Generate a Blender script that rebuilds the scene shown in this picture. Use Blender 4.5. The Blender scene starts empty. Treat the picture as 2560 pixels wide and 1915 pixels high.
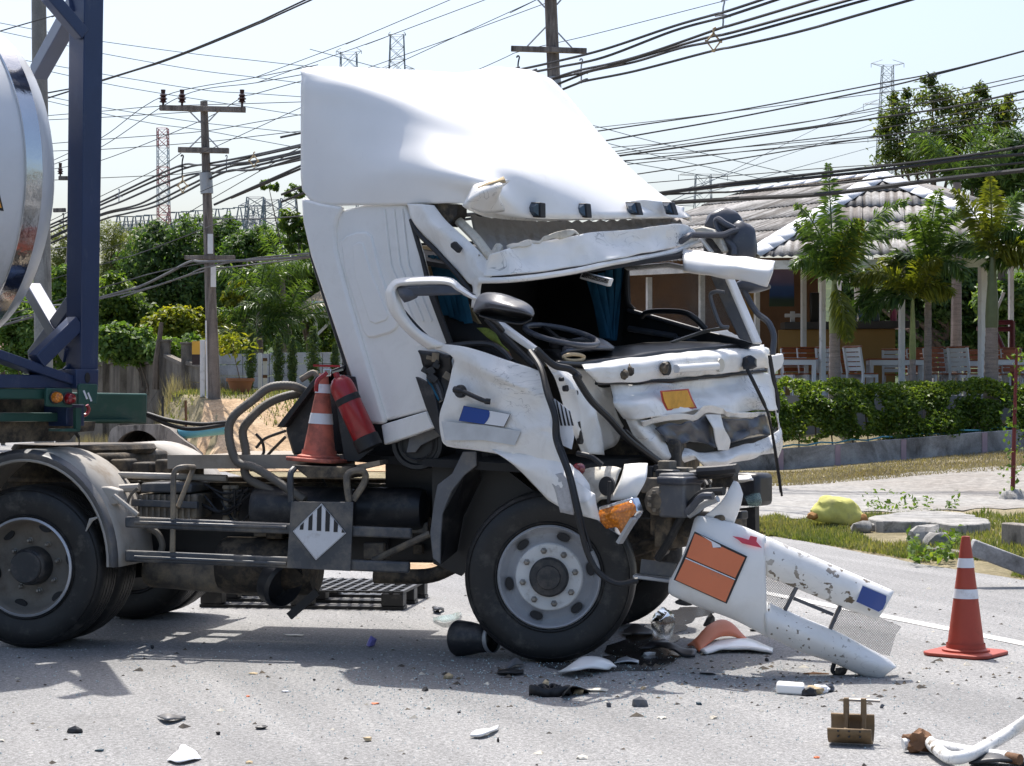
import bpy, bmesh, math, random
import numpy as np
from mathutils import Vector, Matrix, noise
R = math.radians
V = Vector
scene = bpy.context.scene
COL = scene.collection
random.seed(7)
rng = np.random.default_rng(7)
# ------------------------------------------------------------------ camera
F, CX, YH, EYE = 5135.0, 1280.0, 983.7, 1.642
cam_data = bpy.data.cameras.new('camera')
cam = bpy.data.objects.new('camera', cam_data)
COL.objects.link(cam)
cam.location = (0, 0, EYE)
cam.rotation_euler = (R(90), 0, 0)
cam_data.sensor_width = 36.0
cam_data.lens = 36.0 * F / 2560.0
cam_data.shift_y = (YH - 957.5) / 2560.0
cam_data.clip_start = 0.1
cam_data.clip_end = 6000
scene.camera = cam
scene.cycles.use_denoising = True
try:
 scene.cycles.denoiser = 'OPENIMAGEDENOISE'
except Exception:
 pass
scene.cycles.max_bounces = 7
scene.cycles.transparent_max_bounces = 12
scene.cycles.caustics_reflective = False
scene.cycles.caustics_refractive = False
# ------------------------------------------------------------------ sky, sun, exposure
SUN_TO = V((-0.26, 0.97, 0)).normalized()          # horizontal direction towards the sun
SUN_EL = R(63)
world = bpy.data.worlds.new('World')
scene.world = world
world.use_nodes = True
wn = world.node_tree
bg = wn.nodes['Background']
sky = wn.nodes.new('ShaderNodeTexSky')
sky.sky_type = 'NISHITA'
sky.sun_disc = False
sky.sun_elevation = SUN_EL
sky.sun_rotation = math.atan2(SUN_TO.x, SUN_TO.y)
sky.altitude = 0
sky.air_density = 1.0
sky.dust_density = 4.2
sky.ozone_density = 3.0
wn.links.new(sky.outputs[0], bg.inputs[0])
bg.inputs[1].default_value = 0.122
sun_data = bpy.data.lights.new('sun', 'SUN')
sun_data.energy = 3.25
sun_data.angle = R(0.53)
sun_data.color = (1.0, 0.955, 0.89)
sun = bpy.data.objects.new('sun', sun_data)
COL.objects.link(sun)
sun_dir = SUN_TO * math.cos(SUN_EL) + V((0, 0, math.sin(SUN_EL)))
sun.rotation_euler = sun_dir.to_track_quat('Z', 'Y').to_euler()
sun.location = (0, 0, 30)
scene.view_settings.view_transform = 'Standard'
scene.view_settings.look = 'None'
scene.view_settings.gamma = 1.0
scene.view_settings.use_curve_mapping = False
scene.view_settings.exposure = 0.84
# ------------------------------------------------------------------ measuring helpers
ZT = {'0': (0, 0, 2212 / 2560), 'A': (0, 0, 2.586), 'B': (640, 100, 2.586), 'C': (1200, 0, 2.586), 'D': (1840, 0, 2.586),
      'E': (0, 500, 2.586), 'F': (640, 640, 2.586), 'G': (1000, 640, 3.31), 'H': (1400, 640, 2.758), 'I': (1840, 400, 2.2986),
      'J': (0, 1040, 2.586), 'K': (600, 1100, 2.586), 'L': (1100, 1100, 2.586), 'M': (1580, 1100, 2.364), 'N': (1900, 900, 2.5076),
      'O': (0, 1500, 1.728), 'P': (1280, 1500, 1.728), 'Q': (1950, 640, 3.626), 'R': (1720, 480, 5.17), 'S': (1380, 1120, 4.096),
      'T': (0, 900, 5.517), 'U': (0, 560, 3.762), 'V': (280, 1100, 4.1375), 'W': (480, 500, 3.31), 'X': (1180, 440, 3.687),
      'Y': (1860, 1080, 3.16), 'Z': (2240, 360, 5.17)}
def zz(k, x, y):
 """survey reading -> image bearing"""
 a, b, s = ZT[k]
 return a + x / s, b + y / s
def ray(px, py):
 return V(((px - CX) / F, 1.0, -(py - YH) / F))
EYEV = V((0, 0, EYE))
def at(k, x, y, Y):
 """point at distance Y along a bearing"""
 return EYEV + ray(*zz(k, x, y)) * Y
def on_ground(k, x, y, z=0.0):
 r = ray(*zz(k, x, y))
 return EYEV + r * ((z - EYE) / r.z)
class Frame:
 """upright local frame: u forward, v across (away), z up"""
 def __init__(s, o, yaw):
  s.o = V(o)
  s.f = V((math.cos(yaw), -math.sin(yaw), 0))
  s.c = V((math.sin(yaw), math.cos(yaw), 0))
  s.yaw = yaw
 def w(s, u, v, z):
  return s.o + s.f * u + s.c * v + V((0, 0, z))
 def side(s, k, x, y, v=0.0):
  r = ray(*zz(k, x, y))
  p0 = s.o + s.c * v
  t = (p0 - EYEV).dot(s.c) / r.dot(s.c)
  return EYEV + r * t
 def front(s, k, x, y, u=0.0):
  r = ray(*zz(k, x, y))
  p0 = s.o + s.f * u
  t = (p0 - EYEV).dot(s.f) / r.dot(s.f)
  return EYEV + r * t
 def loc(s, p):
  d = V(p) - s.o
  return d.dot(s.f), d.dot(s.c), d.z
# ------------------------------------------------------------------ object helpers
def put(o, parent=None):
 COL.objects.link(o)
 if parent is not None:
  o.parent = parent
  m = Matrix.LocRotScale(parent.location, parent.rotation_euler, parent.scale) if parent.type == 'EMPTY' else Matrix.Identity(4)
  o.matrix_parent_inverse = m.inverted()
 return o
def tag(o, label, cat, group=None, kind=None):
 if label:
  o['label'] = label
 if cat:
  o['category'] = cat
 if group:
  o['group'] = group
 if kind:
  o['kind'] = kind
 return o
def thing(name, loc, label, cat, group=None):
 o = bpy.data.objects.new(name, None)
 o.empty_display_size = 0.2
 o.location = loc
 COL.objects.link(o)
 return tag(o, label, cat, group)
def copy_tree(o, parent=None):
 c = o.copy()
 COL.objects.link(c)
 if parent is not None:
  c.parent = parent
 for ch in list(o.children):
  copy_tree(ch, c)
 return c
def catmull(p0, p1, p2, p3, t):
 t2, t3 = t * t, t * t * t
 return 0.5 * ((2 * p1) + (p2 - p0) * t + (2 * p0 - 5 * p1 + 4 * p2 - p3) * t2 + (3 * p1 - p0 - 3 * p2 + p3) * t3)
def spline(pts, n=6, closed=False):
 pts = [V(p) for p in pts]
 if len(pts) < 3 and not closed:
  return [pts[0].lerp(pts[-1], i / n) for i in range(n + 1)]
 out = []
 m = len(pts)
 rngk = range(m) if closed else range(m - 1)
 for i in rngk:
  if closed:
   a, b, c, d = pts[i - 1], pts[i], pts[(i + 1) % m], pts[(i + 2) % m]
  else:
   b, c = pts[i], pts[i + 1]
   a = pts[i - 1] if i > 0 else b * 2 - c
   d = pts[i + 2] if i + 2 < m else c * 2 - b
  for j in range(n):
   out.append(catmull(a, b, c, d, j / n))
 if not closed:
  out.append(pts[-1])
 return out
class MB:
 """collects geometry; build() links it as ONE mesh object"""
 def __init__(s):
  s.v, s.f = [], []
 def add(s, vs, fs):
  o = len(s.v)
  s.v += [tuple(p) for p in vs]
  s.f += [tuple(i + o for i in f) for f in fs]
  return s
 def box(s, c, d, m=None):
  x, y, z = d[0] / 2, d[1] / 2, d[2] / 2
  vs = [V((i * x, j * y, k * z)) for i in (-1, 1) for j in (-1, 1) for k in (-1, 1)]
  if m is not None:
   vs = [m @ p for p in vs]
  vs = [p + V(c) for p in vs]
  return s.add(vs, [(0, 1, 3, 2), (4, 6, 7, 5), (0, 4, 5, 1), (2, 3, 7, 6), (0, 2, 6, 4), (1, 5, 7, 3)])
 def hexa(s, a, e):
  """a: base points in order, e: extrusion vector (prism, capped)"""
  n = len(a)
  a = [V(p) for p in a]
  e = V(e)
  vs = a + [p + e for p in a]
  fs = [tuple(range(n))[::-1], tuple(range(n, 2 * n))]
  fs += [(i, (i + 1) % n, n + (i + 1) % n, n + i) for i in range(n)]
  return s.add(vs, fs)
 prism = hexa
 def bar(s, p, q, w, h=None, up=(0, 0, 1)):
  """square bar from p to q"""
  h = w if h is None else h
  p, q = V(p), V(q)
  d = (q - p).normalized()
  up = V(up)
  if abs(d.dot(up)) > 0.97:
   up = V((1, 0, 0))
  x = d.cross(up).normalized()
  y = x.cross(d).normalized()
  a = [p + x * (i * w / 2) + y * (j * h / 2) for i, j in ((-1, -1), (1, -1), (1, 1), (-1, 1))]
  return s.hexa(a, q - p)
 def tube(s, path, r, n=8, caps=True):
  path = [V(p) for p in path]
  m = len(path)
  rs = r if hasattr(r, '__len__') else [r] * m
  t0 = (path[1] - path[0]).normalized()
  up = V((0, 0, 1)) if abs(t0.z) < 0.9 else V((1, 0, 0))
  x = t0.cross(up).normalized()
  vs, fs = [], []
  for i, p in enumerate(path):
   t = (path[min(i + 1, m - 1)] - path[max(i - 1, 0)]).normalized()
   x = (x - t * x.dot(t)).normalized()
   y = t.cross(x)
   for k in range(n):
    a = 2 * math.pi * k / n
    vs.append(p + (x * math.cos(a) + y * math.sin(a)) * rs[i])
  for i in range(m - 1):
   for k in range(n):
    k2 = (k + 1) % n
    fs.append((i * n + k, i * n + k2, (i + 1) * n + k2, (i + 1) * n + k))
  if caps:
   fs.append(tuple(range(n))[::-1])
   fs.append(tuple((m - 1) * n + k for k in range(n)))
  return s.add(vs, fs)
 def lathe(s, prof, o, axis, n=32, close=False):
  """prof: list of (radius, distance along axis)"""
  o, axis = V(o), V(axis).normalized()
  up = V((0, 0, 1)) if abs(axis.z) < 0.9 else V((1, 0, 0))
  x = axis.cross(up).normalized()
  y = axis.cross(x)
  m = len(prof)
  vs, fs = [], []
  for r, d in prof:
   for k in range(n):
    a = 2 * math.pi * k / n
    vs.append(o + axis * d + (x * math.cos(a) + y * math.sin(a)) * r)
  for i in range(m - 1):
   for k in range(n):
    k2 = (k + 1) % n
    fs.append((i * n + k, (i + 1) * n + k, (i + 1) * n + k2, i * n + k2))
  return s.add(vs, fs)
 def grid(s, rows, nu=5, nv=5, smooth=True):
  """rows of control points -> smooth sheet"""
  rr = [spline(r, nu) if smooth else [V(r[0]).lerp(V(r[-1]), 0)] for r in rows] if smooth else [[V(p) for p in r] for r in rows]
  cols = list(zip(*rr))
  cc = [spline(c, nv) if smooth and len(c) > 2 else ([V(c[0]).lerp(V(c[1]), j / nv) for j in range(nv + 1)] if smooth else c) for c in cols]
  w = len(cc)
  h = len(cc[0])
  vs = [cc[i][j] for j in range(h) for i in range(w)]
  fs = [(j * w + i, j * w + i + 1, (j + 1) * w + i + 1, (j + 1) * w + i) for j in range(h - 1) for i in range(w - 1)]
  return s.add(vs, fs)
 def poly(s, pts):
  return s.add(pts, [tuple(range(len(pts)))])
 def shift(s, fn):
  s.v = [tuple(fn(V(p))) for p in s.v]
  return s
 def build(s, name, mat, parent=None, smooth=40, bevel=0, solid=0, subdiv=0, tri=False):
  me = bpy.data.meshes.new(name)
  me.from_pydata([tuple(p) for p in s.v], [], s.f)
  me.update()
  if tri or bevel < 0:
   pass
  if mat is not None:
   me.materials.append(M(mat) if isinstance(mat, str) else mat)
  if smooth:
   me.polygons.foreach_set('use_smooth', [True] * len(me.polygons))
   me.set_sharp_from_angle(angle=R(smooth))
  o = bpy.data.objects.new(name, me)
  put(o, parent)
  if solid:
   md = o.modifiers.new('thick', 'SOLIDIFY')
   md.thickness = abs(solid)
   md.offset = 0 if solid > 0 else -1
  if bevel > 0:
   md = o.modifiers.new('edge', 'BEVEL')
   md.width = bevel
   md.segments = 2
   md.limit_method = 'ANGLE'
   md.angle_limit = R(35)
  if subdiv:
   md = o.modifiers.new('sub', 'SUBSURF')
   md.levels = md.render_levels = subdiv
  return o
def crumple(amp, scale, seed=0.0, dirn=None):
 def fn(p):
  q = p * scale + V((seed, seed * 1.7, -seed))
  if dirn is not None:
   return p + V(dirn) * (amp * noise.noise(q) + amp * 0.5 * noise.noise(q * 2.3))
  return p + V((noise.noise(q), noise.noise(q + V((11, 3, 5))), noise.noise(q + V((-7, 13, 2))))) * amp
 return fn
# ------------------------------------------------------------------ materials
_M = {}
DEFS = {}
def M(name):
 if name not in _M:
  d = DEFS[name]
  _M[name] = d[0](name, *d[1], **d[2])
 return _M[name]
def D(name, fn, *a, **k):
 DEFS[name] = (fn, a, k)
def base(name):
 m = bpy.data.materials.new(name)
 m.use_nodes = True
 nt = m.node_tree
 return m, nt, nt.nodes['Principled BSDF']
def tex(nt, scale, detail=4, rough=0.55, coord='Object', stretch=None, rot=0.0, kind='ShaderNodeTexNoise', dist=0.0):
 c = nt.nodes.new('ShaderNodeTexCoord')
 t = nt.nodes.new(kind)
 src = c.outputs[coord]
 if stretch:
  mp = nt.nodes.new('ShaderNodeMapping')
  mp.inputs['Scale'].default_value = stretch
  if rot:
   mp.vector_type = 'TEXTURE'
   mp.inputs['Scale'].default_value = [1 / x for x in stretch]
   mp.inputs['Rotation'].default_value = (0, 0, -rot)
  nt.links.new(src, mp.inputs[0])
  src = mp.outputs[0]
 nt.links.new(src, t.inputs['Vector'])
 t.inputs['Scale'].default_value = scale
 if kind == 'ShaderNodeTexNoise':
  t.inputs['Detail'].default_value = detail
  t.inputs['Roughness'].default_value = rough
  t.inputs['Distortion'].default_value = dist
 return t
def ramp(nt, src, stops):
 r = nt.nodes.new('ShaderNodeValToRGB')
 e = r.color_ramp.elements
 e[0].position, e[0].color = stops[0][0], (*stops[0][1], 1) if hasattr(stops[0][1], '__len__') else (stops[0][1],) * 3 + (1,)
 e[1].position, e[1].color = stops[-1][0], (*stops[-1][1], 1) if hasattr(stops[-1][1], '__len__') else (stops[-1][1],) * 3 + (1,)
 for p, c in stops[1:-1]:
  n = e.new(p)
  n.color = (*c, 1) if hasattr(c, '__len__') else (c, c, c, 1)
 nt.links.new(src, r.inputs[0])
 return r.outputs[0]
def mix(nt, fac, a, b, mode='MIX'):
 m = nt.nodes.new('ShaderNodeMix')
 m.data_type = 'RGBA'
 m.blend_type = mode
 for i, x in ((0, fac), (6, a), (7, b)):
  if isinstance(x, (int, float)):
   m.inputs[i].default_value = x
  elif isinstance(x, (tuple, list)):
   m.inputs[i].default_value = (*x, 1)
  else:
   nt.links.new(x, m.inputs[i])
 return m.outputs[2]
def add_bump(nt, p, src, strength, dist=0.01):
 b = nt.nodes.new('ShaderNodeBump')
 b.inputs['Strength'].default_value = strength
 b.inputs['Distance'].default_value = dist
 nt.links.new(src, b.inputs['Height'])
 nt.links.new(b.outputs[0], p.inputs['Normal'])
def plain(name, col, rough=0.5, metal=0.0, var=0.12, vs=3.0, dirt=None, bump=0.0, bs=40.0, coat=0.0, stretch=None, spec=0.5):
 m, nt, p = base(name)
 t = tex(nt, vs, 5, 0.6, stretch=stretch)
 lo = tuple(c * (1 - var) for c in col)
 hi = tuple(min(1, c * (1 + var)) for c in col)
 c = ramp(nt, t.outputs[0], [(0.3, lo), (0.7, hi)])
 p.inputs['Roughness'].default_value = rough
 p.inputs['Metallic'].default_value = metal
 p.inputs['Specular IOR Level'].default_value = spec
 if coat:
  p.inputs['Coat Weight'].default_value = coat
  p.inputs['Coat Roughness'].default_value = 0.08
 if dirt:
  dc, amt, ds = dirt[:3]
  t2 = tex(nt, ds, 8, 0.7, stretch=dirt[3] if len(dirt) > 3 else None)
  f = ramp(nt, t2.outputs[0], [(1 - amt - 0.12, 0.0), (1 - amt + 0.12, 1.0)])
  c = mix(nt, f, c, dc)
  rr = nt.nodes.new('ShaderNodeMix')
  nt.links.new(f, rr.inputs[0])
  rr.inputs[2].default_value = rough
  rr.inputs[3].default_value = 0.85
  nt.links.new(rr.outputs[0], p.inputs['Roughness'])
  if metal:
   mm = nt.nodes.new('ShaderNodeMath')
   mm.operation = 'SUBTRACT'
   mm.inputs[0].default_value = metal
   nt.links.new(f, mm.inputs[1])
   mm.use_clamp = True
   nt.links.new(mm.outputs[0], p.inputs['Metallic'])
 nt.links.new(c, p.inputs['Base Color'])
 if bump:
  add_bump(nt, p, tex(nt, bs, 6, 0.65).outputs[0], bump)
 return m
def asphalt(name):
 m, nt, p = base(name)
 big = tex(nt, 0.35, 5, 0.6)
 streak = tex(nt, 1.0, 5, 0.6, stretch=(3.0, 0.22, 1), rot=R(-20))
 track = tex(nt, 1.0, 2, 0.5, stretch=(1.1, 0.03, 1), rot=R(-20))
 grain = tex(nt, 95, 3, 0.75)
 speck = tex(nt, 55, 1, 0.5, kind='ShaderNodeTexVoronoi')
 c = ramp(nt, big.outputs[0], [(0.3, (0.19, 0.189, 0.187)), (0.7, (0.265, 0.263, 0.26))])
 c = mix(nt, 0.35, c, ramp(nt, streak.outputs[0], [(0.35, (0.17, 0.17, 0.168)), (0.65, (0.31, 0.305, 0.298))]))
 c = mix(nt, 0.75, c, ramp(nt, grain.outputs[0], [(0.3, 0.15), (0.5, 0.5), (0.68, 0.85)]), 'OVERLAY')
 mid = tex(nt, 38, 3, 0.7)
 c = mix(nt, 0.8, c, ramp(nt, mid.outputs[0], [(0.32, 0.25), (0.5, 0.5), (0.66, 0.75)]), 'OVERLAY')
 sp = ramp(nt, speck.outputs['Color'], [(0.0, 0.0), (0.86, 0.0), (0.93, 1.0)])
 c = mix(nt, mixf(nt, sp, 0.45), c, (0.46, 0.45, 0.43))
 c = mix(nt, 0.5, c, ramp(nt, track.outputs[0], [(0.35, 0.36), (0.65, 0.62)]), 'OVERLAY')
 crk = tex(nt, 0.9, 6, 0.6, dist=1.5)
 ck = ramp(nt, crk.outputs[0], [(0.496, 0.0), (0.5, 0.5), (0.504, 0.0)])
 c = mix(nt, ck, c, (0.08, 0.08, 0.08))
 stain = tex(nt, 0.8, 6, 0.7, dist=0.4)
 st = ramp(nt, stain.outputs[0], [(0.58, 0.0), (0.75, 1.0)])
 c = mix(nt, mixf(nt, st, 0.35), c, (0.12, 0.118, 0.115))
 nt.links.new(c, p.inputs['Base Color'])
 p.inputs['Roughness'].default_value = 0.86
 add_bump(nt, p, grain.outputs[0], 0.55, 0.006)
 return m
def mixf(nt, src, k):
 mm = nt.nodes.new('ShaderNodeMath')
 mm.operation = 'MULTIPLY'
 mm.inputs[1].default_value = k
 nt.links.new(src, mm.inputs[0])
 return mm.outputs[0]
def earth(name, cols, s1, s2, bump=0.5, grain=None):
 m, nt, p = base(name)
 a = tex(nt, s1, 6, 0.65, dist=0.3)
 c = ramp(nt, a.outputs[0], [(0.32, cols[0]), (0.5, cols[1]), (0.68, cols[2])])
 b = tex(nt, s2, 5, 0.75)
 c = mix(nt, 0.75, c, ramp(nt, b.outputs[0], [(0.25, 0.22), (0.5, 0.5), (0.75, 0.8)]), 'OVERLAY')
 nt.links.new(c, p.inputs['Base Color'])
 p.inputs['Roughness'].default_value = 0.95
 p.inputs['Specular IOR Level'].default_value = 0.2
 add_bump(nt, p, b.outputs[0], bump, 0.03)
 return m
def concrete(name, col, dark=(0.06, 0.06, 0.055), amt=0.42, s=1.2, streak=(1.5, 1.5, 0.35)):
 m, nt, p = base(name)
 a = tex(nt, 2.0, 6, 0.65)
 c = ramp(nt, a.outputs[0], [(0.3, tuple(x * 0.75 for x in col)), (0.7, tuple(min(1, x * 1.2) for x in col))])
 d = tex(nt, s, 9, 0.72, stretch=streak, dist=0.6)
 f = ramp(nt, d.outputs[0], [(1 - amt - 0.1, 0.0), (1 - amt + 0.1, 0.9)])
 c = mix(nt, f, c, dark)
 g = tex(nt, 45, 4, 0.7)
 c = mix(nt, 0.4, c, ramp(nt, g.outputs[0], [(0.3, 0.3), (0.7, 0.72)]), 'OVERLAY')
 nt.links.new(c, p.inputs['Base Color'])
 p.inputs['Roughness'].default_value = 0.92
 add_bump(nt, p, g.outputs[0], 0.4, 0.01)
 return m
def leaf(name, lo, mid, hi, trans=0.35, rough=0.45):
 trans = min(.62, trans + .14)
 m, nt, p = base(name)
 at_ = nt.nodes.new('ShaderNodeAttribute')
 at_.attribute_name = 'tint'
 c = ramp(nt, at_.outputs['Fac'], [(0.0, lo), (0.5, mid), (1.0, hi)])
 nt.links.new(c, p.inputs['Base Color'])
 p.inputs['Roughness'].default_value = rough
 p.inputs['Specular IOR Level'].default_value = 0.35
 tr = nt.nodes.new('ShaderNodeBsdfTranslucent')
 nt.links.new(mix(nt, 1.0, c, (1.0, 1.0, 0.35), 'MULTIPLY'), tr.inputs[0])
 mx = nt.nodes.new('ShaderNodeMixShader')
 mx.inputs[0].default_value = trans
 nt.links.new(p.outputs[0], mx.inputs[1])
 nt.links.new(tr.outputs[0], mx.inputs[2])
 nt.links.new(mx.outputs[0], nt.nodes['Material Output'].inputs[0])
 return m
def glass(name, col, rough=0.05, alpha=0.25, dirt=None):
 m, nt, p = base(name)
 p.inputs['Base Color'].default_value = (*col, 1)
 p.inputs['Roughness'].default_value = rough
 p.inputs['Alpha'].default_value = alpha
 if dirt:
  t = tex(nt, dirt, 7, 0.7)
  f = ramp(nt, t.outputs[0], [(0.4, alpha), (0.75, min(1, alpha + 0.45))])
  nt.links.new(f, p.inputs['Alpha'])
 return m
def lens(name, col, rough=0.15):
 m, nt, p = base(name)
 t = tex(nt, 60, 2, 0.5, kind='ShaderNodeTexVoronoi')
 c = ramp(nt, t.outputs['Distance'], [(0.0, tuple(min(1, x * 1.3) for x in col)), (0.6, tuple(x * 0.6 for x in col))])
 nt.links.new(c, p.inputs['Base Color'])
 p.inputs['Roughness'].default_value = rough
 p.inputs['Coat Weight'].default_value = 0.6
 add_bump(nt, p, t.outputs['Distance'], 0.3, 0.003)
 return m
def truck_white(name, col=(0.90, 0.885, 0.845), scr=0.0, mud=0.0, dust=0.25, ms=16.0, mt=.585):
 """worn white body paint: thin dust, scuffs, mud where it was splashed"""
 m, nt, p = base(name)
 a = tex(nt, 1.6, 5, 0.6)
 c = ramp(nt, a.outputs[0], [(0.35, tuple(x * 0.93 for x in col)), (0.7, col)])
 d = tex(nt, 5.0, 8, 0.75, dist=0.5)
 f = ramp(nt, d.outputs[0], [(0.5, 0.0), (0.8, dust)])
 c = mix(nt, f, c, (0.50, 0.47, 0.41))
 if scr:
  s = tex(nt, 2.6, 3, 0.55, stretch=(1, 1, 2.0), dist=2.2)
  g = ramp(nt, s.outputs[0], [(0.488, 0.0), (0.5, scr), (0.512, 0.0)])
  k = tex(nt, 1.3, 3, 0.5)
  g2 = ramp(nt, k.outputs[0], [(0.47, 0.0), (0.6, 1.0)])
  g = mix(nt, 1.0, g, g2, 'MULTIPLY')
  c = mix(nt, g, c, (0.07, 0.07, 0.075))
 if mud:
  s = tex(nt, ms, 3, 0.55, dist=0.3)
  k = tex(nt, 1.7, 2, 0.5)
  q = mix(nt, 1.0, ramp(nt, s.outputs[0], [(mt, 0.0), (mt + .025, 1.0)]), ramp(nt, k.outputs[0], [(0.40, 0.0), (0.55, mud)]), 'MULTIPLY')
  c = mix(nt, q, c, (0.14, 0.10, 0.055))
 nt.links.new(c, p.inputs['Base Color'])
 p.inputs['Roughness'].default_value = 0.42
 p.inputs['Coat Weight'].default_value = 0.25
 p.inputs['Coat Roughness'].default_value = 0.12
 add_bump(nt, p, tex(nt, 2.2, 3, 0.5).outputs[0], 0.08, 0.03)
 return m
def roof_tile(name):
 m, nt, p = base(name)
 a = tex(nt, 0.9, 8, 0.72, stretch=(1, 1, 1), dist=0.4)
 c = ramp(nt, a.outputs[0], [(0.38, (0.11, 0.105, 0.10)), (0.49, (0.25, 0.245, 0.235)), (0.62, (0.38, 0.37, 0.36))])
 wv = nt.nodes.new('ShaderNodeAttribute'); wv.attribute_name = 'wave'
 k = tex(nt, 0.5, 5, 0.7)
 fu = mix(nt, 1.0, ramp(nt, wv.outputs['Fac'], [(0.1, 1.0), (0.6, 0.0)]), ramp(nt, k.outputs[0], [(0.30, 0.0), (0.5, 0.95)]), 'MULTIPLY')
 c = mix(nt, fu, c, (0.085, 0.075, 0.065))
 oi = nt.nodes.new('ShaderNodeObjectInfo')
 c = mix(nt, mixf(nt, ramp(nt, oi.outputs['Random'], [(0.55, 0.0), (1.0, 1.0)]), 0.5), c, (0.17, 0.15, 0.135))
 b = tex(nt, 9, 6, 0.75)
 c = mix(nt, 0.7, c, ramp(nt, b.outputs[0], [(0.3, 0.25), (0.7, 0.72)]), 'OVERLAY')
 nt.links.new(c, p.inputs['Base Color'])
 p.inputs['Roughness'].default_value = 0.9
 return m
def gridmesh(name, col, n=70.0):
 """expanded metal: real holes through the sheet (alpha)"""
 m, nt, p = base(name)
 uv = nt.nodes.new('ShaderNodeUVMap')
 mp = nt.nodes.new('ShaderNodeMapping')
 mp.inputs['Scale'].default_value = (n, n * 0.62, 1)
 nt.links.new(uv.outputs[0], mp.inputs[0])
 sep = nt.nodes.new('ShaderNodeSeparateXYZ')
 nt.links.new(mp.outputs[0], sep.inputs[0])
 def tri(op):
  a = nt.nodes.new('ShaderNodeMath'); a.operation = op
  nt.links.new(sep.outputs[0], a.inputs[0]); nt.links.new(sep.outputs[1], a.inputs[1])
  b = nt.nodes.new('ShaderNodeMath'); b.operation = 'PINGPONG'; b.inputs[1].default_value = 0.5
  nt.links.new(a.outputs[0], b.inputs[0])
  g = nt.nodes.new('ShaderNodeMath'); g.operation = 'LESS_THAN'; g.inputs[1].default_value = 0.13
  nt.links.new(b.outputs[0], g.inputs[0])
  return g.outputs[0]
 mx = nt.nodes.new('ShaderNodeMath'); mx.operation = 'MAXIMUM'
 nt.links.new(tri('ADD'), mx.inputs[0]); nt.links.new(tri('SUBTRACT'), mx.inputs[1])
 nt.links.new(mx.outputs[0], p.inputs['Alpha'])
 p.inputs['Base Color'].default_value = (*col, 1)
 p.inputs['Roughness'].default_value = 0.6
 return m
D('asphalt', asphalt)
D('line_paint', plain, (0.72, 0.71, 0.68), 0.8, dirt=((0.3, 0.3, 0.29), 0.42, 3.0), bump=0.3, bs=90)
D('sand', earth, [(0.30, 0.20, 0.115), (0.46, 0.325, 0.20), (0.55, 0.41, 0.27)], 1.3, 14, 0.9)
D('dirt_lot', earth, [(0.27, 0.25, 0.225), (0.32, 0.31, 0.29), (0.30, 0.295, 0.285)], 0.25, 8, 0.5)
D('dry_soil', earth, [(0.15, 0.13, 0.07), (0.24, 0.205, 0.125), (0.31, 0.265, 0.175)], 1.2, 18, 0.8)
D('scrub', earth, [(0.02, 0.035, 0.012), (0.04, 0.06, 0.02), (0.07, 0.085, 0.03)], 0.15, 1.2, 0.8)
D('white', truck_white)
D('white_scuffed', truck_white, scr=0.85)
D('white_dented', truck_white, scr=0.6, dust=0.5)
D('white_specks', truck_white, scr=.3, mud=.9, dust=.3, ms=30, mt=.635)
D('white_mud', truck_white, scr=0.5, mud=1.0, dust=0.35)
D('white_clean', plain, (0.90, 0.885, 0.85), 0.35, coat=0.4, var=0.02, dirt=((0.68, 0.66, 0.61), 0.3, 2.0))
D('cream_inner', plain, (0.62, 0.58, 0.49), 0.5, dirt=((0.25, 0.2, 0.13), 0.38, 7.0))
D('white_trim', plain, (0.76, 0.76, 0.75), 0.6, var=0.06, dirt=((0.4, 0.38, 0.33), 0.33, 4.0))
D('black_plastic', plain, (0.022, 0.023, 0.026), 0.42, var=0.3, dirt=((0.13, 0.12, 0.105), 0.36, 6.0))
D('black_clean', plain, (0.014, 0.0145, 0.016), 0.38, var=0.25)
D('grey_plastic', plain, (0.12, 0.125, 0.135), 0.45, var=0.2, dirt=((0.25, 0.23, 0.2), 0.4, 5.0))
D('slate_plastic', plain, (0.07, 0.075, 0.09), 0.35, var=0.2, dirt=((0.2, 0.19, 0.17), 0.35, 5.0))
D('rubber', plain, (0.014, 0.014, 0.015), 0.55, var=0.3, dirt=((0.10, 0.09, 0.08), 0.30, 9.0), bump=0.1)
D('tyre', plain, (0.014, 0.0138, 0.0135), 0.5, var=0.35, vs=5, dirt=((0.12, 0.11, 0.095), 0.35, 7.0), bump=0.15, bs=70)
D('rim_steel', plain, (0.52, 0.53, 0.55), 0.42, 0.35, var=0.1, dirt=((0.20, 0.18, 0.16), 0.33, 5.0))
D('rim_dusty', plain, (0.25, 0.225, 0.19), 0.7, 0.2, var=0.25, dirt=((0.17, 0.14, 0.11), 0.45, 6.0))
D('hub_white', plain, (0.72, 0.72, 0.70), 0.5, var=0.06, dirt=((0.35, 0.32, 0.27), 0.34, 14.0))
D('hub_black', plain, (0.035, 0.037, 0.04), 0.45, var=0.3, dirt=((0.15, 0.13, 0.11), 0.40, 8.0))
D('bolt', plain, (0.30, 0.28, 0.25), 0.4, 0.7, var=0.3)
D('steel_dusty', plain, (0.12, 0.108, 0.092), 0.6, 0.1, var=0.4, vs=8, dirt=((0.32, 0.26, 0.18), 0.46, 7.0))
D('rail_paint', plain, (0.06, 0.066, 0.075), 0.42, 0.1, var=0.25, dirt=((0.22, 0.195, 0.16), 0.40, 4.0))
D('grime', plain, (0.04, 0.034, 0.028), 0.75, var=0.5, vs=9, dirt=((0.22, 0.17, 0.11), 0.43, 8.0), bump=.5, bs=25)
D('fender_dusty', plain, (0.40, 0.375, 0.335), 0.7, var=0.2, dirt=((0.22, 0.16, 0.10), 0.34, 4.0))
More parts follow.
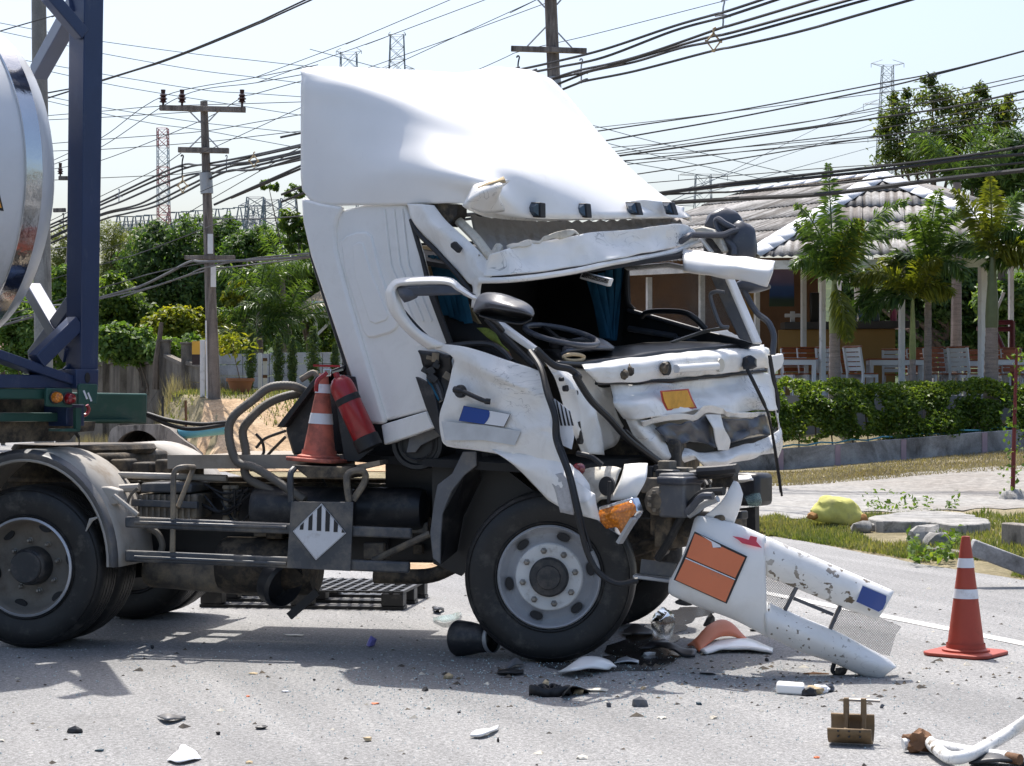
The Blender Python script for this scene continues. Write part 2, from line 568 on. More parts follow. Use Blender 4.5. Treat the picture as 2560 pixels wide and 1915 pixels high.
D('fender_grey', plain, (0.13, 0.135, 0.145), 0.5, var=0.25, dirt=((0.28, 0.25, 0.21), 0.38, 5.0))
D('deck_plate', plain, (0.33, 0.285, 0.23), 0.8, var=0.25, dirt=((0.18, 0.14, 0.10), 0.38, 3.0), bump=0.3, bs=25)
D('galv', plain, (0.42, 0.43, 0.44), 0.5, 0.6, var=0.12)
D('chrome', plain, (0.75, 0.76, 0.78), 0.12, 1.0, var=0.05)
D('polished', plain, (0.66, 0.65, 0.63), 0.10, 1.0, var=0.06, bump=0.35, bs=6)
D('tank_white', plain, (0.72, 0.73, 0.74), 0.4, var=0.05, coat=0.2, dirt=((0.45, 0.45, 0.43), 0.36, 1.5, (1, 1, 0.2)))
D('navy', plain, (0.020, 0.038, 0.098), 0.42, var=0.12, coat=0.15, dirt=((0.10, 0.12, 0.17), 0.30, 9.0, (1, 1, 0.3)))
D('trailer_green', plain, (0.022, 0.085, 0.065), 0.5, var=0.15, dirt=((0.10, 0.12, 0.105), 0.36, 3.0))
D('hose_grey', plain, (0.115, 0.105, 0.088), 0.6, var=0.25, dirt=((0.24, 0.21, 0.165), 0.36, 7.0))
D('cone_orange', plain, (0.36, 0.055, 0.03), 0.55, var=0.12, dirt=((0.20, 0.055, 0.04), 0.32, 6.0))
D('cone_faded', plain, (0.48, 0.13, 0.085), 0.6, var=0.25, vs=6, dirt=((0.13, 0.06, 0.05), 0.42, 7.0))
D('cone_band', plain, (0.74, 0.75, 0.78), 0.45, var=0.05, dirt=((0.4, 0.38, 0.36), 0.33, 6.0))
D('red_paint', plain, (0.33, 0.012, 0.016), 0.3, var=0.2, coat=0.3, dirt=((0.10, 0.02, 0.02), 0.36, 9.0))
D('sign_orange', plain, (0.72, 0.20, 0.085), 0.5, var=0.06, dirt=((0.5, 0.2, 0.12), 0.33, 12.0))
D('sign_yellow', plain, (0.78, 0.38, 0.04), 0.5, var=0.12, vs=10, dirt=((0.55, 0.28, 0.05), 0.38, 8.0))
D('red_edge', plain, (0.55, 0.09, 0.07), 0.5)
D('sticker_blue', plain, (0.008, 0.055, 0.27), 0.35, var=0.1, coat=0.4)
D('sticker_white', plain, (0.76, 0.77, 0.79), 0.4, var=0.04, dirt=((0.5, 0.5, 0.5), 0.33, 9.0))
D('silver_film', plain, (0.60, 0.63, 0.66), 0.32, 0.35, var=0.12, vs=8)
D('ink', plain, (0.016, 0.016, 0.018), 0.55)
D('placard_white', plain, (0.66, 0.67, 0.69), 0.45, var=0.08, dirt=((0.36, 0.34, 0.32), 0.34, 9.0))
D('amber_lens', lens, (0.85, 0.25, 0.02))
D('red_lens', lens, (0.30, 0.012, 0.02))
D('blue_lens', plain, (0.03, 0.055, 0.085), 0.12, var=0.3, coat=0.6)
D('curtain', plain, (0.006, 0.085, 0.155), 0.8, var=0.25, vs=8)
D('seat_fabric', plain, (0.02, 0.02, 0.022), 0.85, var=0.3)
D('mirror_glass', plain, (0.55, 0.57, 0.60), 0.05, 1.0, var=0.02)
D('window_glass', glass, (0.22, 0.25, 0.25), 0.06, 0.22, 4.0)
D('clear_glass', glass, (0.35, 0.5, 0.47), 0.05, 0.35)
D('foam', plain, (0.52, 0.40, 0.24), 0.9, var=0.2, bump=0.5, bs=30)
D('cloth_yellow', plain, (0.52, 0.50, 0.13), 0.8, var=0.12, vs=6, bump=.6, bs=9, dirt=((.34, .32, .12), .36, 6.0))
D('brown_sack', plain, (0.33, 0.16, 0.045), 0.85, var=0.2, vs=14, bump=0.4, bs=40)
D('rust', plain, (0.17, 0.085, 0.04), 0.85, var=0.4, vs=9, bump=0.3, bs=40)
D('brown_shoe', plain, (0.19, 0.125, 0.062), 0.65, 0.15, var=0.25, vs=12, dirt=((0.08, 0.055, 0.035), 0.36, 12.0))
D('pole_wood', concrete, (0.23, 0.20, 0.175), (0.055, 0.045, 0.04), 0.45, 2.5, (3, 3, 0.3))
D('pole_concrete', concrete, (0.24, 0.235, 0.22), (0.08, 0.075, 0.07), 0.4, 2.0, (2.5, 2.5, 0.4))
D('porcelain', plain, (0.055, 0.022, 0.02), 0.25, var=0.2)
D('cable', plain, (0.03, 0.03, 0.032), 0.6, var=0.2)
D('cable_grey', plain, (0.10, 0.10, 0.105), 0.6, var=0.2)
D('pylon_steel', plain, (0.30, 0.32, 0.34), 0.6, 0.2, var=0.1)
D('pylon_red', plain, (0.48, 0.17, 0.17), 0.6, var=0.1)
D('pylon_white', plain, (0.66, 0.67, 0.69), 0.6, var=0.1)
D('wall_stained', concrete, (0.36, 0.36, 0.36), (0.055, 0.05, 0.045), 0.47, 0.9, (1, 1, 0.6))
D('wall_old', concrete, (0.20, 0.175, 0.145), (0.05, 0.043, 0.036), 0.45, 1.4)
D('wall_pale', concrete, (0.52, 0.52, 0.53), (0.30, 0.30, 0.30), 0.3, 1.4)
D('pink_joint', plain, (0.36, 0.27, 0.31), 0.8)
D('culvert', concrete, (0.30, 0.27, 0.24), (0.055, 0.048, 0.042), 0.48, 2.2, (2, 2, 0.4))
D('rock', concrete, (0.33, 0.32, 0.30), (0.10, 0.095, 0.085), 0.42, 5.0, (1, 1, 1))
D('roof_tile', roof_tile)
D('ridge_white', plain, (0.70, 0.71, 0.73), 0.6, var=0.06)
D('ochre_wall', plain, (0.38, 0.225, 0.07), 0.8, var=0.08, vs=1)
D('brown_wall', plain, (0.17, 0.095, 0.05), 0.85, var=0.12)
D('counter_top', plain, (0.05, 0.045, 0.042), 0.5, var=0.2)
D('chair_wood', plain, (0.36, 0.095, 0.022), 0.5, var=0.18, vs=5)
D('chair_white', plain, (0.78, 0.78, 0.78), 0.5, var=0.04)
D('floor_tile', plain, (0.30, 0.28, 0.26), 0.7, var=0.1)
D('maroon', plain, (0.13, 0.012, 0.014), 0.5, var=0.15)
D('bark', concrete, (0.16, 0.125, 0.095), (0.05, 0.04, 0.03), 0.42, 5.0, (2, 2, 0.5))
D('palm_trunk', concrete, (0.27, 0.225, 0.20), (0.12, 0.10, 0.085), 0.42, 6.0, (0.4, 0.4, 4))
D('crownshaft', plain, (0.21, 0.24, 0.075), 0.45, var=0.18, vs=5)
D('crownshaft_green', plain, (0.10, 0.12, 0.05), 0.45, var=0.18, vs=5)
D('leaf_mango', leaf, (0.045, 0.085, 0.03), (0.085, 0.165, 0.05), (0.20, 0.30, 0.09), .4)
D('leaf_bright', leaf, (0.075, 0.15, 0.04), (0.15, 0.26, 0.06), (0.30, 0.40, 0.10), .4)
D('leaf_yellow', leaf, (0.115, 0.172, 0.023), (0.253, 0.287, 0.0345), (0.483, 0.437, 0.046))
D('leaf_bamboo', leaf, (0.12, 0.156, 0.036), (0.204, 0.24, 0.054), (0.336, 0.348, 0.096))
D('leaf_dark', leaf, (0.0375, 0.0825, 0.024), (0.0825, 0.165, 0.0375), (0.18, 0.285, 0.06))
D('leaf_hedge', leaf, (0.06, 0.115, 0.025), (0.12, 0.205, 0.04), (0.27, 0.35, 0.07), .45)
D('leaf_thin', leaf, (0.072, 0.114, 0.03), (0.132, 0.192, 0.048), (0.288, 0.276, 0.084), .45)
D('leaf_conifer', leaf, (0.045, 0.0825, 0.027), (0.0825, 0.135, 0.0405), (0.15, 0.21, 0.06))
D('frond_green', leaf, (0.06, 0.12, 0.035), (0.12, 0.20, 0.055), (0.22, 0.32, 0.08), .35, .35)
D('frond_olive', leaf, (0.08, 0.105, 0.02), (0.17, 0.20, 0.03), (0.33, 0.34, 0.05), 0.4, 0.35)
D('frond_dark', leaf, (0.042, 0.084, 0.0252), (0.091, 0.161, 0.042), (0.196, 0.28, 0.063), 0.35, 0.35)
D('grass', leaf, (0.08, 0.13, 0.03), (0.19, 0.22, 0.08), (0.40, 0.35, 0.19), 0.3, 0.7)
D('grass_dry', leaf, (0.24, 0.19, 0.12), (0.33, 0.28, 0.19), (0.42, 0.37, 0.28), 0.15, 0.8)
D('mesh_grey', gridmesh, (0.10, 0.10, 0.10))
D('paper', plain, (0.80, 0.81, 0.84), 0.7, var=0.04)
D('orange_bit', plain, (0.70, 0.16, 0.05), 0.6)
D('purple_bit', plain, (0.25, 0.22, 0.55), 0.3, var=0.3, vs=20)
D('blue_pvc', plain, (0.12, 0.38, 0.46), 0.45)
D('roof_pink', plain, (0.42, 0.24, 0.20), 0.8, var=0.1)
D('sheet_tan', plain, (0.33, 0.26, 0.18), 0.8, var=0.15)
D('sign_plate_yellow', plain, (0.72, 0.40, 0.05), 0.5, var=0.05)
D('sign_plate_dark', plain, (0.03, 0.014, 0.012), 0.5)
D('oil', plain, (0.02, 0.02, 0.021), 0.12, var=0.3)
D('terracotta', plain, (0.28, 0.12, 0.055), 0.85, var=0.15)
D('red_smear', plain, (0.62, 0.06, 0.10), 0.5)
# ------------------------------------------------------------------ ground, road, lot
def sstep(a, b, x):
 t = min(1.0, max(0.0, (x - a) / (b - a)))
 return t * t * (3 - 2 * t)
EDGE_PX = [(2900, 1345), (2560, 1310), (2212, 1252), (2085, 1233), (1960, 1213), (1900, 1200), (1800, 1182), (1740, 1170), (1642, 1157),
           (1500, 1160), (1250, 1185), (1060, 1222), (975, 1238), (880, 1190), (700, 1090), (470, 1014), (360, 992), (300, 968), (215, 948),
           (100, 940), (-500, 936)]
EDGE = [on_ground('0', x, y) for x, y in EDGE_PX]
EB = [p.x / p.y for p in EDGE][::-1]
EY = [p.y for p in EDGE][::-1]
def edge_dist(x, y):
 """signed distance past the road edge (positive: off the road)"""
 best = 1e9
 sg = 1 if y > float(np.interp(x / max(y, .5), EB, EY)) else -1
 p = V((x, y, 0))
 for a, b in zip(EDGE[:-1], EDGE[1:]):
  d = b - a
  t = max(0.0, min(1.0, (p - a).dot(d) / d.length_squared))
  q = a + d * t
  l = (p - q).length
  if l < best:
   best = l
 return best * sg
def height(x, y):
 b = x / max(y, 1.0)
 e = edge_dist(x, y) if y < 120 else 10
 if e <= 0:
  return -0.05
 left = 1 - sstep(-0.02, 0.05, b)
 y0 = 44 + 18 * (1 - sstep(-0.205, -0.175, b))
 zl = 1.62 * sstep(y0, y0 + 7.0, y) + 0.02 * max(0, y - 60)
 far = sstep(23, 35.5, y)
 zr = 0.05 + 0.05 * sstep(0, 1.5, e) + far * (0.225 + 0.068 * min(8, max(0, x - 4.6))) + 0.5 * sstep(36.3, 38, y) + 0.02 * max(0, y - 60)
 z = left * zl + (1 - left) * zr
 z += 17 * sstep(150, 380, y)
 z *= sstep(0, 0.5, e)
 z += 0.03 * noise.noise(V((x * 0.8, y * 0.8, 0))) * sstep(0.0, 1.0, e)
 return z
def heightfield(bs, ys, fn, name, mat, parent=None):
 vs, fs = [], []
 w = len(bs)
 for y in ys:
  for b in bs:
   x = b * y
   vs.append((x, y, fn(x, y)))
 for j in range(len(ys) - 1):
  for i in range(w - 1):
   fs.append((j * w + i, j * w + i + 1, (j + 1) * w + i + 1, (j + 1) * w + i))
 return MB().add(vs, fs).build(name, mat, parent, smooth=60)
bs = [-3, -1.5, -0.8, -0.5] + [-0.40 + 0.008 * i for i in range(101)] + [0.5, 0.8, 1.5, 3]
ys = [1, 3, 6, 9, 12, 15] + [16 + 0.6 * i for i in range(60)] + [52 + 1.2 * i for i in range(30)] + [90, 100, 120, 150, 180, 220, 260, 300, 340, 380, 420, 600, 1200, 3000]
g = heightfield(bs, ys, height, 'ground', 'dry_soil')
g.data.materials.append(M('scrub'))
for p in g.data.polygons:
 if p.center.y > 66:
  p.material_index = 1
tag(g, None, None, kind='structure')
EDGE2 = [V((60, EDGE[0].y * 0.8, 0))] + spline(EDGE, 4) + [V((-70, 80, 0)), V((-70, 20, 0))]
EDGE2 = [p + V((noise.noise(p * 1.7), noise.noise(p * 1.7 + V((9, 9, 0))), 0)) * (0.07 if p.y < 40 else 0) for p in EDGE2]
MBr = MB()
for a, b in zip(EDGE2[:-1], EDGE2[1:]):
 ps = [[V((p.x * t, 0.5 + (p.y - 0.5) * t, 0)) for t in (0.02, 0.3, 0.65, 1.0)] for p in (a, b)]
 for i in range(3):
  MBr.add([ps[0][i], ps[1][i], ps[1][i + 1], ps[0][i + 1]], [(0, 1, 2, 3)])
road = MBr.build('road', 'asphalt', None, smooth=0)
bm = bmesh.new(); bm.from_mesh(road.data)
bmesh.ops.remove_doubles(bm, verts=bm.verts, dist=1e-4)
bmesh.ops.recalc_face_normals(bm, faces=bm.faces)
bm.to_mesh(road.data); bm.free()
tag(road, None, None, kind='structure')
# painted edge line, a thin worn strip on the road
la, lb = on_ground('0', 1520, 1254, 0.004), on_ground('0', 2400, 1427, 0.004)
dl = (lb - la).normalized()
nl = V((-dl.y, dl.x, 0)) * 0.065
ln = MB()
N = 40
for i in range(N):
 a = la.lerp(lb, i / N); b2 = la.lerp(lb, (i + 1) / N)
 ja, jb = [0.012 * noise.noise(V((i * 0.9 + s_, 3, 1))) for s_ in (0, 50)]
 ln.add([a - nl * (1 + ja * 6), b2 - nl, b2 + nl, a + nl * (1 + jb * 6)], [(0, 1, 2, 3)])
tag(ln.build('road_marking', 'line_paint', None, smooth=0), None, None, kind='structure')
# dirt lot beyond the verge
def lot(x, y):
 return height(x, y) + 0.012
vs, fs, rows = [], [], []
for j in range(26):
 t = j / 25
 row = []
 for i in range(40):
  px = 1150 + (2320 - 1150) * i / 39
  lo = 1122 - 14 * sstep(1700, 1900, px) - 8 * sstep(1950, 2212, px)
  hi = 1047 - 37 * sstep(1640, 2212, px)
  n0 = 5 * noise.noise(V((px * 0.02, 0, 0))) + 3 * noise.noise(V((px * 0.09, 4, 0)))
  n1 = 4 * noise.noise(V((px * 0.02, 8, 0)))
  py = (lo + n0) * (1 - t) + (hi + n1) * t
  r_ = ray(*zz('0', px, py))
  yy = 18.0
  while yy < 34.9 and EYE + r_.z * yy > height(r_.x * yy, yy):
   yy += 0.2
  p = EYEV + r_ * yy
  row.append(V((p.x, p.y, height(p.x, p.y) + 0.012)))
 rows.append(row)
lotm = MB().grid(rows, smooth=False).build('dirt_lot', 'dirt_lot', None, smooth=60)
tag(lotm, None, None, kind='structure')
# sandy bank behind the truck
rows = []
for j in range(22):
 t = j / 21
 row = []
 for i in range(30):
  b = -0.185 + (0.02 + 0.185) * i / 29
  y0 = 43.2 + 2.0 * noise.noise(V((b * 30, 1, 1)))
  y = y0 + t * (6.6 + 0.8 * noise.noise(V((b * 40, 2, 2))))
  x = b * y
  z = height(x, y) + 0.015 + 0.10 * max(0, noise.noise(V((x * 0.9, y * 0.9, 3)))) * math.sin(math.pi * t)
  row.append(V((x, y, max(z, 0.006))))
 rows.append(row)
sandm = MB().grid(rows, smooth=False).build('sand_bank', 'sand', None, smooth=60)
tag(sandm, None, None, kind='structure')
# bare sandy shoulder seen past the front wheel
sh = MB()
ring = [on_ground('0', 985 + 150 * math.cos(a) * (1 + 0.2 * math.sin(5 * a)), 1215 + 22 * math.sin(a), 0.005) for a in [2 * math.pi * i / 28 for i in range(28)]]
sh.poly(ring)
tag(sh.build('sand_shoulder', 'sand', None, smooth=0), None, None, kind='structure')
# ------------------------------------------------------------------ foliage makers
def leaf_mesh(name, pts, nrm, size, aspect, mat, parent, tint=None, seed=0, fold=True):
 """many small leaves (two-triangle folded blades) as one crown mesh"""
 r = np.random.default_rng(seed)
 n = len(pts)
 pts = np.asarray(pts, float)
 nrm = np.asarray(nrm, float)
 nrm /= np.linalg.norm(nrm, axis=1)[:, None] + 1e-9
 rv = r.normal(size=(n, 3))
 t = np.cross(nrm, rv)
 t /= np.linalg.norm(t, axis=1)[:, None] + 1e-9
 b = np.cross(nrm, t)
 L = (size * r.uniform(0.6, 1.4, n))[:, None]
 W = L * aspect
 p0 = pts - t * L / 2
 p1 = pts + b * W / 2 + nrm * (W * 0.2)
 p2 = pts + t * L / 2 - nrm * (L * 0.15)
 p3 = pts - b * W / 2 + nrm * (W * 0.2)
 vs = np.stack([p0, p1, p2, p3], 1).reshape(-1, 3)
 me = bpy.data.meshes.new(name)
 me.vertices.add(4 * n)
 me.vertices.foreach_set('co', vs.ravel())
 me.loops.add(4 * n)
 me.loops.foreach_set('vertex_index', np.arange(4 * n, dtype=np.int32))
 me.polygons.add(n)
 me.polygons.foreach_set('loop_start', np.arange(0, 4 * n, 4, dtype=np.int32))
 me.update(calc_edges=True)
 if tint is None:
  tint = r.beta(2, 2.6, n)
 a = me.attributes.new('tint', 'FLOAT', 'FACE')
 a.data.foreach_set('value', np.clip(tint, 0, 1).astype(np.float32))
 me.materials.append(M(mat))
 o = bpy.data.objects.new(name, me)
 return put(o, parent)
def lobe_points(lobes, n, seed, shell=0.55, clump=1.0):
 """points through a set of ellipsoid lobes, denser near the surface, in clumps"""
 r = np.random.default_rng(seed)
 w = np.array([l[1][0] * l[1][2] for l in lobes])
 w = w / w.sum()
 P, Nn, T = [], [], []
 for (c, rad), q in zip(lobes, w):
  k = int(n * q) + 1
  nc = max(6, int(k / 26))
  d = r.normal(size=(nc, 3)); d /= np.linalg.norm(d, axis=1)[:, None]
  rr = r.uniform(shell, 1.0, nc) ** 0.7
  cc = np.array(c) + d * np.array(rad) * rr[:, None]
  idx = r.integers(0, nc, k)
  sc = clump * 0.2 * min(rad)
  off = r.normal(size=(k, 3)) * sc * np.array([1.0, 1.0, 0.7])
  P.append(cc[idx] + off)
  nn = d[idx] * 0.8 + r.normal(size=(k, 3)) * 0.55 + np.array([0, -0.15, 0.45])
  Nn.append(nn)
  ct = r.normal(0, 0.14, nc)
  T.append(r.beta(2.2, 2.8, k) + ct[idx])
 return np.concatenate(P), np.concatenate(Nn), np.concatenate(T)
def limb_tree(base_p, lobes, trunk_r, mat, parent, seed=0):
 r = random.Random(seed)
 mb = MB()
 top = V(lobes[0][0])
 mid = base_p.lerp(top, 0.45) + V((r.uniform(-.2, .2), 0, 0))
 mb.tube(spline([base_p - V((0, 0, 0.1)), mid, top], 5), [trunk_r * (1 - 0.75 * i / 10) for i in range(11)], 7)
 for c, rad in lobes[1:]:
  st = base_p.lerp(top, r.uniform(0.35, 0.7))
  e = V(c)
  m = st.lerp(e, 0.5) + V((r.uniform(-.2, .2), r.uniform(-.2, .2), r.uniform(-.1, .3)))
  mb.tube(spline([st, m, e], 4), [trunk_r * (0.5 - 0.4 * i / 8) for i in range(9)], 6)
  for _ in range(3):
   d = V((r.gauss(0, 1), r.gauss(0, 1), r.gauss(0.3, 1))).normalized()
   mb.tube([e, e + V((d.x * rad[0], d.y * rad[1], d.z * rad[2])) * 0.8], [trunk_r * 0.12, trunk_r * 0.03], 5)
 return mb.build('trunk', mat, parent)
def tree(name, label, k, lobes_px, Y, leafmat, n, size, aspect=0.42, trunk=0.14, base_px=None, group=None, seed=1, shell=0.5, clump=1.0, cat='tree', depth=0.8):
 """lobes_px: (x, y, rx, ry) in survey readings at distance Y"""
 s = 1.0 / ZT[k][2] / F * Y
 lobes = []
 rr = random.Random(seed)
 for x, y, rx, ry in lobes_px:
  c = at(k, x, y, Y + rr.uniform(-1, 1) * rx * s * 0.5)
  lobes.append((tuple(c), (rx * s, rx * s * depth, ry * s)))
 if base_px is None:
  bx = sum(l[0] for l in lobes_px) / len(lobes_px)
 else:
  bx = base_px
 b = at(k, bx, lobes_px[0][1], Y)
 b.z = height(b.x, b.y)
 t = thing(name, b, label, cat, group)
 limb_tree(b, lobes, trunk, 'bark', t, seed)
 P, Nn, T = lobe_points(lobes, n, seed, shell, clump)
 ok = P[:, 2] > b.z + 0.05
 leaf_mesh('crown', P[ok], Nn[ok], size, aspect, leafmat, t, T[ok], seed)
 return t
def frond_geo(p0, d, L, droop, nl, ll, seed, plume=True, width=0.035, down=0.0):
 """one palm frond: arching rachis and leaflets; returns rachis path, leaflet quads"""
 r = random.Random(seed)
 d = V(d).normalized()
 side = d.cross(V((0, 0, 1)))
 side = side.normalized() if side.length > 0.1 else V((1, 0, 0))
 path, p, dd = [], V(p0), d.copy()
 n = 14
 for i in range(n + 1):
  path.append(p.copy())
  p = p + dd * (L / n)
  dd = (dd + V((0, 0, -1)) * droop / n * (0.5 + i / n)).normalized()
 vs, fs = [], []
 for i in range(nl):
  t = 0.12 + 0.88 * i / nl
  x = t * n
  j = min(n - 1, int(x))
  q = path[j].lerp(path[j + 1], x - j)
  tan = (path[j + 1] - path[j]).normalized()
  up = side.cross(tan).normalized()
  for s in (-1, 1):
   ang = r.uniform(-1.2, 1.2) if plume else r.uniform(-0.15, 0.35)
   o = (side * s * math.cos(ang) + up * math.sin(ang)).normalized()
   ld = (o * 1.0 + tan * r.uniform(0.55, 1.0) + V((0, 0, -0.25 - down))).normalized()
   l = ll * math.sin(math.pi * (0.18 + 0.75 * t)) * r.uniform(0.75, 1.15)
   wv = tan.cross(ld).cross(ld).normalized() * width * r.uniform(0.7, 1.2)
   m = q + ld * l * 0.5
   e = q + ld * l + V((0, 0, -0.16 * l - down * l * 0.3))
   k = len(vs)
   vs += [q, m + wv / 2, e, m - wv / 2]
   fs.append((k, k + 1, k + 2, k + 3))
 return path, vs, fs
def frond(p0, d, L, droop, nl, ll, mat, parent, seed, plume=True, width=0.035, down=0.0, light=0.0):
 path, vs, fs = frond_geo(p0, d, L, droop, nl, ll, seed, plume, width, down)
 mb = MB()
 mb.tube(path, [0.02 * (1 - 0.8 * i / (len(path) - 1)) + 0.004 for i in range(len(path))], 5)
 nq = len(mb.f)
 mb.add(vs, fs)
 o = mb.build('frond', mat, parent, smooth=0)
 r = np.random.default_rng(seed)
 a = o.data.attributes.new('tint', 'FLOAT', 'FACE')
 t = np.clip(r.beta(2, 3, len(mb.f)) + light, 0, 1)
 t[:nq] = 0.4
 a.data.foreach_set('value', t.astype(np.float32))
 return o
def blades(name, pts, hgt, mat, label, seed, width=0.012, kind='stuff', lean=0.5):
 r = np.random.default_rng(seed)
 n = len(pts)
 P = np.asarray(pts, float)
 a = r.uniform(0, 2 * math.pi, n)
 h = hgt * r.uniform(0.4, 1.5, n)
 side = np.stack([np.cos(a), np.sin(a), np.zeros(n)], 1) * width
 le = np.stack([np.cos(a + 1.3), np.sin(a + 1.3), np.zeros(n)], 1) * (h * lean * r.uniform(0, 1.6, n))[:, None]
 top = P + le + np.stack([np.zeros(n), np.zeros(n), h], 1)
 vs = np.stack([P - side, P + side, top], 1).reshape(-1, 3)
 me = bpy.data.meshes.new(name)
 me.vertices.add(3 * n)
 me.vertices.foreach_set('co', vs.ravel())
 me.loops.add(3 * n)
 me.loops.foreach_set('vertex_index', np.arange(3 * n, dtype=np.int32))
 me.polygons.add(n)
 me.polygons.foreach_set('loop_start', np.arange(0, 3 * n, 3, dtype=np.int32))
 me.update(calc_edges=True)
 at_ = me.attributes.new('tint', 'FLOAT', 'FACE')
 patch = np.array([noise.noise(V((p[0] * 0.9, p[1] * 0.6, seed))) for p in P])
 at_.data.foreach_set('value', np.clip(0.5 + 0.45 * patch + r.normal(0, 0.18, n), 0, 1).astype(np.float32))
 me.materials.append(M(mat))
 o = bpy.data.objects.new(name, me)
 put(o)
 return tag(o, label, 'grass', kind=kind)
def scatter_px(n, x0, x1, ylo, yhi, seed, zg=0.1):
 """ground points under a screen-shaped strip of terrain (only a way to measure the strip)"""
 r = random.Random(seed)
 out = []
 for _ in range(n):
  px = r.uniform(x0, x1)
  a, b = ylo(px), yhi(px)
  py = a + (b - a) * r.random()
  z = zg
  for _ in range(4):
   p = on_ground('0', px, py, z)
   z = (z + height(p.x, min(p.y, 35))) / 2
  z = height(p.x, p.y)
  out.append((p.x, p.y, z))
 return out
# ------------------------------------------------------------------ grass
verge = scatter_px(24000, 1560, 2330, lambda x: 1154 + 0.17 * max(0, x - 1640), lambda x: 1122 - 10 * sstep(1700, 1900, x) + 12 * noise.noise(V((x * .02, 0, 0))), 3)
verge = [p for p in verge if noise.noise(V((p[0] * 1.1, p[1] * .5, 2))) > -.35]
verge = [p for p in verge if edge_dist(p[0], p[1]) > -0.05 and not (p[0] > 5.2 and p[1] < 20.2)]
blades('verge_grass', verge, 0.055, 'grass', 'patchy green and dry grass along the right road edge', 5, 0.010)
dry = scatter_px(15000, 1560, 2330, lambda x: 1052 - 34 * sstep(1640, 2212, x), lambda x: 1022 - 45 * sstep(1640, 2212, x), 4, 0.25)
blades('dry_grass_strip', dry, 0.04, 'grass_dry', 'straw coloured dry grass below the stained low wall', 6, 0.012)
lawn = []
rr = random.Random(5)
while len(lawn) < 16000:
 b = rr.uniform(-0.21, 0.03); y = rr.uniform(47, 62)
 x = b * y
 if noise.noise(V((x * 0.5, y * 0.5, 7))) > -0.1 - (y - 49) * 0.1:
  lawn.append((x, y, height(x, y)))
blades('bank_grass', lawn, 0.12, 'grass', 'thin grass on the bank behind the truck', 7, 0.02)
dry2 = []
while len(dry2) < 4000:
 b = rr.uniform(-0.212, -0.13); y = rr.uniform(55, 58.5)
 dry2.append((b * y, y, height(b * y, y)))
blades('tall_dry_grass', dry2, 0.45, 'grass_dry', 'tall dry brown grass in front of the old wall', 8, 0.012, lean=0.35)
# ------------------------------------------------------------------ low retaining wall and hedge, right
WB = [('Y', -160, 330), ('Y', 290, 300), ('Y', 740, 262), ('Y', 1260, 215), ('Y', 1900, 160), ('Y', 2600, 110), ('Y', 3500, 60), ('Y', 4500, 20)]
wall_pts = []
for i, (k, x, y) in enumerate(WB):
 yd = 35.0 + 0.35 * i
 p = at(k, x, y, yd)
 wall_pts.append(p)
rw = thing('retaining_wall', wall_pts[1], 'low stained grey concrete wall below the green hedge', 'wall')
for i in range(len(wall_pts) - 1):
 a, b = wall_pts[i], wall_pts[i + 1]
 mb = MB()
 d = V((b.x - a.x, b.y - a.y, 0)).normalized()
 n = V((-d.y, d.x, 0)) * 0.15
 a2, b2 = a + d * 0.02, b - d * 0.02
 lo = V((0, 0, -0.3))
 up = V((0, 0, 0.36))
 mb.add([a2 + lo, b2 + lo, b2 + n + lo, a2 + n + lo, a2 + up, b2 + up, b2 + n + up, a2 + n + up],
           [(0, 1, 5, 4), (1, 2, 6, 5), (2, 3, 7, 6), (3, 0, 4, 7), (4, 5, 6, 7), (3, 2, 1, 0)])
 mb.build('wall_panel', 'wall_stained', rw, bevel=0.01)
 if i:
  q = MB().box(a + V((0, 0.03, 0.02)), (0.09, 0.12, 0.66))
  q.build('wall_joint', 'pink_joint', rw)
mb = MB()
mb.tube([p + V((0, 0.2, 0.40 + 0.02 * math.sin(i * 3))) for i, p in enumerate(spline(wall_pts, 4))], 0.016, 6)
tag(mb.build('water_pipe', 'blue_pvc'), 'thin blue water pipe lying along the hedge roots', 'pipe')
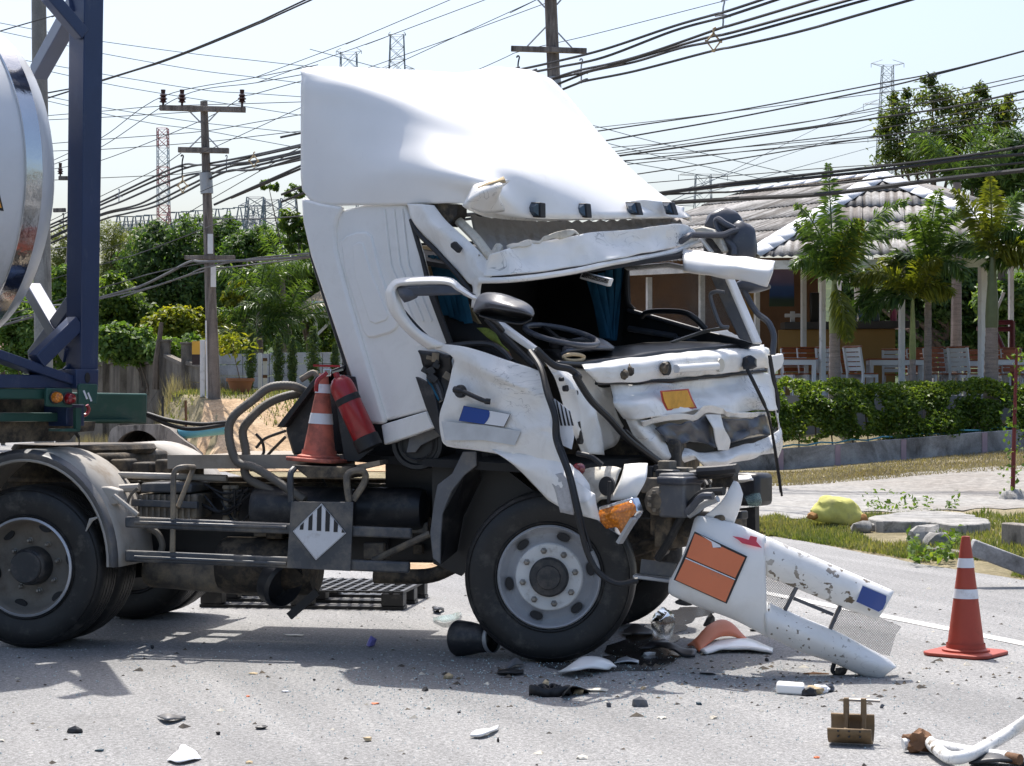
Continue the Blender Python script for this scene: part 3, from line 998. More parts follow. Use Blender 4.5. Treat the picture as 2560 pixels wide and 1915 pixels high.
# terrace the restaurant stands on
fl = MB()
ta, tb = wall_pts[0] + V((-1.0, 3.0, 0)), wall_pts[-1] + V((2, 2.4, 0))
fl.hexa([V((ta.x, ta.y, -0.2)), V((tb.x, tb.y, -0.2)), V((tb.x + 2, 62, -0.2)), V((ta.x - 2, 62, -0.2))], (0, 0, 1.80))
tag(fl.build('terrace', 'floor_tile', None, smooth=0), None, None, kind='structure')
FLOOR = 1.60
def hedge(name, pts, z0, z1, depth, n, label, seed):
 r = np.random.default_rng(seed)
 t = thing(name, pts[0], label, 'hedge')
 seg = [(b - a).length for a, b in zip(pts[:-1], pts[1:])]
 cum = np.cumsum([0] + seg)
 u = r.uniform(0, cum[-1], n)
 P = np.zeros((n, 3))
 for i in range(n):
  j = min(len(seg) - 1, int(np.searchsorted(cum, u[i]) - 1))
  q = V(pts[j]).lerp(V(pts[j + 1]), (u[i] - cum[j]) / seg[j])
  P[i] = q
 prof = np.array([noise.noise(V((x * 1.1, 1, seed))) * 0.16 + noise.noise(V((x * 4.1, 5, seed))) * 0.10 for x in u])
 bot = np.array([noise.noise(V((x * 1.6, 9, seed))) * 0.22 for x in u])
 zz_ = r.beta(1.3, 1.1, n)
 P[:, 2] = z0 + bot + (z1 + prof - z0 - bot) * zz_
 face = r.random(n) < 0.72
 bulge = np.array([noise.noise(V((u[i] * 2.4, P[i, 2] * 2.4, seed + 3))) * 0.22 for i in range(n)])
 P[:, 1] += np.where(face, -depth / 2 + r.normal(0, 0.06, n), r.uniform(-depth / 2, depth / 2, n)) - bulge + .5 * zz_ ** 2
 # gaps: thin out by a noise field
 keep = np.array([noise.noise(V((P[i, 0] * 3, P[i, 2] * 3.5, seed))) > -0.32 for i in range(n)])
 P = P[keep]
 m = len(P)
 nn = r.normal(size=(m, 3)) * 0.7 + np.array([0, -0.35, 0.9])
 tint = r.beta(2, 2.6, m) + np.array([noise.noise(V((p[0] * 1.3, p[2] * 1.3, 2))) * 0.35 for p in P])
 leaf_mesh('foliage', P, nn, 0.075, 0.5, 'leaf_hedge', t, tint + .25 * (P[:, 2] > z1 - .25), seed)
 st = MB()
 for i in range(int(cum[-1] / 0.35)):
  j = min(len(seg) - 1, int(np.searchsorted(cum, i * 0.35 + 0.1) - 1))
  q = V(pts[j]).lerp(V(pts[j + 1]), (i * 0.35 + 0.1 - cum[j]) / seg[j])
  b = V((q.x, q.y, z0 - 0.45))
  st.tube([b, b + V((random.uniform(-.1, .1), 0, 0.9))], 0.014, 5)
 st.build('stem', 'bark', t)
 return t
hp = [p + V((0, 0.5, 0)) for p in wall_pts]
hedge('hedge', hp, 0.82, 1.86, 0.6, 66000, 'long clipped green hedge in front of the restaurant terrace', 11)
# ------------------------------------------------------------------ restaurant pavilion
rest_o = at('I', 500, 1290, 40.6); rest_o.z = FLOOR
rest = thing('restaurant_pavilion', rest_o, 'open sided restaurant with weathered corrugated roof and white posts', 'building')
A = at('I', 830, 95, 45.5)                 # apex
C1 = at('I', 75, 560, 39.6)                # front left eave corner
C2 = at('I', 1900, 540, 38.6)              # front right eave corner
C2.z = C1.z
C3 = at('0', 1290, 575, 46.0)              # left rear eave
RG = A + (C3 - C1) * 0.95
RB = at('0', 2520, 560, 50)                # right rear corner
def sheets(eL, eR, ridge_pts, rows, cols, seed):
 """face bounded below by eave eL-eR and above by the line ridge_pts; sheets run up the slope"""
 r_ = random.Random(seed)
 eL, eR = V(eL), V(eR)
 e = (eR - eL)
 W = e.length
 e = e / W
 top = V(ridge_pts[0])
 up = (top - eL) - e * (top - eL).dot(e)
 Hh = up.length
 up = up / Hh
 nrm = e.cross(up).normalized()
 if nrm.z < 0:
  nrm = -nrm
 poly = [((V(p) - eL).dot(e), (V(p) - eL).dot(up)) for p in [eL] + list(ridge_pts) + [eR]]
 def ymax(s):
  best = 0
  for (x0, y0), (x1, y1) in zip(poly[:-1], poly[1:]):
   if min(x0, x1) <= s <= max(x0, x1) and abs(x1 - x0) > 1e-6:
    best = max(best, y0 + (y1 - y0) * (s - x0) / (x1 - x0))
  return best
 smin = min(p[0] for p in poly)
 smax = max(p[0] for p in poly)
 cw = (smax - smin) / cols
 rh = Hh / rows
 pitch = 0.17
 for i in range(rows):
  for j in range(cols):
   s0, s1 = smin + j * cw, smin + (j + 1) * cw + 0.05
   t0 = i * rh - (0.0 if i == 0 else 0.10)
   t1 = (i + 1) * rh
   lift = 0.006 + r_.uniform(0, 0.006)
   n = max(2, int((s1 - s0) / (pitch / 4)))
   vs, fs = [], []
   cnt = 0
   ws = []
   wr = {}
   jit = r_.uniform(-0.03, 0.03)
   for q in range(n + 1):
    s = s0 + (s1 - s0) * q / n
    ym = ymax(s)
    a, b = t0 + jit * (i > 0), min(t1, ym)
    if ym <= t0 + 0.02:
     a = b = None
    wv = 0.019 * math.sin(2 * math.pi * s / pitch)
    if a is not None and b > a:
     if s < 0 or s > W:
      a = max(a, 0)
     vs.append(eL + e * s + up * a + nrm * (wv + lift + 0.016))
     vs.append(eL + e * s + up * b + nrm * (wv + 0.0))
     ws += [wv / .038 + .5 + wr.setdefault(int(s / pitch + 100), r_.uniform(-.75, .45))] * 2
     if cnt:
      k = len(vs)
      fs.append((k - 4, k - 2, k - 1, k - 3))
     cnt += 1
    else:
     cnt = 0
   if fs:
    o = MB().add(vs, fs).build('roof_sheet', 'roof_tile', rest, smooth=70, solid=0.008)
    o.data.attributes.new('wave', 'FLOAT', 'POINT').data.foreach_set('value', ws)
sheets(C1, C2, [A], 5, 14, 1)
sheets(C3, C1, [RG, A], 6, 9, 2)
sheets(C2, RB, [A, A + V((2.2, 4.5, 0))], 4, 6, 3)
# ridge caps
def caps(p, q, n):
 p, q = V(p), V(q)
 for i in range(n):
  a = p.lerp(q, i / n); b = p.lerp(q, (i + 1.06) / n)
  mb = MB()
  d = (b - a).normalized()
  s = d.cross(V((0, 0, 1))).normalized()
  u = s.cross(d)
  sec = [(-0.25, -0.02), (-0.15, 0.06), (0, 0.09), (0.15, 0.06), (0.25, -0.02)]
  vs = [a + s * x + u * (y + 0.03) for x, y in sec] + [b + s * x + u * (y + 0.035) for x, y in sec]
  fs = [(k, k + 1, k + 6, k + 5) for k in range(4)]
  mb.add(vs, fs).build('ridge_cap', 'ridge_white', rest, smooth=70, solid=0.012)
caps(C1, A, 12)
caps(C2, A, 12)
caps(RG, A, 9)
# eave beams, rafters' fascia
def beam(p, q, w, h, mat='white_trim', nm='eave_beam'):
 MB().bar(p, q, w, h).build(nm, mat, rest, bevel=0.006)
beam(C1 + V((0.1, 0.12, -0.14)), C2 + V((0, 0.12, -0.14)), 0.05, 0.17)
beam(C1 + V((0.05, 0.15, -0.15)), C3 + V((0.1, 0.1, -0.15)), 0.05, 0.17)
# posts
def post(k, x, y, Y, w, z1=None, mat='white_trim'):
 b = at(k, x, y, Y)
 top = (z1 if z1 else C1.z - 0.1)
 mb = MB()
 mb.box((b.x, b.y, (FLOOR + top) / 2 - 0.02), (w, w, top - FLOOR + 0.04), Matrix.Rotation(R(18), 3, 'Z'))
 mb.build('post', mat, rest, bevel=0.006)
for x, Y, w in ((497, 40.8, 0.10), (952, 40.4, 0.10), (1417, 39.6, 0.135), (1890, 39.2, 0.12)):
 post('I', x, 800, Y, w)
for x, Y in ((388, 44.2), (808, 45.0), (120, 43.2), (695, 49.0), (1580, 48.0), (590, 50.5)):
 post('I', x, 800, Y, 0.10, C1.z + 0.35, 'white_trim')
for x, Y in ((1402, 44.6), (1516, 43.4), (1300, 45.5)):
 post('0', x, 640, Y, 0.11, C1.z - 0.1)
# dark ceiling and back wall with kitchen
MB().bar(at('I', 600, 690, 50), at('I', 760, 690, 50), 0.08, 0.1).build('brace', 'white_trim', rest)
MB().bar(at('I', 650, 610, 49), at('I', 700, 720, 49), 0.06).build('brace', 'white_trim', rest)
MB().bar(at('I', 1540, 760, 47.8), at('I', 1480, 900, 47.8), 0.06).build('brace', 'white_trim', rest)
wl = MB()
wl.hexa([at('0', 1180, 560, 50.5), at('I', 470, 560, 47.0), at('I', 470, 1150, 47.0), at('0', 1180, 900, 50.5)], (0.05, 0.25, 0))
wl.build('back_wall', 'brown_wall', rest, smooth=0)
wl = MB()
wl.hexa([at('I', 50, 740, 46.6), at('I', 112, 740, 46.6), at('I', 112, 1150, 46.6), at('I', 50, 1150, 46.6)], (0, 0.1, 0))
wl.build('wall_strip', 'ochre_wall', rest, smooth=0)
ps = MB()
ps.hexa([at('I', 198, 618, 46.5), at('I', 332, 618, 46.5), at('I', 335, 842, 46.5), at('I', 190, 842, 46.5)], (0, 0.03, 0))
def poster_mat(name):
 m, nt, p = base(name)
 c = nt.nodes.new('ShaderNodeTexCoord')
 sp = nt.nodes.new('ShaderNodeSeparateXYZ')
 nt.links.new(c.outputs['Generated'], sp.inputs[0])
 col = ramp(nt, sp.outputs[2], [(0.0, (0.05, 0.09, 0.05)), (0.18, (0.03, 0.07, 0.06)), (0.30, (0.03, 0.09, 0.28)), (0.5, (0.06, 0.14, 0.38)), (0.62, (0.19, 0.17, 0.32)), (1.0, (0.30, 0.22, 0.32))])
 b = tex(nt, 3.0, 2, 0.5, kind='ShaderNodeTexVoronoi')
 col = mix(nt, 0.35, col, ramp(nt, b.outputs['Distance'], [(0.1, 0.75), (0.5, 0.3)]), 'OVERLAY')
 nt.links.new(col, p.inputs['Base Color'])
 return m
D('poster_print', poster_mat)
tag(ps.build('wall_poster', 'poster_print', None, smooth=0), 'large blue and mauve poster on the brown restaurant wall', 'poster')
# bar counter
bc = thing('bar_counter', at('I', 600, 1150, 44.5), 'ochre bar counter with dark top inside the restaurant', 'counter')
bl, br_ = at('I', 245, 975, 45.0), at('I', 915, 970, 44.3)
MB().hexa([V((bl.x, bl.y, FLOOR)), V((br_.x, br_.y, FLOOR)), V((br_.x, br_.y, br_.z)), V((bl.x, bl.y, br_.z))], (0.05, 0.5, 0)).build('front_panel', 'ochre_wall', bc, smooth=0)
tl, tr_ = at('I', 275, 955, 44.9), at('I', 1045, 948, 44.1)
MB().hexa([V((tl.x, tl.y - .15, br_.z + 0.004)), V((tr_.x, tr_.y - .15, br_.z + 0.004)), V((tr_.x, tr_.y + .6, br_.z + 0.004)), V((tl.x, tl.y + .6, br_.z + 0.004))], (0, 0, 0.16)).build('counter_top', 'counter_top', bc, smooth=0, bevel=0.01)
ctz = br_.z + 0.164
def bowl(x, w, h, mat, label, Y=44.3, name='bowl'):
 b = at('I', x, 915, Y); b.z = ctz
 s = w / 2.2986 / F * Y / 2
 mb = MB().lathe([(s * 0.72, 0), (s, h), (s * 0.92, h), (s * 0.66, 0.02), (0.0, 0.02)], b, (0, 0, 1), 16)
 mb.poly([b + V((s * 0.72 * math.cos(a), s * 0.72 * math.sin(a), 0)) for a in [k * math.pi / 8 for k in range(16)]])
 o = mb.build(name, mat)
 tag(o, label, 'bowl', 'bowls on the bar counter')
D('plastic_blue', plain, (0.02, 0.045, 0.30), 0.35)
D('plastic_teal', plain, (0.05, 0.12, 0.24), 0.35, var=0.3, vs=20)
D('plastic_pink', plain, (0.35, 0.05, 0.13), 0.4)
D('plastic_green', plain, (0.02, 0.05, 0.07), 0.4)
bowl(630, 60, 0.24, 'plastic_blue', 'leftmost deep blue plastic tub on the bar counter')
bowl(680, 40, 0.26, 'plastic_blue', 'narrow deep blue tub second from left on the counter', 44.5)
bowl(735, 75, 0.24, 'plastic_teal', 'wide ribbed teal tub in the middle of the counter')
bowl(800, 62, 0.25, 'plastic_green', 'dark green tub right of the teal tub on the counter')
bowl(905, 46, 0.25, 'plastic_pink', 'pink plastic tub at the right end of the counter', 44.4, 'pink_tub')
kn = at('I', 325, 940, 45.0); kn.z = ctz
tk = MB().box(kn + V((0, 0, .12)), (0.10, 0.08, 0.24)).box(kn + V((0, 0, .15)), (0.34, 0.07, 0.08))
tag(tk.build('tap_handle', 'ridge_white', None, bevel=0.01), 'small white cross shaped fitting on the left of the counter', 'fitting')
spk = at('I', 465, 940, 45.2)
tag(MB().box((spk.x, spk.y, ctz + 0.33), (0.30, 0.22, 0.65)).build('loudspeaker', 'black_clean', None, bevel=0.02), 'black loudspeaker box standing on the counter behind a post', 'loudspeaker')
# chairs: prototype at the origin facing +x, then copies
def make_chair():
 t = thing('dining_chair', (0, 0, 0), 'x', 'chair', 'restaurant chairs')
 for sx in (-1, 1):
  for sy in (-1, 1):
   mb = MB()
   if sx < 0:
    mb.bar((-0.24, sy * 0.2, 0), (-0.20, sy * 0.2, 0.45), 0.045, 0.055)
    mb.bar((-0.20, sy * 0.2, 0.45), (-0.32, sy * 0.2, 0.96), 0.045, 0.055)
   else:
    mb.bar((0.20, sy * 0.2, 0), (0.20, sy * 0.2, 0.42), 0.045, 0.05)
   mb.build('leg', 'chair_white', t)
 for sy in (-1, 1):
  MB().bar((-0.2, sy * 0.2, 0.39), (0.2, sy * 0.2, 0.39), 0.03, 0.06).build('seat_rail', 'chair_white', t)
 for k in range(5):
  MB().box((-0.17 + 0.085 * k, 0, 0.437), (0.072, 0.46, 0.022)).build('seat_slat', 'chair_wood', t)
 for k in range(5):
  z = 0.53 + 0.095 * k
  x = -0.20 - 0.12 * (z - 0.45) / 0.51 + 0.035
  MB().box((x, 0, z), (0.018, 0.42, 0.075), Matrix.Rotation(R(-13), 3, 'Y')).build('back_slat', 'chair_wood', t)
  MB().box((x - 0.0185, 0, z), (0.012, 0.40, 0.075), Matrix.Rotation(R(-13), 3, 'Y')).build('back_slat_rear', 'chair_white', t)
 MB().box((-0.30, 0, 0.97), (0.07, 0.46, 0.022), Matrix.Rotation(R(-13), 3, 'Y')).build('top_rail', 'chair_wood', t)
 return t
def make_table():
 t = thing('dining_table', (0, 0, 0), 'x', 'table', 'restaurant tables')
 for sx in (-1, 1):
  for sy in (-1, 1):
   MB().bar((sx * 0.52, sy * 0.33, 0), (sx * 0.52, sy * 0.33, 0.7), 0.075).build('leg', 'chair_white', t)
 MB().box((0, 0, 0.66), (1.10, 0.74, 0.10)).build('apron', 'chair_white', t)
 for k in range(6):
  MB().box((0, -0.33 + 0.132 * k, 0.73), (1.18, 0.12, 0.025)).build('top_slat', 'chair_wood', t)
 return t
chair0 = make_chair()
table0 = make_table()
chairs = [  # bearing x (Q), distance, yaw (deg), label
 (160, 41.6, -70, 'orange backed chair turned from the road at the left table'),
 (75, 42.6, 100, 'pale rear of chair at the far left of the terrace'),
 (180, 44.8, -95, 'orange chair half hidden behind the leftmost chairs'),
 (300, 41.4, -75, 'orange chair just left of the first front post'),
 (465, 41.6, 60, 'white backed chair behind the leftmost palm trunk'),
 (625, 43.4, -85, 'reddish orange chair in shade before the ochre bar'),
 (590, 41.5, 20, 'chair seen side on just right of the leftmost palm'),
 (745, 40.9, 40, 'bright white chair back right of the leftmost palm'),
 (1030, 43.6, 75, 'shaded white chair back beyond the second front post'),
 (1210, 44.4, -85, 'reddish chair back behind the middle palm trunk'),
 (1270, 46.5, 55, 'weathered tall chair back near the trees behind the bar'),
 (1290, 42.0, -80, 'orange chair just right of the middle palm trunk'),
 (1450, 41.4, -75, 'large bright orange chair between middle palm and right post'),
 (1570, 42.0, 60, 'narrow white chair back behind the large orange chair'),
 (1665, 41.2, 55, 'white chair back just left of the thick right post'),
 (1785, 43.6, -85, 'orange chair back peeping out left of the thick post'),
 (2140, 42.0, -85, 'orange chair at the far right table'),
 (2085, 43.4, -95, 'dark orange chair low behind the far right table')]
def place(proto, first, x, Y, yaw, label):
 o = proto if first else copy_tree(proto)
 p = at('Q', x, 1000, Y)
 o.location = (p.x, p.y, FLOOR)
 o.rotation_euler = (0, 0, R(yaw))
 o['label'] = label
 return o
tables = [(40, 41.0, 5, 'left table partly hidden by the wrecked cab'), (1050, 41.3, -4, 'table in front of the second post by the middle palm'),
          (2150, 40.9, 0, 'far right table beside the right palm trunk'), (1790, 42.6, 8, 'low lit table behind the thick right post'),
          (1120, 45.6, 0, 'small pale table at the end of the bar')]
for i, c in enumerate(tables[1:] + tables[:1]):
 place(table0, False, *c)
for i, c in enumerate(chairs[1:] + chairs[:1]):
 place(chair0, False, *c)
def drop(o):
 for c in list(o.children):
  drop(c)
 bpy.data.objects.remove(o)
drop(chair0); drop(table0)
# maroon swing frame at the right
sw = thing('swing_frame', at('I', 1580, 1150, 45.0), 'maroon painted metal frame behind the right palm', 'frame')
for a, b in (((1588, 925), (1580, 1200)), ((1480, 935), (1590, 932)), ((1385, 970), (1585, 972)), ((1490, 985), (1545, 1110))):
 p, q = at('I', *a, 45.0), at('I', *b, 45.0)
 q.z = max(q.z, FLOOR)
 MB().tube([p, q], 0.055, 8).build('bar', 'maroon', sw)
MB().tube([at('I', 1588, 925, 45), V((at('I', 1588, 925, 45).x, at('I', 1588, 925, 45).y, FLOOR))], 0.06, 8).build('upright', 'maroon', sw)
# ------------------------------------------------------------------ palms in front of the restaurant
def palm(name, label, k, base, crown, Y, r0, fr, shaft_mat, mat, shaft_len, seed, group='feathery palms by the hedge'):
 b = at(k, *base, Y)
 b.z = max(height(b.x, b.y), 0.6)
 c = at(k, *crown, Y)
 t = thing(name, b, label, 'palm', group)
 low = c.lerp(b, shaft_len)
 mb = MB()
 n = 40
 prof = []
 L = (low - b).length
 path = [b.lerp(low, i / n) for i in range(n + 1)]
 rs = [r0 * (1.15 - 0.35 * i / n) * (1.06 if i % 3 == 0 else 1.0) for i in range(n + 1)]
 mb.tube(path, rs, 10)
 mb.build('trunk', 'palm_trunk', t)
 MB().tube([low.lerp(c, i / 6) for i in range(7)], [r0 * x for x in (0.86, 0.9, 0.84, 0.74, 0.62, 0.5, 0.38)], 10).build('crownshaft', shaft_mat, t)
 for i, (dx, dz, dy, L, droop, m, lt) in enumerate(fr):
  frond(c - V((0, 0, 0.05)), (dx, dy, dz), L * .85, droop, 110, 0.38, m or mat, t, seed + i, True, 0.042, 0.15, lt)
 return t
G_, O_, K_ = 'frond_green', 'frond_olive', 'frond_dark'
palm('feather_palm', 'tall feathery palm right of the wrecked cab, second post behind it', 'I', (570, 1330), (565, 690), 38.0, 0.115,
     [(-0.05, 1, 0, 2.6, 0.05, G_, .05), (0.42, 1, -0.1, 2.5, 1.5, G_, .05), (-.25, 1, -.1, 2.0, 1.6, G_, 0), (.1, 1, -.3, 1.7, 1.8, K_, 0), (0.55, 1, 0.3, 2.6, 1.9, K_, .1), (-0.35, 1, 0.1, 1.6, 1.2, K_, 0), (0.25, 1, -0.2, 1.5, 0.9, O_, .1), (-0.5, .8, -0.3, 1.4, 2.2, G_, 0), (0.1, -0.5, -0.5, 1.55, 1.0, O_, 0.05), (0.5, .5, 0.5, 1.5, 1.8, K_, 0)],
     'crownshaft', G_, 0.35, 21)
palm('feather_palm', 'middle palm with a yellow green crownshaft and drooping dark fronds', 'I', (1015, 1300), (1015, 790), 38.2, 0.07,
     [(-0.5, .8, -0.1, 1.7, 2.6, O_, 0), (-0.8, .7, 0.2, 1.7, 3.0, K_, 0), (0.15, 1, -0.2, 1.3, 2.6, O_, .1), (0.45, .7, -.3, 1.1, 2.6, O_, .15), (-0.2, 1, .3, 1.5, 2.2, O_, .05), (-.9, .35, -.2, 1.4, 2.2, K_, -.1)],
     'crownshaft', O_, 0.48, 41)
palm('feather_palm', 'thick trunked palm at the right with upright yellowish fronds', 'I', (1462, 1590), (1475, 560), 37.7, 0.135,
     [(-0.05, 1, -0.1, 1.8, 0.4, O_, .1), (-0.28, 1, 0.1, 1.8, 1.3, O_, 0), (0.25, 1, 0.1, 1.7, 1.2, G_, .05), (0.55, .35, -0.2, 1.2, 2.4, O_, .15), (0.4, .6, -.4, 1.3, 2.8, O_, .1), (-0.35, .6, .3, 1.3, 2.2, K_, 0), (1, .6, .3, 1.8, 1.2, K_, 0)],
     'crownshaft_green', O_, 0.42, 61)
palm('feather_palm', 'bright green drooping palm between the middle and right palms', 'I', (1100, 1250), (1105, 640), 38.5, 0.075,
     [(0.02, 1, -0.1, 2.0, 2.6, G_, .12), (0.12, 1, -.1, 1.9, 3.0, G_, .1), (-0.12, 1, -.2, 1.9, 2.8, G_, .1), (0.45, 1, .1, 1.9, 3.0, K_, 0), (0.3, .5, -.4, 1.3, 3.0, G_, .05), (-.3, .6, .1, 1.2, 3.0, K_, 0)],
     'crownshaft_green', G_, 0.2, 81)
palm('feather_palm', 'palm past the right edge with only frond tips showing', 'I', (1790, 1500), (1745, 560), 37.8, 0.14,
     [(-0.6, .9, 0, 1.6, 1.6, K_, 0), (-.4, .7, -.2, 1.4, 2.0, K_, 0), (0, 1, 0, 1.8, .6, G_, .1), (-.9, .4, 0, 1.3, 1.5, K_, 0)], 'crownshaft_green', K_, 0.3, 95)
# slim vine stake beside the drain
vs_ = thing('vine_stake', on_ground('N', 1580, 915, 0.12), 'thin reddish stake with climbing vine at the right edge', 'stake')
p0, p1 = on_ground('N', 1580, 915, 0.12), at('I', 1612, 1085, on_ground('N', 1580, 915, 0.12).y)
MB().tube([p0 - V((0, 0, .1)), p0.lerp(p1, .5), p1], [0.035, 0.028, 0.02], 7).build('stake', 'maroon', vs_)
r_ = np.random.default_rng(4)
P = np.array([p0.lerp(p1, t) + V((random.gauss(0, .07), random.gauss(0, .05), random.gauss(0, .03))) for t in r_.uniform(0, 1, 150)])
leaf_mesh('vine', P, r_.normal(size=(150, 3)), 0.07, 0.7, 'leaf_hedge', vs_)
rb = MB().lathe([(0.02, 0.24), (0.13, 0.2), (0.24, 0.08), (0.28, -0.05)], p0, (0, 0, 1), 9).shift(crumple(0.05, 5))
rb.build('stone_base', 'rock', vs_)
# ------------------------------------------------------------------ trees
TR = 'trees behind the restaurant'
tree('sparse_tree', 'tall sparse tree with thin branches behind the restaurant roof', 'D',
     [(1280, 900, 190, 170), (1050, 760, 120, 130), (1280, 640, 120, 130), (1500, 720, 150, 130), (1720, 760, 110, 130), (1030, 980, 130, 110), (1560, 900, 200, 120), (1110, 620, 40, 50), (1260, 540, 50, 70), (1010, 640, 45, 60), (1560, 590, 60, 50), (960, 850, 80, 90), (1620, 600, 40, 60), (1780, 660, 50, 60), (1240, 1050, 250, 80)],
     58, 'leaf_thin', 9000, 0.15, 0.4, 0.12, 1300, TR, 31, 0.1, 1.9)
tree('leafy_tree', 'dense shaded tree filling the view under the restaurant roof', 'I',
     [(1250, 760, 150, 190), (1100, 650, 150, 120), (1400, 900, 160, 190), (1180, 950, 140, 130), (880, 760, 120, 110), (1330, 640, 130, 110), (700, 740, 110, 120), (620, 650, 80, 80), (1000, 1000, 160, 120), (1300, 1040, 160, 110), (760, 900, 120, 120), (950, 860, 120, 120)],
     56, 'leaf_mango', 26000, 0.17, 0.42, 0.2, 1230, TR, 32)
tree('leafy_tree', 'sunlit bushy growth at the far right under the eave', 'I',
     [(1640, 800, 110, 160), (1560, 960, 120, 130), (1700, 1020, 120, 150), (1480, 820, 110, 120)], 54, 'leaf_bright', 9000, 0.17, 0.42, 0.12, 1600, TR, 33)
tree('dark_tree', 'dark palm like thicket at the upper right corner above the roof', 'D',
     [(1700, 1080, 160, 130), (1800, 960, 120, 120), (1500, 1130, 140, 90), (1820, 1180, 120, 140), (1640, 1220, 120, 80)], 54, 'leaf_dark', 8000, 0.26, 0.16, 0.16, 1720, TR, 34)
ft = thing('tall_palm', at('D', 1420, 1200, 52), 'light green plume palm rising behind the roof ridge', 'palm', TR)
ft.location.z = height(ft.location.x, ft.location.y)
cpt = at('D', 1430, 1180, 52)
MB().tube([V(ft.location) - V((0, 0, .1)), cpt], [0.16, 0.10], 8).build('trunk', 'palm_trunk', ft)
for i in range(9):
 a = random.Random(i).uniform(-1, 1)
 frond(cpt, (a * 0.8, 0.3 * math.sin(i * 2.1), 1.0), 2.1 - abs(a) * 0.5, 1.6, 60, 0.5, 'frond_dark', ft, 300 + i, True, 0.04, 0.1, 0.05)
LT = 'trees on the left beyond the old wall'
tree('mango_tree', 'big round dark green mango tree left of the wooden pole', '0',
     [(400, 600, 80, 95), (330, 560, 70, 70), (440, 520, 75, 55), (320, 640, 65, 80), (420, 690, 80, 80), (490, 560, 50, 70), (470, 640, 60, 80), (350, 530, 50, 50), (490, 500, 40, 30), (370, 720, 70, 60), (285, 600, 30, 50)],
     70, 'leaf_mango', 24000, 0.19, 0.42, 0.25, 400, LT, 41, 0.6)
tree('bamboo_clump', 'pale yellow green feathery tree just right of the blue post', '0',
     [(260, 560, 45, 75), (240, 510, 40, 40), (270, 640, 40, 60), (235, 600, 30, 80)], 88, 'leaf_bamboo', 9000, 0.22, 0.14, 0.12, 255, LT, 42, 0.2)
tree('bamboo_clump', 'pale feathery tree in front of the substation left of the mango', '0',
     [(310, 535, 45, 45), (325, 510, 28, 20)], 92, 'leaf_bamboo', 4000, 0.22, 0.14, 0.1, 310, LT, 43, 0.2)
tree('bamboo_clump', 'pale feathery tree seen between the tank and the blue post', '0',
     [(135, 560, 40, 80), (125, 640, 45, 60), (160, 520, 30, 40)], 86, 'leaf_bamboo', 7000, 0.22, 0.16, 0.12, 140, LT, 44, 0.2)
tree('leafy_shrub', 'yellow leaved bush left of the pole above the old wall', '0',
     [(375, 700, 45, 40), (340, 715, 40, 40), (410, 720, 35, 50), (430, 690, 20, 25)], 60, 'leaf_yellow', 5000, 0.17, 0.45, 0.05, 370, LT, 45)
tree('leafy_shrub', 'broad pale green shrub just above the old wall', '0',
     [(290, 750, 60, 40), (370, 760, 60, 35), (250, 740, 40, 45), (420, 760, 30, 40)], 58.6, 'leaf_bright', 6500, 0.17, 0.55, 0.05, 330, LT, 46)
tree('leafy_shrub', 'green climbing shrub right of the blue post', '0',
     [(250, 650, 50, 60), (240, 720, 40, 50), (300, 690, 40, 50)], 63, 'leaf_hedge', 5000, 0.18, 0.5, 0.06, 250, LT, 47)
tree('leafy_shrub', 'mixed green scrub under the white tank', '0',
     [(60, 720, 70, 50), (130, 700, 50, 70), (20, 690, 60, 50), (110, 770, 60, 40), (40, 780, 60, 30), (150, 620, 40, 60)], 60, 'leaf_bright', 9000, 0.17, 0.5, 0.06, 80, LT, 48)
tree('dark_tree', 'dark glossy tree directly right of the wooden pole', '0',
     [(520, 560, 45, 60), (500, 620, 45, 70), (560, 520, 45, 35), (540, 690, 60, 80), (620, 560, 60, 60), (590, 640, 70, 80), (640, 700, 60, 60), (500, 720, 40, 60)],
     64, 'leaf_dark', 17000, 0.17, 0.35, 0.18, 560, LT, 49)
tree('leafy_tree', 'red flecked leafy tree beside the cab rear edge', '0',
     [(660, 590, 40, 60), (690, 660, 35, 60), (650, 520, 35, 45), (620, 480, 30, 25), (700, 740, 30, 60), (580, 400, 22, 12), (640, 415, 25, 14)], 60, 'leaf_hedge', 8000, 0.16, 0.45, 0.1, 670, LT, 50)
tree('leafy_shrub', 'yellow green leaves low beside the wooden pole', '0',
     [(505, 640, 25, 40), (480, 700, 22, 40), (525, 610, 18, 18)], 58, 'leaf_yellow', 1800, 0.15, 0.45, 0.04, 500, LT, 51)
r2 = np.random.default_rng(88)
wl_ = []
for i in range(46):
 x_ = -75 + 150 * (i + .5) / 46 + r2.uniform(-1.2, 1.2)
 y_ = r2.uniform(100, 135)
 h_ = r2.uniform(4.0, 7.0)
 z_ = height(x_, y_)
 wl_ += [((x_, y_, z_ + h_ * .5), (r2.uniform(1.8, 2.8), 2.0, h_ * .5)), ((x_ + 1.2, y_, z_ + h_ * .25), (2.4, 2.0, h_ * .3))]
P, Nn, T_ = lobe_points(wl_, 34000, 88, .5)
wo = leaf_mesh('distant_woodland', P, Nn, .5, .5, 'leaf_dark', None, T_, 88)
tag(wo, 'far belt of mixed green trees beyond the gardens', 'woodland', kind='stuff')
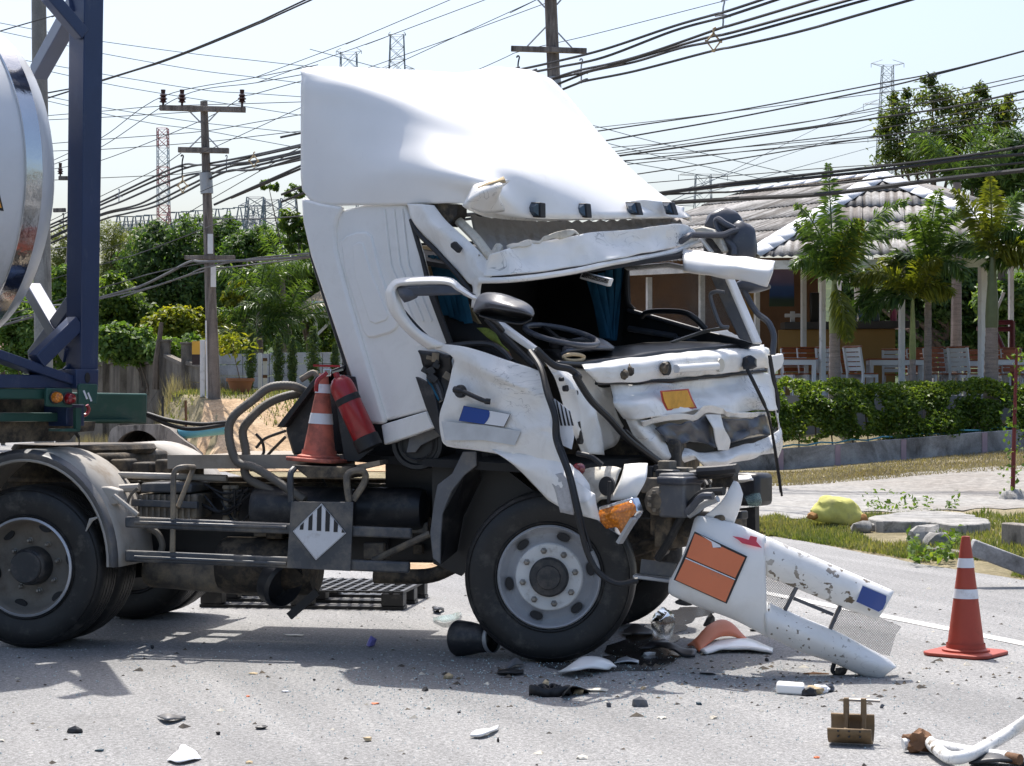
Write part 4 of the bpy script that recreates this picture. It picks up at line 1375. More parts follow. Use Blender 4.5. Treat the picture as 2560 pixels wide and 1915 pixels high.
# palms behind the pole
for i, (lbl, bx, cx_, cy_, Y, m, sc) in enumerate((('dark fan of palm fronds high beside the pole', 560, 560, 640, 57, K_, 1.0), ('low dark palm with a yellowed frond', 545, 550, 730, 56, K_, 0.8),
                                      ('palm plume right of the pole under the cables', 615, 610, 600, 58, G_, 1.0), ('palm crown beside the shed roof', 640, 620, 690, 56.5, K_, 0.9))):
 b = at('0', bx, 840, Y); b.z = height(b.x, b.y)
 c = at('0', cx_, cy_, Y)
 t = thing('garden_palm', b, lbl, 'palm', 'palms behind the wooden pole')
 MB().tube([b - V((0, 0, .1)), b.lerp(c, .5), c], [0.14, 0.11, 0.07], 8).build('trunk', 'palm_trunk', t)
 for j in range(9):
  q = random.Random(i * 50 + j)
  a = q.uniform(0, 2 * math.pi)
  frond(c, (math.cos(a), math.sin(a) * 0.8, q.uniform(0.3, 1.5)), 2.0 * sc, q.uniform(1.2, 2.4), 50, 0.45, (O_ if (j == 0 and i == 1) else m), t, 400 + i * 20 + j, True, 0.04, 0.15, 0.1 if j % 3 == 0 else 0)
# slender conifers by the pale wall
for i, (x, y0, y1, w, lbl) in enumerate(((485, 1010, 1560, 62, 'tall slender conifer nearest the wooden pole'), (715, 1110, 1530, 60, 'second slender conifer by the pale wall'), (830, 1130, 1510, 50, 'narrow conifer in the middle of the pale wall'), (1005, 1050, 1460, 75, 'airy conifer near the cab on the pale wall'), (1185, 1180, 1420, 45, 'small conifer at the cab edge'))):
 Y = 53.5
 b = at('W', x, y1, Y); b.z = height(b.x, b.y)
 top = at('W', x, y0, Y)
 t = thing('slender_conifer', b, lbl, 'conifer', 'slender conifers along the pale wall')
 MB().tube([b - V((0, 0, .05)), top], [0.035, 0.008], 6).build('trunk', 'bark', t)
 r2 = np.random.default_rng(600 + i)
 n = 1900
 tt = r2.uniform(0, 1, n) ** 1.25
 wr = w / 3.31 / F * Y * 1.15
 rad = wr * np.sin(np.pi * np.clip(0.12 + 0.85 * (1 - tt), 0, 1)) * r2.uniform(0.2, 1.0, n) * (0.9 + 0.12 * np.sin(tt * 23 + i))
 an = r2.uniform(0, 2 * math.pi, n)
 P = np.stack([b.x + (top.x - b.x) * tt + rad * np.cos(an), b.y + rad * np.sin(an), b.z + 0.08 + (top.z - b.z - .08) * tt], 1)
 leaf_mesh('crown', P, np.stack([np.cos(an), np.sin(an), r2.normal(0.2, .4, n)], 1), 0.12, 0.22, 'leaf_conifer', t, None, 600 + i)
# ------------------------------------------------------------------ old wall, pale wall, sign, shed, roofs
ow = thing('old_block_wall', at('0', 330, 845, 58), 'weathered grey block wall with square posts behind the truck', 'wall')
posts = [(395, 980), (700, 940), (810, 920), (935, 935), (1065, 915), (1212, 932), (1330, 940)]
pp = []
for i, (x, y) in enumerate(posts):
 Y = 64 - 1.6 * i
 p = at('E', x, y, Y)
 g0 = height(p.x, p.y)
 pp.append((p, g0))
 MB().box((p.x, p.y, (g0 + p.z) / 2 - 0.1), (0.3, 0.3, p.z - g0 + 0.2)).box((p.x, p.y, p.z + 0.02), (0.36, 0.36, 0.06)).build('wall_post', 'wall_old', ow, bevel=0.01)
for i in range(len(pp) - 1):
 (a, ga), (b, gb) = pp[i], pp[i + 1]
 tops = [a.z - .45 - .12 * (i % 2), b.z - .6]
 d = (b - a).normalized() * 0.155
 for k in range(2):
  z0a, z0b = ga - 0.1, gb - 0.1
  ta = (tops[0] - z0a) / 2 * k; tb_ = (tops[1] - z0b) / 2 * k
  ha = (tops[0] - z0a) / 2 - 0.012; hb = (tops[1] - z0b) / 2 - 0.012
  q0, q1 = V((a.x + d.x, a.y + d.y, 0)), V((b.x - d.x, b.y - d.y, 0))
  mb = MB()
  off = V((0, 0.12, 0))
  vsx = [q0 + V((0, 0, z0a + ta)), q1 + V((0, 0, z0b + tb_)), q1 + V((0, 0, z0b + tb_ + hb)), q0 + V((0, 0, z0a + ta + ha))]
  mb.hexa([v - off / 2 for v in vsx], off)
  mb.build('wall_panel', 'wall_old', ow, smooth=0)
 MB().bar(V((a.x + d.x, a.y + d.y, tops[0] + 0.05)), V((b.x - d.x, b.y - d.y, tops[1] + 0.05)), 0.2, 0.1).build('coping', 'wall_old', ow)
pw = thing('pale_block_wall', at('0', 600, 840, 55.5), 'pale grey block wall behind the slender conifers', 'wall')
xs = [215, 420, 640, 860, 1080, 1300, 1500]
for x0, x1 in zip(xs[:-1], xs[1:]):
 for row in range(4):
  a, b = at('W', x0, 1300, 55.5), at('W', x1, 1300, 55.5)
  topz = at('W', x0, 1268 - (x0 > 600) * 12, 55.5).z
  g0 = min(height(a.x, a.y), height(b.x, b.y)) - 0.1
  h = (topz - g0) / 4
  MB().hexa([V((a.x + .008, 55.5, g0 + row * h)), V((b.x - .008, 55.5, g0 + row * h)), V((b.x - .008, 55.5, g0 + (row + 1) * h - .015)), V((a.x + .008, 55.5, g0 + (row + 1) * h - .015))], (0, .15, 0)).build('wall_block', 'wall_pale', pw, smooth=0, bevel=0.006)
# white gate post with rust, sign post with yellow and black board
sg = thing('road_sign', at('E', 1310, 1240, 50.2), 'yellow over dark board on a white post beside the pole', 'sign')
sb = at('E', 1310, 1240, 50.2); gz = height(sb.x, sb.y)
stp = at('E', 1308, 905, 50.2)
MB().box((sb.x, sb.y, (gz + stp.z) / 2), (0.115, 0.10, stp.z - gz)).build('sign_post', 'white_trim', sg, bevel=0.008)
a, b, c = at('E', 1241, 912, 50.3), at('E', 1328, 998, 50.3), at('E', 1328, 1065, 50.3)
MB().hexa([V((a.x, a.y, b.z)), V((b.x, a.y, b.z)), V((b.x, a.y, a.z)), V((a.x, a.y, a.z))], (0, .02, 0)).build('sign_board', 'sign_plate_yellow', sg, smooth=0)
MB().hexa([V((a.x, a.y, c.z)), V((b.x, a.y, c.z)), V((b.x, a.y, b.z)), V((a.x, a.y, b.z))], (0, .02, 0)).build('sign_board', 'sign_plate_dark', sg, smooth=0)
gp = thing('gate_post', at('W', 575, 1570, 54), 'white post with rusty brackets between the conifers', 'post')
q0, q1 = at('W', 578, 1575, 54), at('W', 568, 1265, 54)
gz = height(q0.x, q0.y)
MB().box((q0.x - .05, 54, (gz + q1.z) / 2), (0.09, 0.09, q1.z - gz)).build('upright', 'white_trim', gp)
MB().box((q0.x + .09, 54, (gz + q1.z) / 2 - .08), (0.10, 0.09, q1.z - gz - .15)).build('upright', 'white_trim', gp)
for yv in (1320, 1460):
 z_ = at('W', 585, yv, 54).z
 MB().box((q0.x + .09, 53.94, z_), (0.12, 0.03, 0.08)).build('bracket', 'rust', gp)
pf = at('W', 400, 1600, 51.5)
fp = thing('plant_pot', V((pf.x, pf.y, height(pf.x, pf.y))), 'brown clay pot with yellow green plant by the pole', 'pot')
MB().lathe([(0.22, 0), (0.32, 0.32), (0.36, 0.32), (0.36, 0.40), (0.30, 0.40), (0.26, 0.30), (0, 0.30)], V(fp.location), (0, 0, 1), 16).build('pot', 'terracotta', fp)
r2 = np.random.default_rng(9)
P = r2.normal(size=(220, 3)) * np.array([.28, .2, .16]) + np.array([pf.x - .25, pf.y, fp.location.z + 1.25])
leaf_mesh('leaves', P, r2.normal(size=(220, 3)) + np.array([0, -.3, .6]), 0.17, 0.4, 'leaf_yellow', fp)
MB().tube([V(fp.location) + V((0, 0, .3)), V((pf.x - .2, pf.y, fp.location.z + 1.2))], 0.012, 5).build('stem', 'bark', fp)
sh = thing('garden_shed', at('W', 1040, 1100, 56.8), 'small shed roof with white braces behind the cab', 'shed')
Ys = 56.8
MB().hexa([at('W', 815, 935, Ys), at('W', 1090, 930, Ys), at('W', 1250, 900, Ys + 2), at('W', 1075, 765, Ys + 2)], (0, 0, 0.08)).build('roof', 'sheet_tan', sh, smooth=0)
for k_, (a, b, w) in enumerate((((730, 1075), (1110, 890), .09), ((1022, 965), (1022, 1250), .1), ((1035, 1115), (1140, 1010), .07), ((945, 1005), (1000, 950), .05), ((990, 845), (1100, 845), .06), ((1040, 960), (1130, 965), .08))):
 MB().bar(at('W', *a, Ys - .05), at('W', *b, Ys - .05), w).build('brace', 'white_trim', sh)
p_ = at('W', 1022, 1240, Ys - .05)
MB().bar(V((p_.x, p_.y, height(p_.x, p_.y))), p_, .1).build('shed_post', 'white_trim', sh)
pr = thing('low_roof', at('E', 120, 970, 66), 'pinkish tiled roof low behind the blue frame', 'roof')
for i in range(8):
 a, b = at('E', -40 + 42 * i, 955, 66), at('E', -40 + 42 * (i + 1), 955, 66)
 MB().hexa([V((a.x, 66, a.z + .1)), V((b.x - .03, 66, a.z + .1)), V((b.x - .03, 65, a.z - .75)), V((a.x, 65, a.z - .75))], (0, .02, .06)).build('roof_panel', 'roof_pink', pr, smooth=0)
for sx in (20, 250):
 q = at('E', sx, 1000, 65.6)
 MB().bar(V((q.x, q.y, height(q.x, q.y))), V((q.x, q.y, q.z)), .12).build('post', 'wall_old', pr)
# ------------------------------------------------------------------ culvert, pipes, stakes on the bank
cv = thing('culvert_headwall', at('E', 880, 1600, 44.2), 'dark stained concrete culvert headwall with round pipe mouth', 'culvert')
Yc = 44.2
outl = [(690, 1640), (705, 1510), (735, 1462), (1030, 1448), (1100, 1480), (1180, 1550), (1260, 1600), (1310, 1655), (1320, 1760)]
pts = [at('E', x, y, Yc) for x, y in outl]
bot = [V((pts[-1].x, Yc, -0.1)), V((pts[0].x, Yc, -0.1))]
# face with a round hole: ring of quads from pipe mouth to outline
hc = at('E', 890, 1640, Yc)
hr = 0.50
outer = [V(p) for p in pts] + bot
def ray_out(a):
 d = V((math.cos(a), 0, math.sin(a)))
 best = None
 for p, q in zip(outer, outer[1:] + outer[:1]):
  e = q - p
  den = d.x * e.z - d.z * e.x
  if abs(den) < 1e-9: continue
  w = p - hc
  t = (w.x * e.z - w.z * e.x) / den
  u = (w.x * d.z - w.z * d.x) / den
  if t > 0 and -1e-6 <= u <= 1 + 1e-6 and (best is None or t < best):
   best = t
 return hc + d * (best or 1)
N = 48
ring_i = [hc + V((math.cos(2 * math.pi * i / N), 0, math.sin(2 * math.pi * i / N))) * hr for i in range(N)]
ring_o = [ray_out(2 * math.pi * i / N) for i in range(N)]
mb = MB()
bk = V((0, 0.35, 0))
allv = ring_i + ring_o + [p + bk for p in ring_i] + [p + bk for p in ring_o]
fs = []
for i in range(N):
 j = (i + 1) % N
 fs += [(i, j, N + j, N + i), (N + i, N + j, 3 * N + j, 3 * N + i), (2 * N + i, 2 * N + j, j, i)]
mb.add(allv, fs).build('headwall', 'culvert', cv, smooth=30)
MB().lathe([(hr + .06, 0.0), (hr + .06, 3.0), (0.0, 3.0)], hc + V((0, .3, 0)), (0, 1, 0), 24).build('pipe', 'culvert', cv)
bp = at('E', 1150, 1515, 44.6)
tag(MB().tube([bp, bp + V((1.1, .35, .12))], 0.11, 12, caps=False).build('pvc_pipe', 'blue_pvc', None, solid=0.01), 'short pale blue plastic pipe lying beside the culvert', 'pipe')
for i, (a, b, m, lbl) in enumerate((((1052, 1270), (1052, 1405), 'ink', 'thin black stake left of the sandy bank'), ((1200, 1295), (1207, 1435), 'rust', 'thin rusty stake right of the black one'))):
 p, q = at('E', *a, 46.5), at('E', *b, 46.5)
 q.z = min(q.z, height(q.x, q.y)) - .1
 tag(MB().tube([q, p], 0.03, 6).build('stake', m), lbl, 'stake')
dp = MB().tube([at('E', 1010, 1225, 57.5), at('E', 1012, 1050, 57.5), at('E', 1045, 790, 57.5)], [.12, .10, .06], 7)
tag(dp.build('dead_stem', 'bark'), 'bare leaning stem in front of the old wall', 'stem')
# verge: slabs, rocks, drain, covered lump
def lump(name, label, cat, c, rad, mat, seed, amp=0.25, n=3, flat=0.0, group=None, sharp=32):
 bm = bmesh.new()
 bmesh.ops.create_icosphere(bm, subdivisions=n, radius=1.0)
 for v in bm.verts:
  d = 1 + amp * noise.noise(v.co * 1.6 + V((seed, 0, 0))) + amp * 0.5 * noise.noise(v.co * 4 + V((0, seed, 0)))
  v.co = V((v.co.x * rad[0], v.co.y * rad[1], v.co.z * rad[2])) * d
  if flat and v.co.z > rad[2] * flat:
   v.co.z = rad[2] * flat + (v.co.z - rad[2] * flat) * 0.15
  v.co += V(c)
 me = bpy.data.meshes.new(name)
 bm.to_mesh(me); bm.free()
 me.materials.append(M(mat))
 me.polygons.foreach_set('use_smooth', [True] * len(me.polygons))
 me.set_sharp_from_angle(angle=R(sharp))
 o = bpy.data.objects.new(name, me)
 put(o)
 return tag(o, label, cat, group)
def slab(name, label, k, outline, z0, h, mat, seed):
 pts = []
 for x, y in outline:
  p = on_ground(k, x, y, z0 + h)
  pts.append(p)
 pts = [p for p in spline(pts, 4, True)]
 pts = [p + V((noise.noise(p * 6), noise.noise(p * 6 + V((3, 3, 3))), 0)) * 0.13 for p in pts]
 mb = MB()
 mb.hexa([p - V((0, 0, h + .1)) for p in pts], V((0, 0, h + .1)))
 o = mb.build(name, mat, None, smooth=25, bevel=0.015)
 return tag(o, label, 'slab')
slab('concrete_slab', 'broken flat concrete slab lying on the verge right of the yellow cover', 'N', [(700, 985), (900, 950), (1130, 945), (1300, 965), (1435, 1000), (1400, 1025), (1230, 1035), (1080, 1015), (900, 1010), (740, 1005)], 0.08, 0.13, 'rock', 3)
slab('concrete_slab', 'smaller broken slab half under the yellow cover', 'N', [(215, 965), (330, 950), (440, 985), (430, 1005), (340, 1000), (260, 985)], 0.06, 0.08, 'rock', 4)
for i, (x, y, s, lbl) in enumerate(((645, 1075, .13, 'grey angular rock beside the brown leg of the yellow cover'), (715, 1070, .09, 'small rock right of the angular grey rock'), (1040, 1150, .2, 'rock under the vine in front of the slab'), (1110, 1165, .16, 'rock right below the vine leaves'), (470, 1030, .1, 'small rock below the yellow cover'))):
 p = on_ground('N', x, y, 0.08)
 lump('verge_rock', lbl, 'rock', p + V((0, 0, s * .35)), (s, s * .8, s * .6), 'rock', i * 3.1, 0.35, 2, 0, 'loose rocks on the verge')
yc = on_ground('N', 500, 1040, 0.1)
sY = 1 / 2.5076 / F * yc.y
ylump = thing('covered_lump', yc, 'bright yellow cloth draped over a brown sack on the verge', 'cloth')
o1 = lump('cover', None, None, yc + V((-0.02, 0, 0.13)), (0.30, 0.21, 0.22), 'cloth_yellow', 2.2, 0.14, 4)
for v in o1.data.vertices:
 x = (v.co.x - yc.x)
 v.co.z += -0.16 * x + 0.018 * math.sin(26 * x + 16 * v.co.y) * (1 if v.co.y < yc.y else 0.3)
 v.co.z = max(v.co.z, 0.13 - 0.10 * x)
for nm, c, rd, sd in (('sack_end', yc + V((0.25, -.07, .03)), (0.075, .08, .12), 5), ('sack_end', yc + V((-.29, -.03, .12)), (.10, .08, .05), 6)):
 o2 = lump(nm, None, None, c, rd, 'brown_sack', sd, 0.2, 3)
 o2.parent = ylump; o2.matrix_parent_inverse = Matrix.Translation(-V(ylump.location))
 for kk in ('label', 'category'):
  if kk in o2: del o2[kk]
o1.parent = ylump; o1.matrix_parent_inverse = Matrix.Translation(-V(ylump.location))
# drain edge with a fallen concrete beam
dr = thing('roadside_drain', on_ground('N', 1300, 1270), 'open concrete drain edge beside the road at the right', 'drain')
a0, a1 = on_ground('N', 1065, 1235, 0.02), on_ground('N', 2200, 1380, 0.02)
dd = (a1 - a0).normalized(); pn = V((-dd.y, dd.x, 0))
MB().hexa([a0 - V((0, 0, .1)), a1 - V((0, 0, .1)), a1 + pn * .12 - V((0, 0, .1)), a0 + pn * .12 - V((0, 0, .1))], (0, 0, .19)).build('drain_kerb', 'culvert', dr, bevel=.012)
b0, b1 = a0 + pn * .85, a1 + pn * .85
MB().hexa([b0 - V((0, 0, .1)), b1 - V((0, 0, .1)), b1 + pn * .15 - V((0, 0, .1)), b0 + pn * .15 - V((0, 0, .1))], (0, 0, .42)).build('drain_wall', 'culvert', dr, bevel=.012)
MB().hexa([a0 + pn * .12 + V((0, 0, .012)), a1 + pn * .12 + V((0, 0, .012)), b1 + V((0, 0, .012)), b0 + V((0, 0, .012))], (0, 0, .01)).build('drain_floor', 'culvert', dr)
c0, c1 = on_ground('N', 1320, 1170, .34), on_ground('N', 1680, 1305, .16)
MB().bar(c0, c1, .16, .14).build('fallen_beam', 'wall_stained', dr, bevel=.015)
# leafy creeper over the rocks
r2 = np.random.default_rng(12)
P = []
while len(P) < 420:
 x, y = r2.uniform(930, 1270), r2.uniform(1060, 1220)
 if noise.noise(V((x * .015, y * .02, 1))) > -.1:
  p = on_ground('N', x, y, .12); P.append((p.x, p.y, .06 + abs(r2.normal(0, .06))))
cw = leaf_mesh('creeper', np.array(P), r2.normal(size=(len(P), 3)) * .5 + np.array([0, -.2, .8]), .075, .75, 'leaf_hedge', None, None, 12)
tag(cw, 'leafy green creeper growing over rocks by the drain', 'plant')
P = []
while len(P) < 700:
 x, y = r2.uniform(640, 1250), r2.uniform(880, 960)
 if noise.noise(V((x * .012, y * .03, 4))) > .02:
  p = on_ground('N', x, y, .12); P.append((p.x, p.y, .06 + abs(r2.normal(0, .10))))
cw = leaf_mesh('low_weeds', np.array(P), r2.normal(size=(len(P), 3)) * .5 + np.array([0, -.2, .8]), .07, .55, 'leaf_hedge', None, None, 13)
tag(cw, 'low green weeds behind the broken slab', 'plant', kind='stuff')
# ------------------------------------------------------------------ utility poles and lattice towers
def insulator(p, parent, h=0.42):
 prof = [(0.03, 0), (0.03, .1), (.10, .12), (.06, .17), (.11, .20), (.06, .25), (.09, .28), (.05, .33), (.06, h), (0, h)]
 MB().lathe(prof, p, (0, 0, 1), 10).build('insulator', 'porcelain', parent)
def arm(p, q, parent, w=0.13, mat='pole_wood'):
 MB().bar(p, q, w, w).build('crossarm', mat, parent, bevel=.01)
# wooden pole left
Y1 = 50.0
pb = at('E', 1385, 1255, Y1); pb.z = height(pb.x, pb.y) - .1
pt_ = at('A', 1318, 655, Y1)
wp = thing('utility_pole', pb, 'weathered wooden pole with three brown insulators left of the cab', 'pole', 'utility poles')
mb = MB()
n = 12
mb.tube([pb.lerp(pt_, i / n) for i in range(n + 1)], [0.165 - 0.075 * i / n for i in range(n + 1)], 10)
mb.build('pole_shaft', 'pole_wood', wp)
arm(at('A', 1032, 697, Y1 - .12), at('A', 1588, 710, Y1 - .12), wp)
arm(at('A', 1152, 968, Y1 - .12), at('A', 1480, 975, Y1 - .12), wp)
for x in (1055, 1177, 1565):
 insulator(at('A', x, 692, Y1 - .12), wp)
for a, b in (((1205, 700), (1300, 795)), ((1425, 705), (1348, 785)), ((1210, 970), (1302, 880)), ((1425, 970), (1350, 890))):
 MB().tube([at('A', *a, Y1 - .1), at('A', *b, Y1 - .1)], .018, 5).build('strut', 'galv', wp)
MB().tube([at('A', 1330, 1118, Y1), at('A', 1338, 1252, Y1)], .155, 12).build('metal_wrap', 'galv', wp)
for (x0, y0, x1, y1) in ((1350, 1512, 1368, 1640), (1370, 1950 - 232, 1388, 2080 - 225)):
 a, b = at('A', x0, y0, Y1 - .19), at('A', x1, y1, Y1 - .19)
 MB().hexa([V((a.x - .03, a.y, b.z)), V((b.x + .03, a.y, b.z)), V((b.x + .03, a.y, a.z)), V((a.x - .03, a.y, a.z))], (0, .02, 0)).build('plate', 'white_trim', wp, smooth=0)
MB().tube([at('E', 1332, 780, Y1 - .15), V((at('E', 1345, 1230, Y1).x, Y1 - .15, height(pb.x, pb.y)))], .022, 6).build('conduit', 'white_trim', wp)
arm(at('E', 1195, 372, Y1 - .1), at('E', 1520, 372, Y1 - .1), wp, .1)
def hook(k, x, y, Y, s, parent, mat='ink', diamond=False):
 c = at(k, x, y, Y)
 u = s / ZT[k][2] / F * Y
 mb = MB()
 if diamond:
  pts = [(0, 0), (-30, 35), (0, 75), (30, 35), (0, 0)]
  mb.tube([c + V((a * u, 0, -b * u)) for a, b in pts], 5 * u, 5)
  mb.tube([c + V((0, 0, 0)), c + V((0, 0, 20 * u)), c + V((10 * u, 0, 25 * u))], 5 * u, 5)
  for a, b in pts[1:4]:
   mb.box(c + V((a * u, 0, -b * u)), (14 * u, 14 * u, 12 * u))
  mb.build('cable_spacer', 'foam', parent)
 else:
  mb.tube(spline([c + V((a * u, 0, -b * u)) for a, b in ((-8, 2), (0, -8), (8, 0), (2, 30), (0, 70), (2, 95), (0, 130))], 3), 5 * u, 6)
  mb.tube([c + V((-40 * u, 0, -72 * u)), c + V((0, 0, -66 * u)), c + V((40 * u, 0, -74 * u))], 5 * u, 6)
  mb.build('cable_hanger', mat, parent)
hook('A', 1177, 1010, Y1 - .12, 1.0, wp)
hook('A', 1463, 1010, Y1 - .12, 0.75, wp, 'galv')
# concrete pole top centre
Y2 = 34.0
p2 = at('0', 1193, 900, Y2)
c2 = thing('utility_pole', V((p2.x, p2.y, height(p2.x, p2.y))), 'wooden pole rising behind the roof fairing with one visible crossarm', 'pole', 'utility poles')
top = at('C', 450, -160, Y2); bot = at('C', 480, 580, Y2); d = bot - top
base2 = top + d * ((height(p2.x, p2.y) - top.z) / d.z)
c2.location = base2
mb = MB()
mb.tube([base2.lerp(top, i / 10) for i in range(11)], [.135 - .035 * i / 10 for i in range(11)], 12)
mb.build('pole_shaft', 'pole_wood', c2)
MB().tube([at('C', 474, 500, Y2), at('C', 479, 590, Y2)], .125, 12).build('metal_wrap', 'galv', c2)
arm(at('C', 200, 314, Y2 - .13), at('C', 690, 330, Y2 - .13), c2, .09)
arm(at('C', 250, -40, Y2 - .13), at('C', 660, -28, Y2 - .13), c2, .09)
for a, b in (((300, 305), (425, 175)), ((605, 320), (505, 212)), ((365, -10), (420, 50)), ((530, -10), (497, 30))):
 MB().tube([at('C', *a, Y2 - .12), at('C', *b, Y2 - .12)], .014, 5).build('strut', 'galv', c2)
hook('C', 245, 370, Y2 - .13, 1.15, c2)
hook('C', 653, 390, Y2 - .13, 1.15, c2, 'galv')
# concrete pole behind the tank
Y3 = 40.0
p3 = at('U', 425, 1200, Y3)
c3 = thing('utility_pole', V((p3.x, p3.y, height(p3.x, p3.y))), 'grey concrete pole behind the tank and blue frame', 'pole', 'utility poles')
t3 = at('A', 250, -60, Y3)
MB().tube([V(c3.location) - V((0, 0, .1)), V(c3.location).lerp(t3, .5), t3], [.19, .165, .14], 10).build('pole_shaft', 'pole_concrete', c3)
# far pole between tank and post
Y4 = 72.0
p4 = at('A', 395, 1160, Y4)
c4 = thing('utility_pole', V((p4.x - .3, p4.y, height(p4.x, p4.y))), 'distant pole crossarms seen between the tank and blue post', 'pole', 'utility poles')
MB().tube([V(c4.location), V((p4.x + .6, p4.y, p4.z + .6))], [.16, .11], 8).build('pole_shaft', 'pole_wood', c4)
arm(at('A', 380, 1152, Y4), at('A', 520, 1152, Y4), c4, .14)
arm(at('A', 345, 1360, Y4), at('A', 425, 1358, Y4), c4, .14)
insulator(at('A', 390, 1146, Y4), c4, .5)
hook('A', 408, 1385, Y4 - .1, .7, c4)
def lattice(name, label, k, xy_top, xy_bot, Y, w_top, w_bot, mat, arms=(), parent_cat='tower', group=None, r=0.06, nseg=10, mats=None, half=True):
 """four-legged lattice tower; widths in m"""
 b, tpp = at(k, *xy_bot, Y), at(k, *xy_top, Y)
 gz = height(b.x, b.y)
 t = thing(name, V((b.x, b.y, gz)), label, parent_cat, group)
 b = V((b.x, b.y, min(b.z, gz)))
 Hh = tpp.z - b.z
 lv = []
 for i in range(nseg + 1):
  f = i / nseg
  w = w_bot + (w_top - w_bot) * (f ** 0.75)
  c = b.lerp(tpp, f)
  lv.append([c + V((sx * w / 2, sy * w / 2, 0)) for sx, sy in ((-1, -1), (1, -1), (1, 1), (-1, 1))])
 mb = MB()
 for i in range(nseg):
  if mats:
   mb = MB()
  for j in range(4):
   j2 = (j + 1) % 4
   mb.tube([lv[i][j], lv[i + 1][j]], r, 4)
   mb.tube([lv[i][j], lv[i + 1][j2]], r * .6, 4)
   mb.tube([lv[i][j2], lv[i + 1][j]], r * .6, 4)
   mb.tube([lv[i + 1][j], lv[i + 1][j2]], r * .6, 4)
  if mats:
   mb.build('mast_section', mats[i % len(mats)], t, smooth=0)
 if not mats:
  mb.build('lattice', mat, t, smooth=0)
 for (f, hw, drop) in arms:
  c = b.lerp(tpp, f)
  w = w_bot + (w_top - w_bot) * (f ** 0.75)
  for s in (-1, 1):
   mb = MB()
   tip = c + V((s * hw, 0, drop))
   for sy in (-1, 1):
    mb.tube([c + V((s * w / 2, sy * w / 2, 0)), tip], r * .8, 4)
   mb.tube([c + V((s * w / 2, 0, abs(drop) + hw * .22)), tip], r * .7, 4)
   mb.tube([tip, tip - V((0, 0, hw * .25))], r * .7, 4)
   mb.build('crossarm', mat, t, smooth=0)
 return t
lattice('radio_mast', 'red and white lattice mast rising beyond the trees', 'A', (1052, 830), (1065, 1560), 230, 1.15, 1.5, 'pylon_red', (), 'tower', None, .05, 20, ['pylon_white', 'pylon_white', 'pylon_red', 'pylon_red'])
PG = 'transmission pylons'
lattice('pylon', 'steel pylon above the left of the roof fairing', 'B', (600, 85), (590, 900), 260, 2.0, 3.0, 'pylon_steel', ((1.0, 1.6, .3), (.9, 1.3, 0)), 'tower', PG, .05, 16)
lattice('pylon', 'taller steel pylon just above the middle of the roof fairing', 'B', (912, -30), (912, 900), 240, 1.55, 4.5, 'pylon_steel', ((1.0, 1.0, .2), (.88, 2.0, 0)), 'tower', PG, .05, 22)
lattice('pylon', 'pale pylon beside the sparse tree at the right', 'D', (980, 425), (945, 1200), 300, 1.5, 4.0, 'pylon_steel', ((1.0, 2.4, .35), (.82, 3.4, 0), (.66, 2.6, 0), (.5, 2.4, 0), (.31, 2.6, 0)), 'tower', PG, .05, 24)
lattice('pylon', 'small hazy pylon just right of the fairing tip', 'C', (1442, 1130), (1440, 1330), 420, 3.0, 5.0, 'pylon_steel', ((1.0, 5, 0), (.7, 6, 0)), 'tower', PG, .08, 6)
lattice('pylon', 'tall pale pylon edge left of the cab among the gantries', 'W', (530, -20), (500, 260), 300, 2.4, 4.0, 'pylon_steel', ((.9, 2.5, 0),), 'tower', PG, .09, 8)
lattice('pylon', 'lattice tower left of the cab corner above the gantries', 'W', (660, 0), (650, 260), 300, 2.2, 5.0, 'pylon_steel', (), 'tower', PG, .08, 8)
lattice('pylon', 'lattice tower touching the cab rear corner', 'W', (800, -10), (790, 260), 310, 2.2, 5.0, 'pylon_steel', (), 'tower', PG, .08, 8)
# substation gantry row
ss = thing('substation', at('E', 1000, 180, 320), 'row of substation gantries on the skyline left of the cab', 'substation')
for i, (x, y) in enumerate([(765, 1400), (815, 1400), (868, 1400), (920, 1395), (972, 1390), (1090, 1375), (1148, 1372), (1212, 1368), (1272, 1362), (1405, 1352), (1478, 1348), (1548, 1342), (1620, 1335), (1655, 1330)]):
 a = at('A', x, y, 320)
 g1 = at('A', x, 1600, 320)
 mb = MB()
 for s in (-1, 1):
  for sy in (-1, 1):
   mb.tube([V((a.x + s * .9, a.y + sy * .9, a.z - 4.5)), V((a.x + s * .15, a.y + sy * .15, a.z))], .07, 4)
  mb.tube([V((a.x + s * .9, a.y, a.z - 4.5)), V((a.x + s * 1.0, a.y, g1.z))], .09, 4)
  mb.tube([V((a.x + s * .5, a.y - .5, a.z - 2.2)), V((a.x - s * .5, a.y - .5, a.z - 2.2))], .05, 4)
  mb.tube([V((a.x + s * .9, a.y - .5, a.z - 4.4)), V((a.x - s * .4, a.y - .5, a.z - 2.2))], .05, 4)
 mb.box((a.x, a.y, a.z), (2.0, .3, .12))
 mb.build('gantry', 'pylon_steel', ss, smooth=0)
for y0, y1 in ((1480, 1435), (1500, 1455), (1530, 1490)):
 mb = MB()
 for dz in (0, 1.1):
  mb.tube([at('A', 740, y0, 320) + V((0, 0, dz)), at('A', 1660, y1, 320) + V((0, 0, dz))], .07, 4)
 for i in range(60):
  p = at('A', 740, y0, 320).lerp(at('A', 1660, y1, 320), i / 60)
  q = at('A', 740, y0, 320).lerp(at('A', 1660, y1, 320), (i + 1) / 60)
  mb.tube([p, q + V((0, 0, 1.1))], .045, 4)
 mb.build('girder', 'pylon_steel', ss, smooth=0)
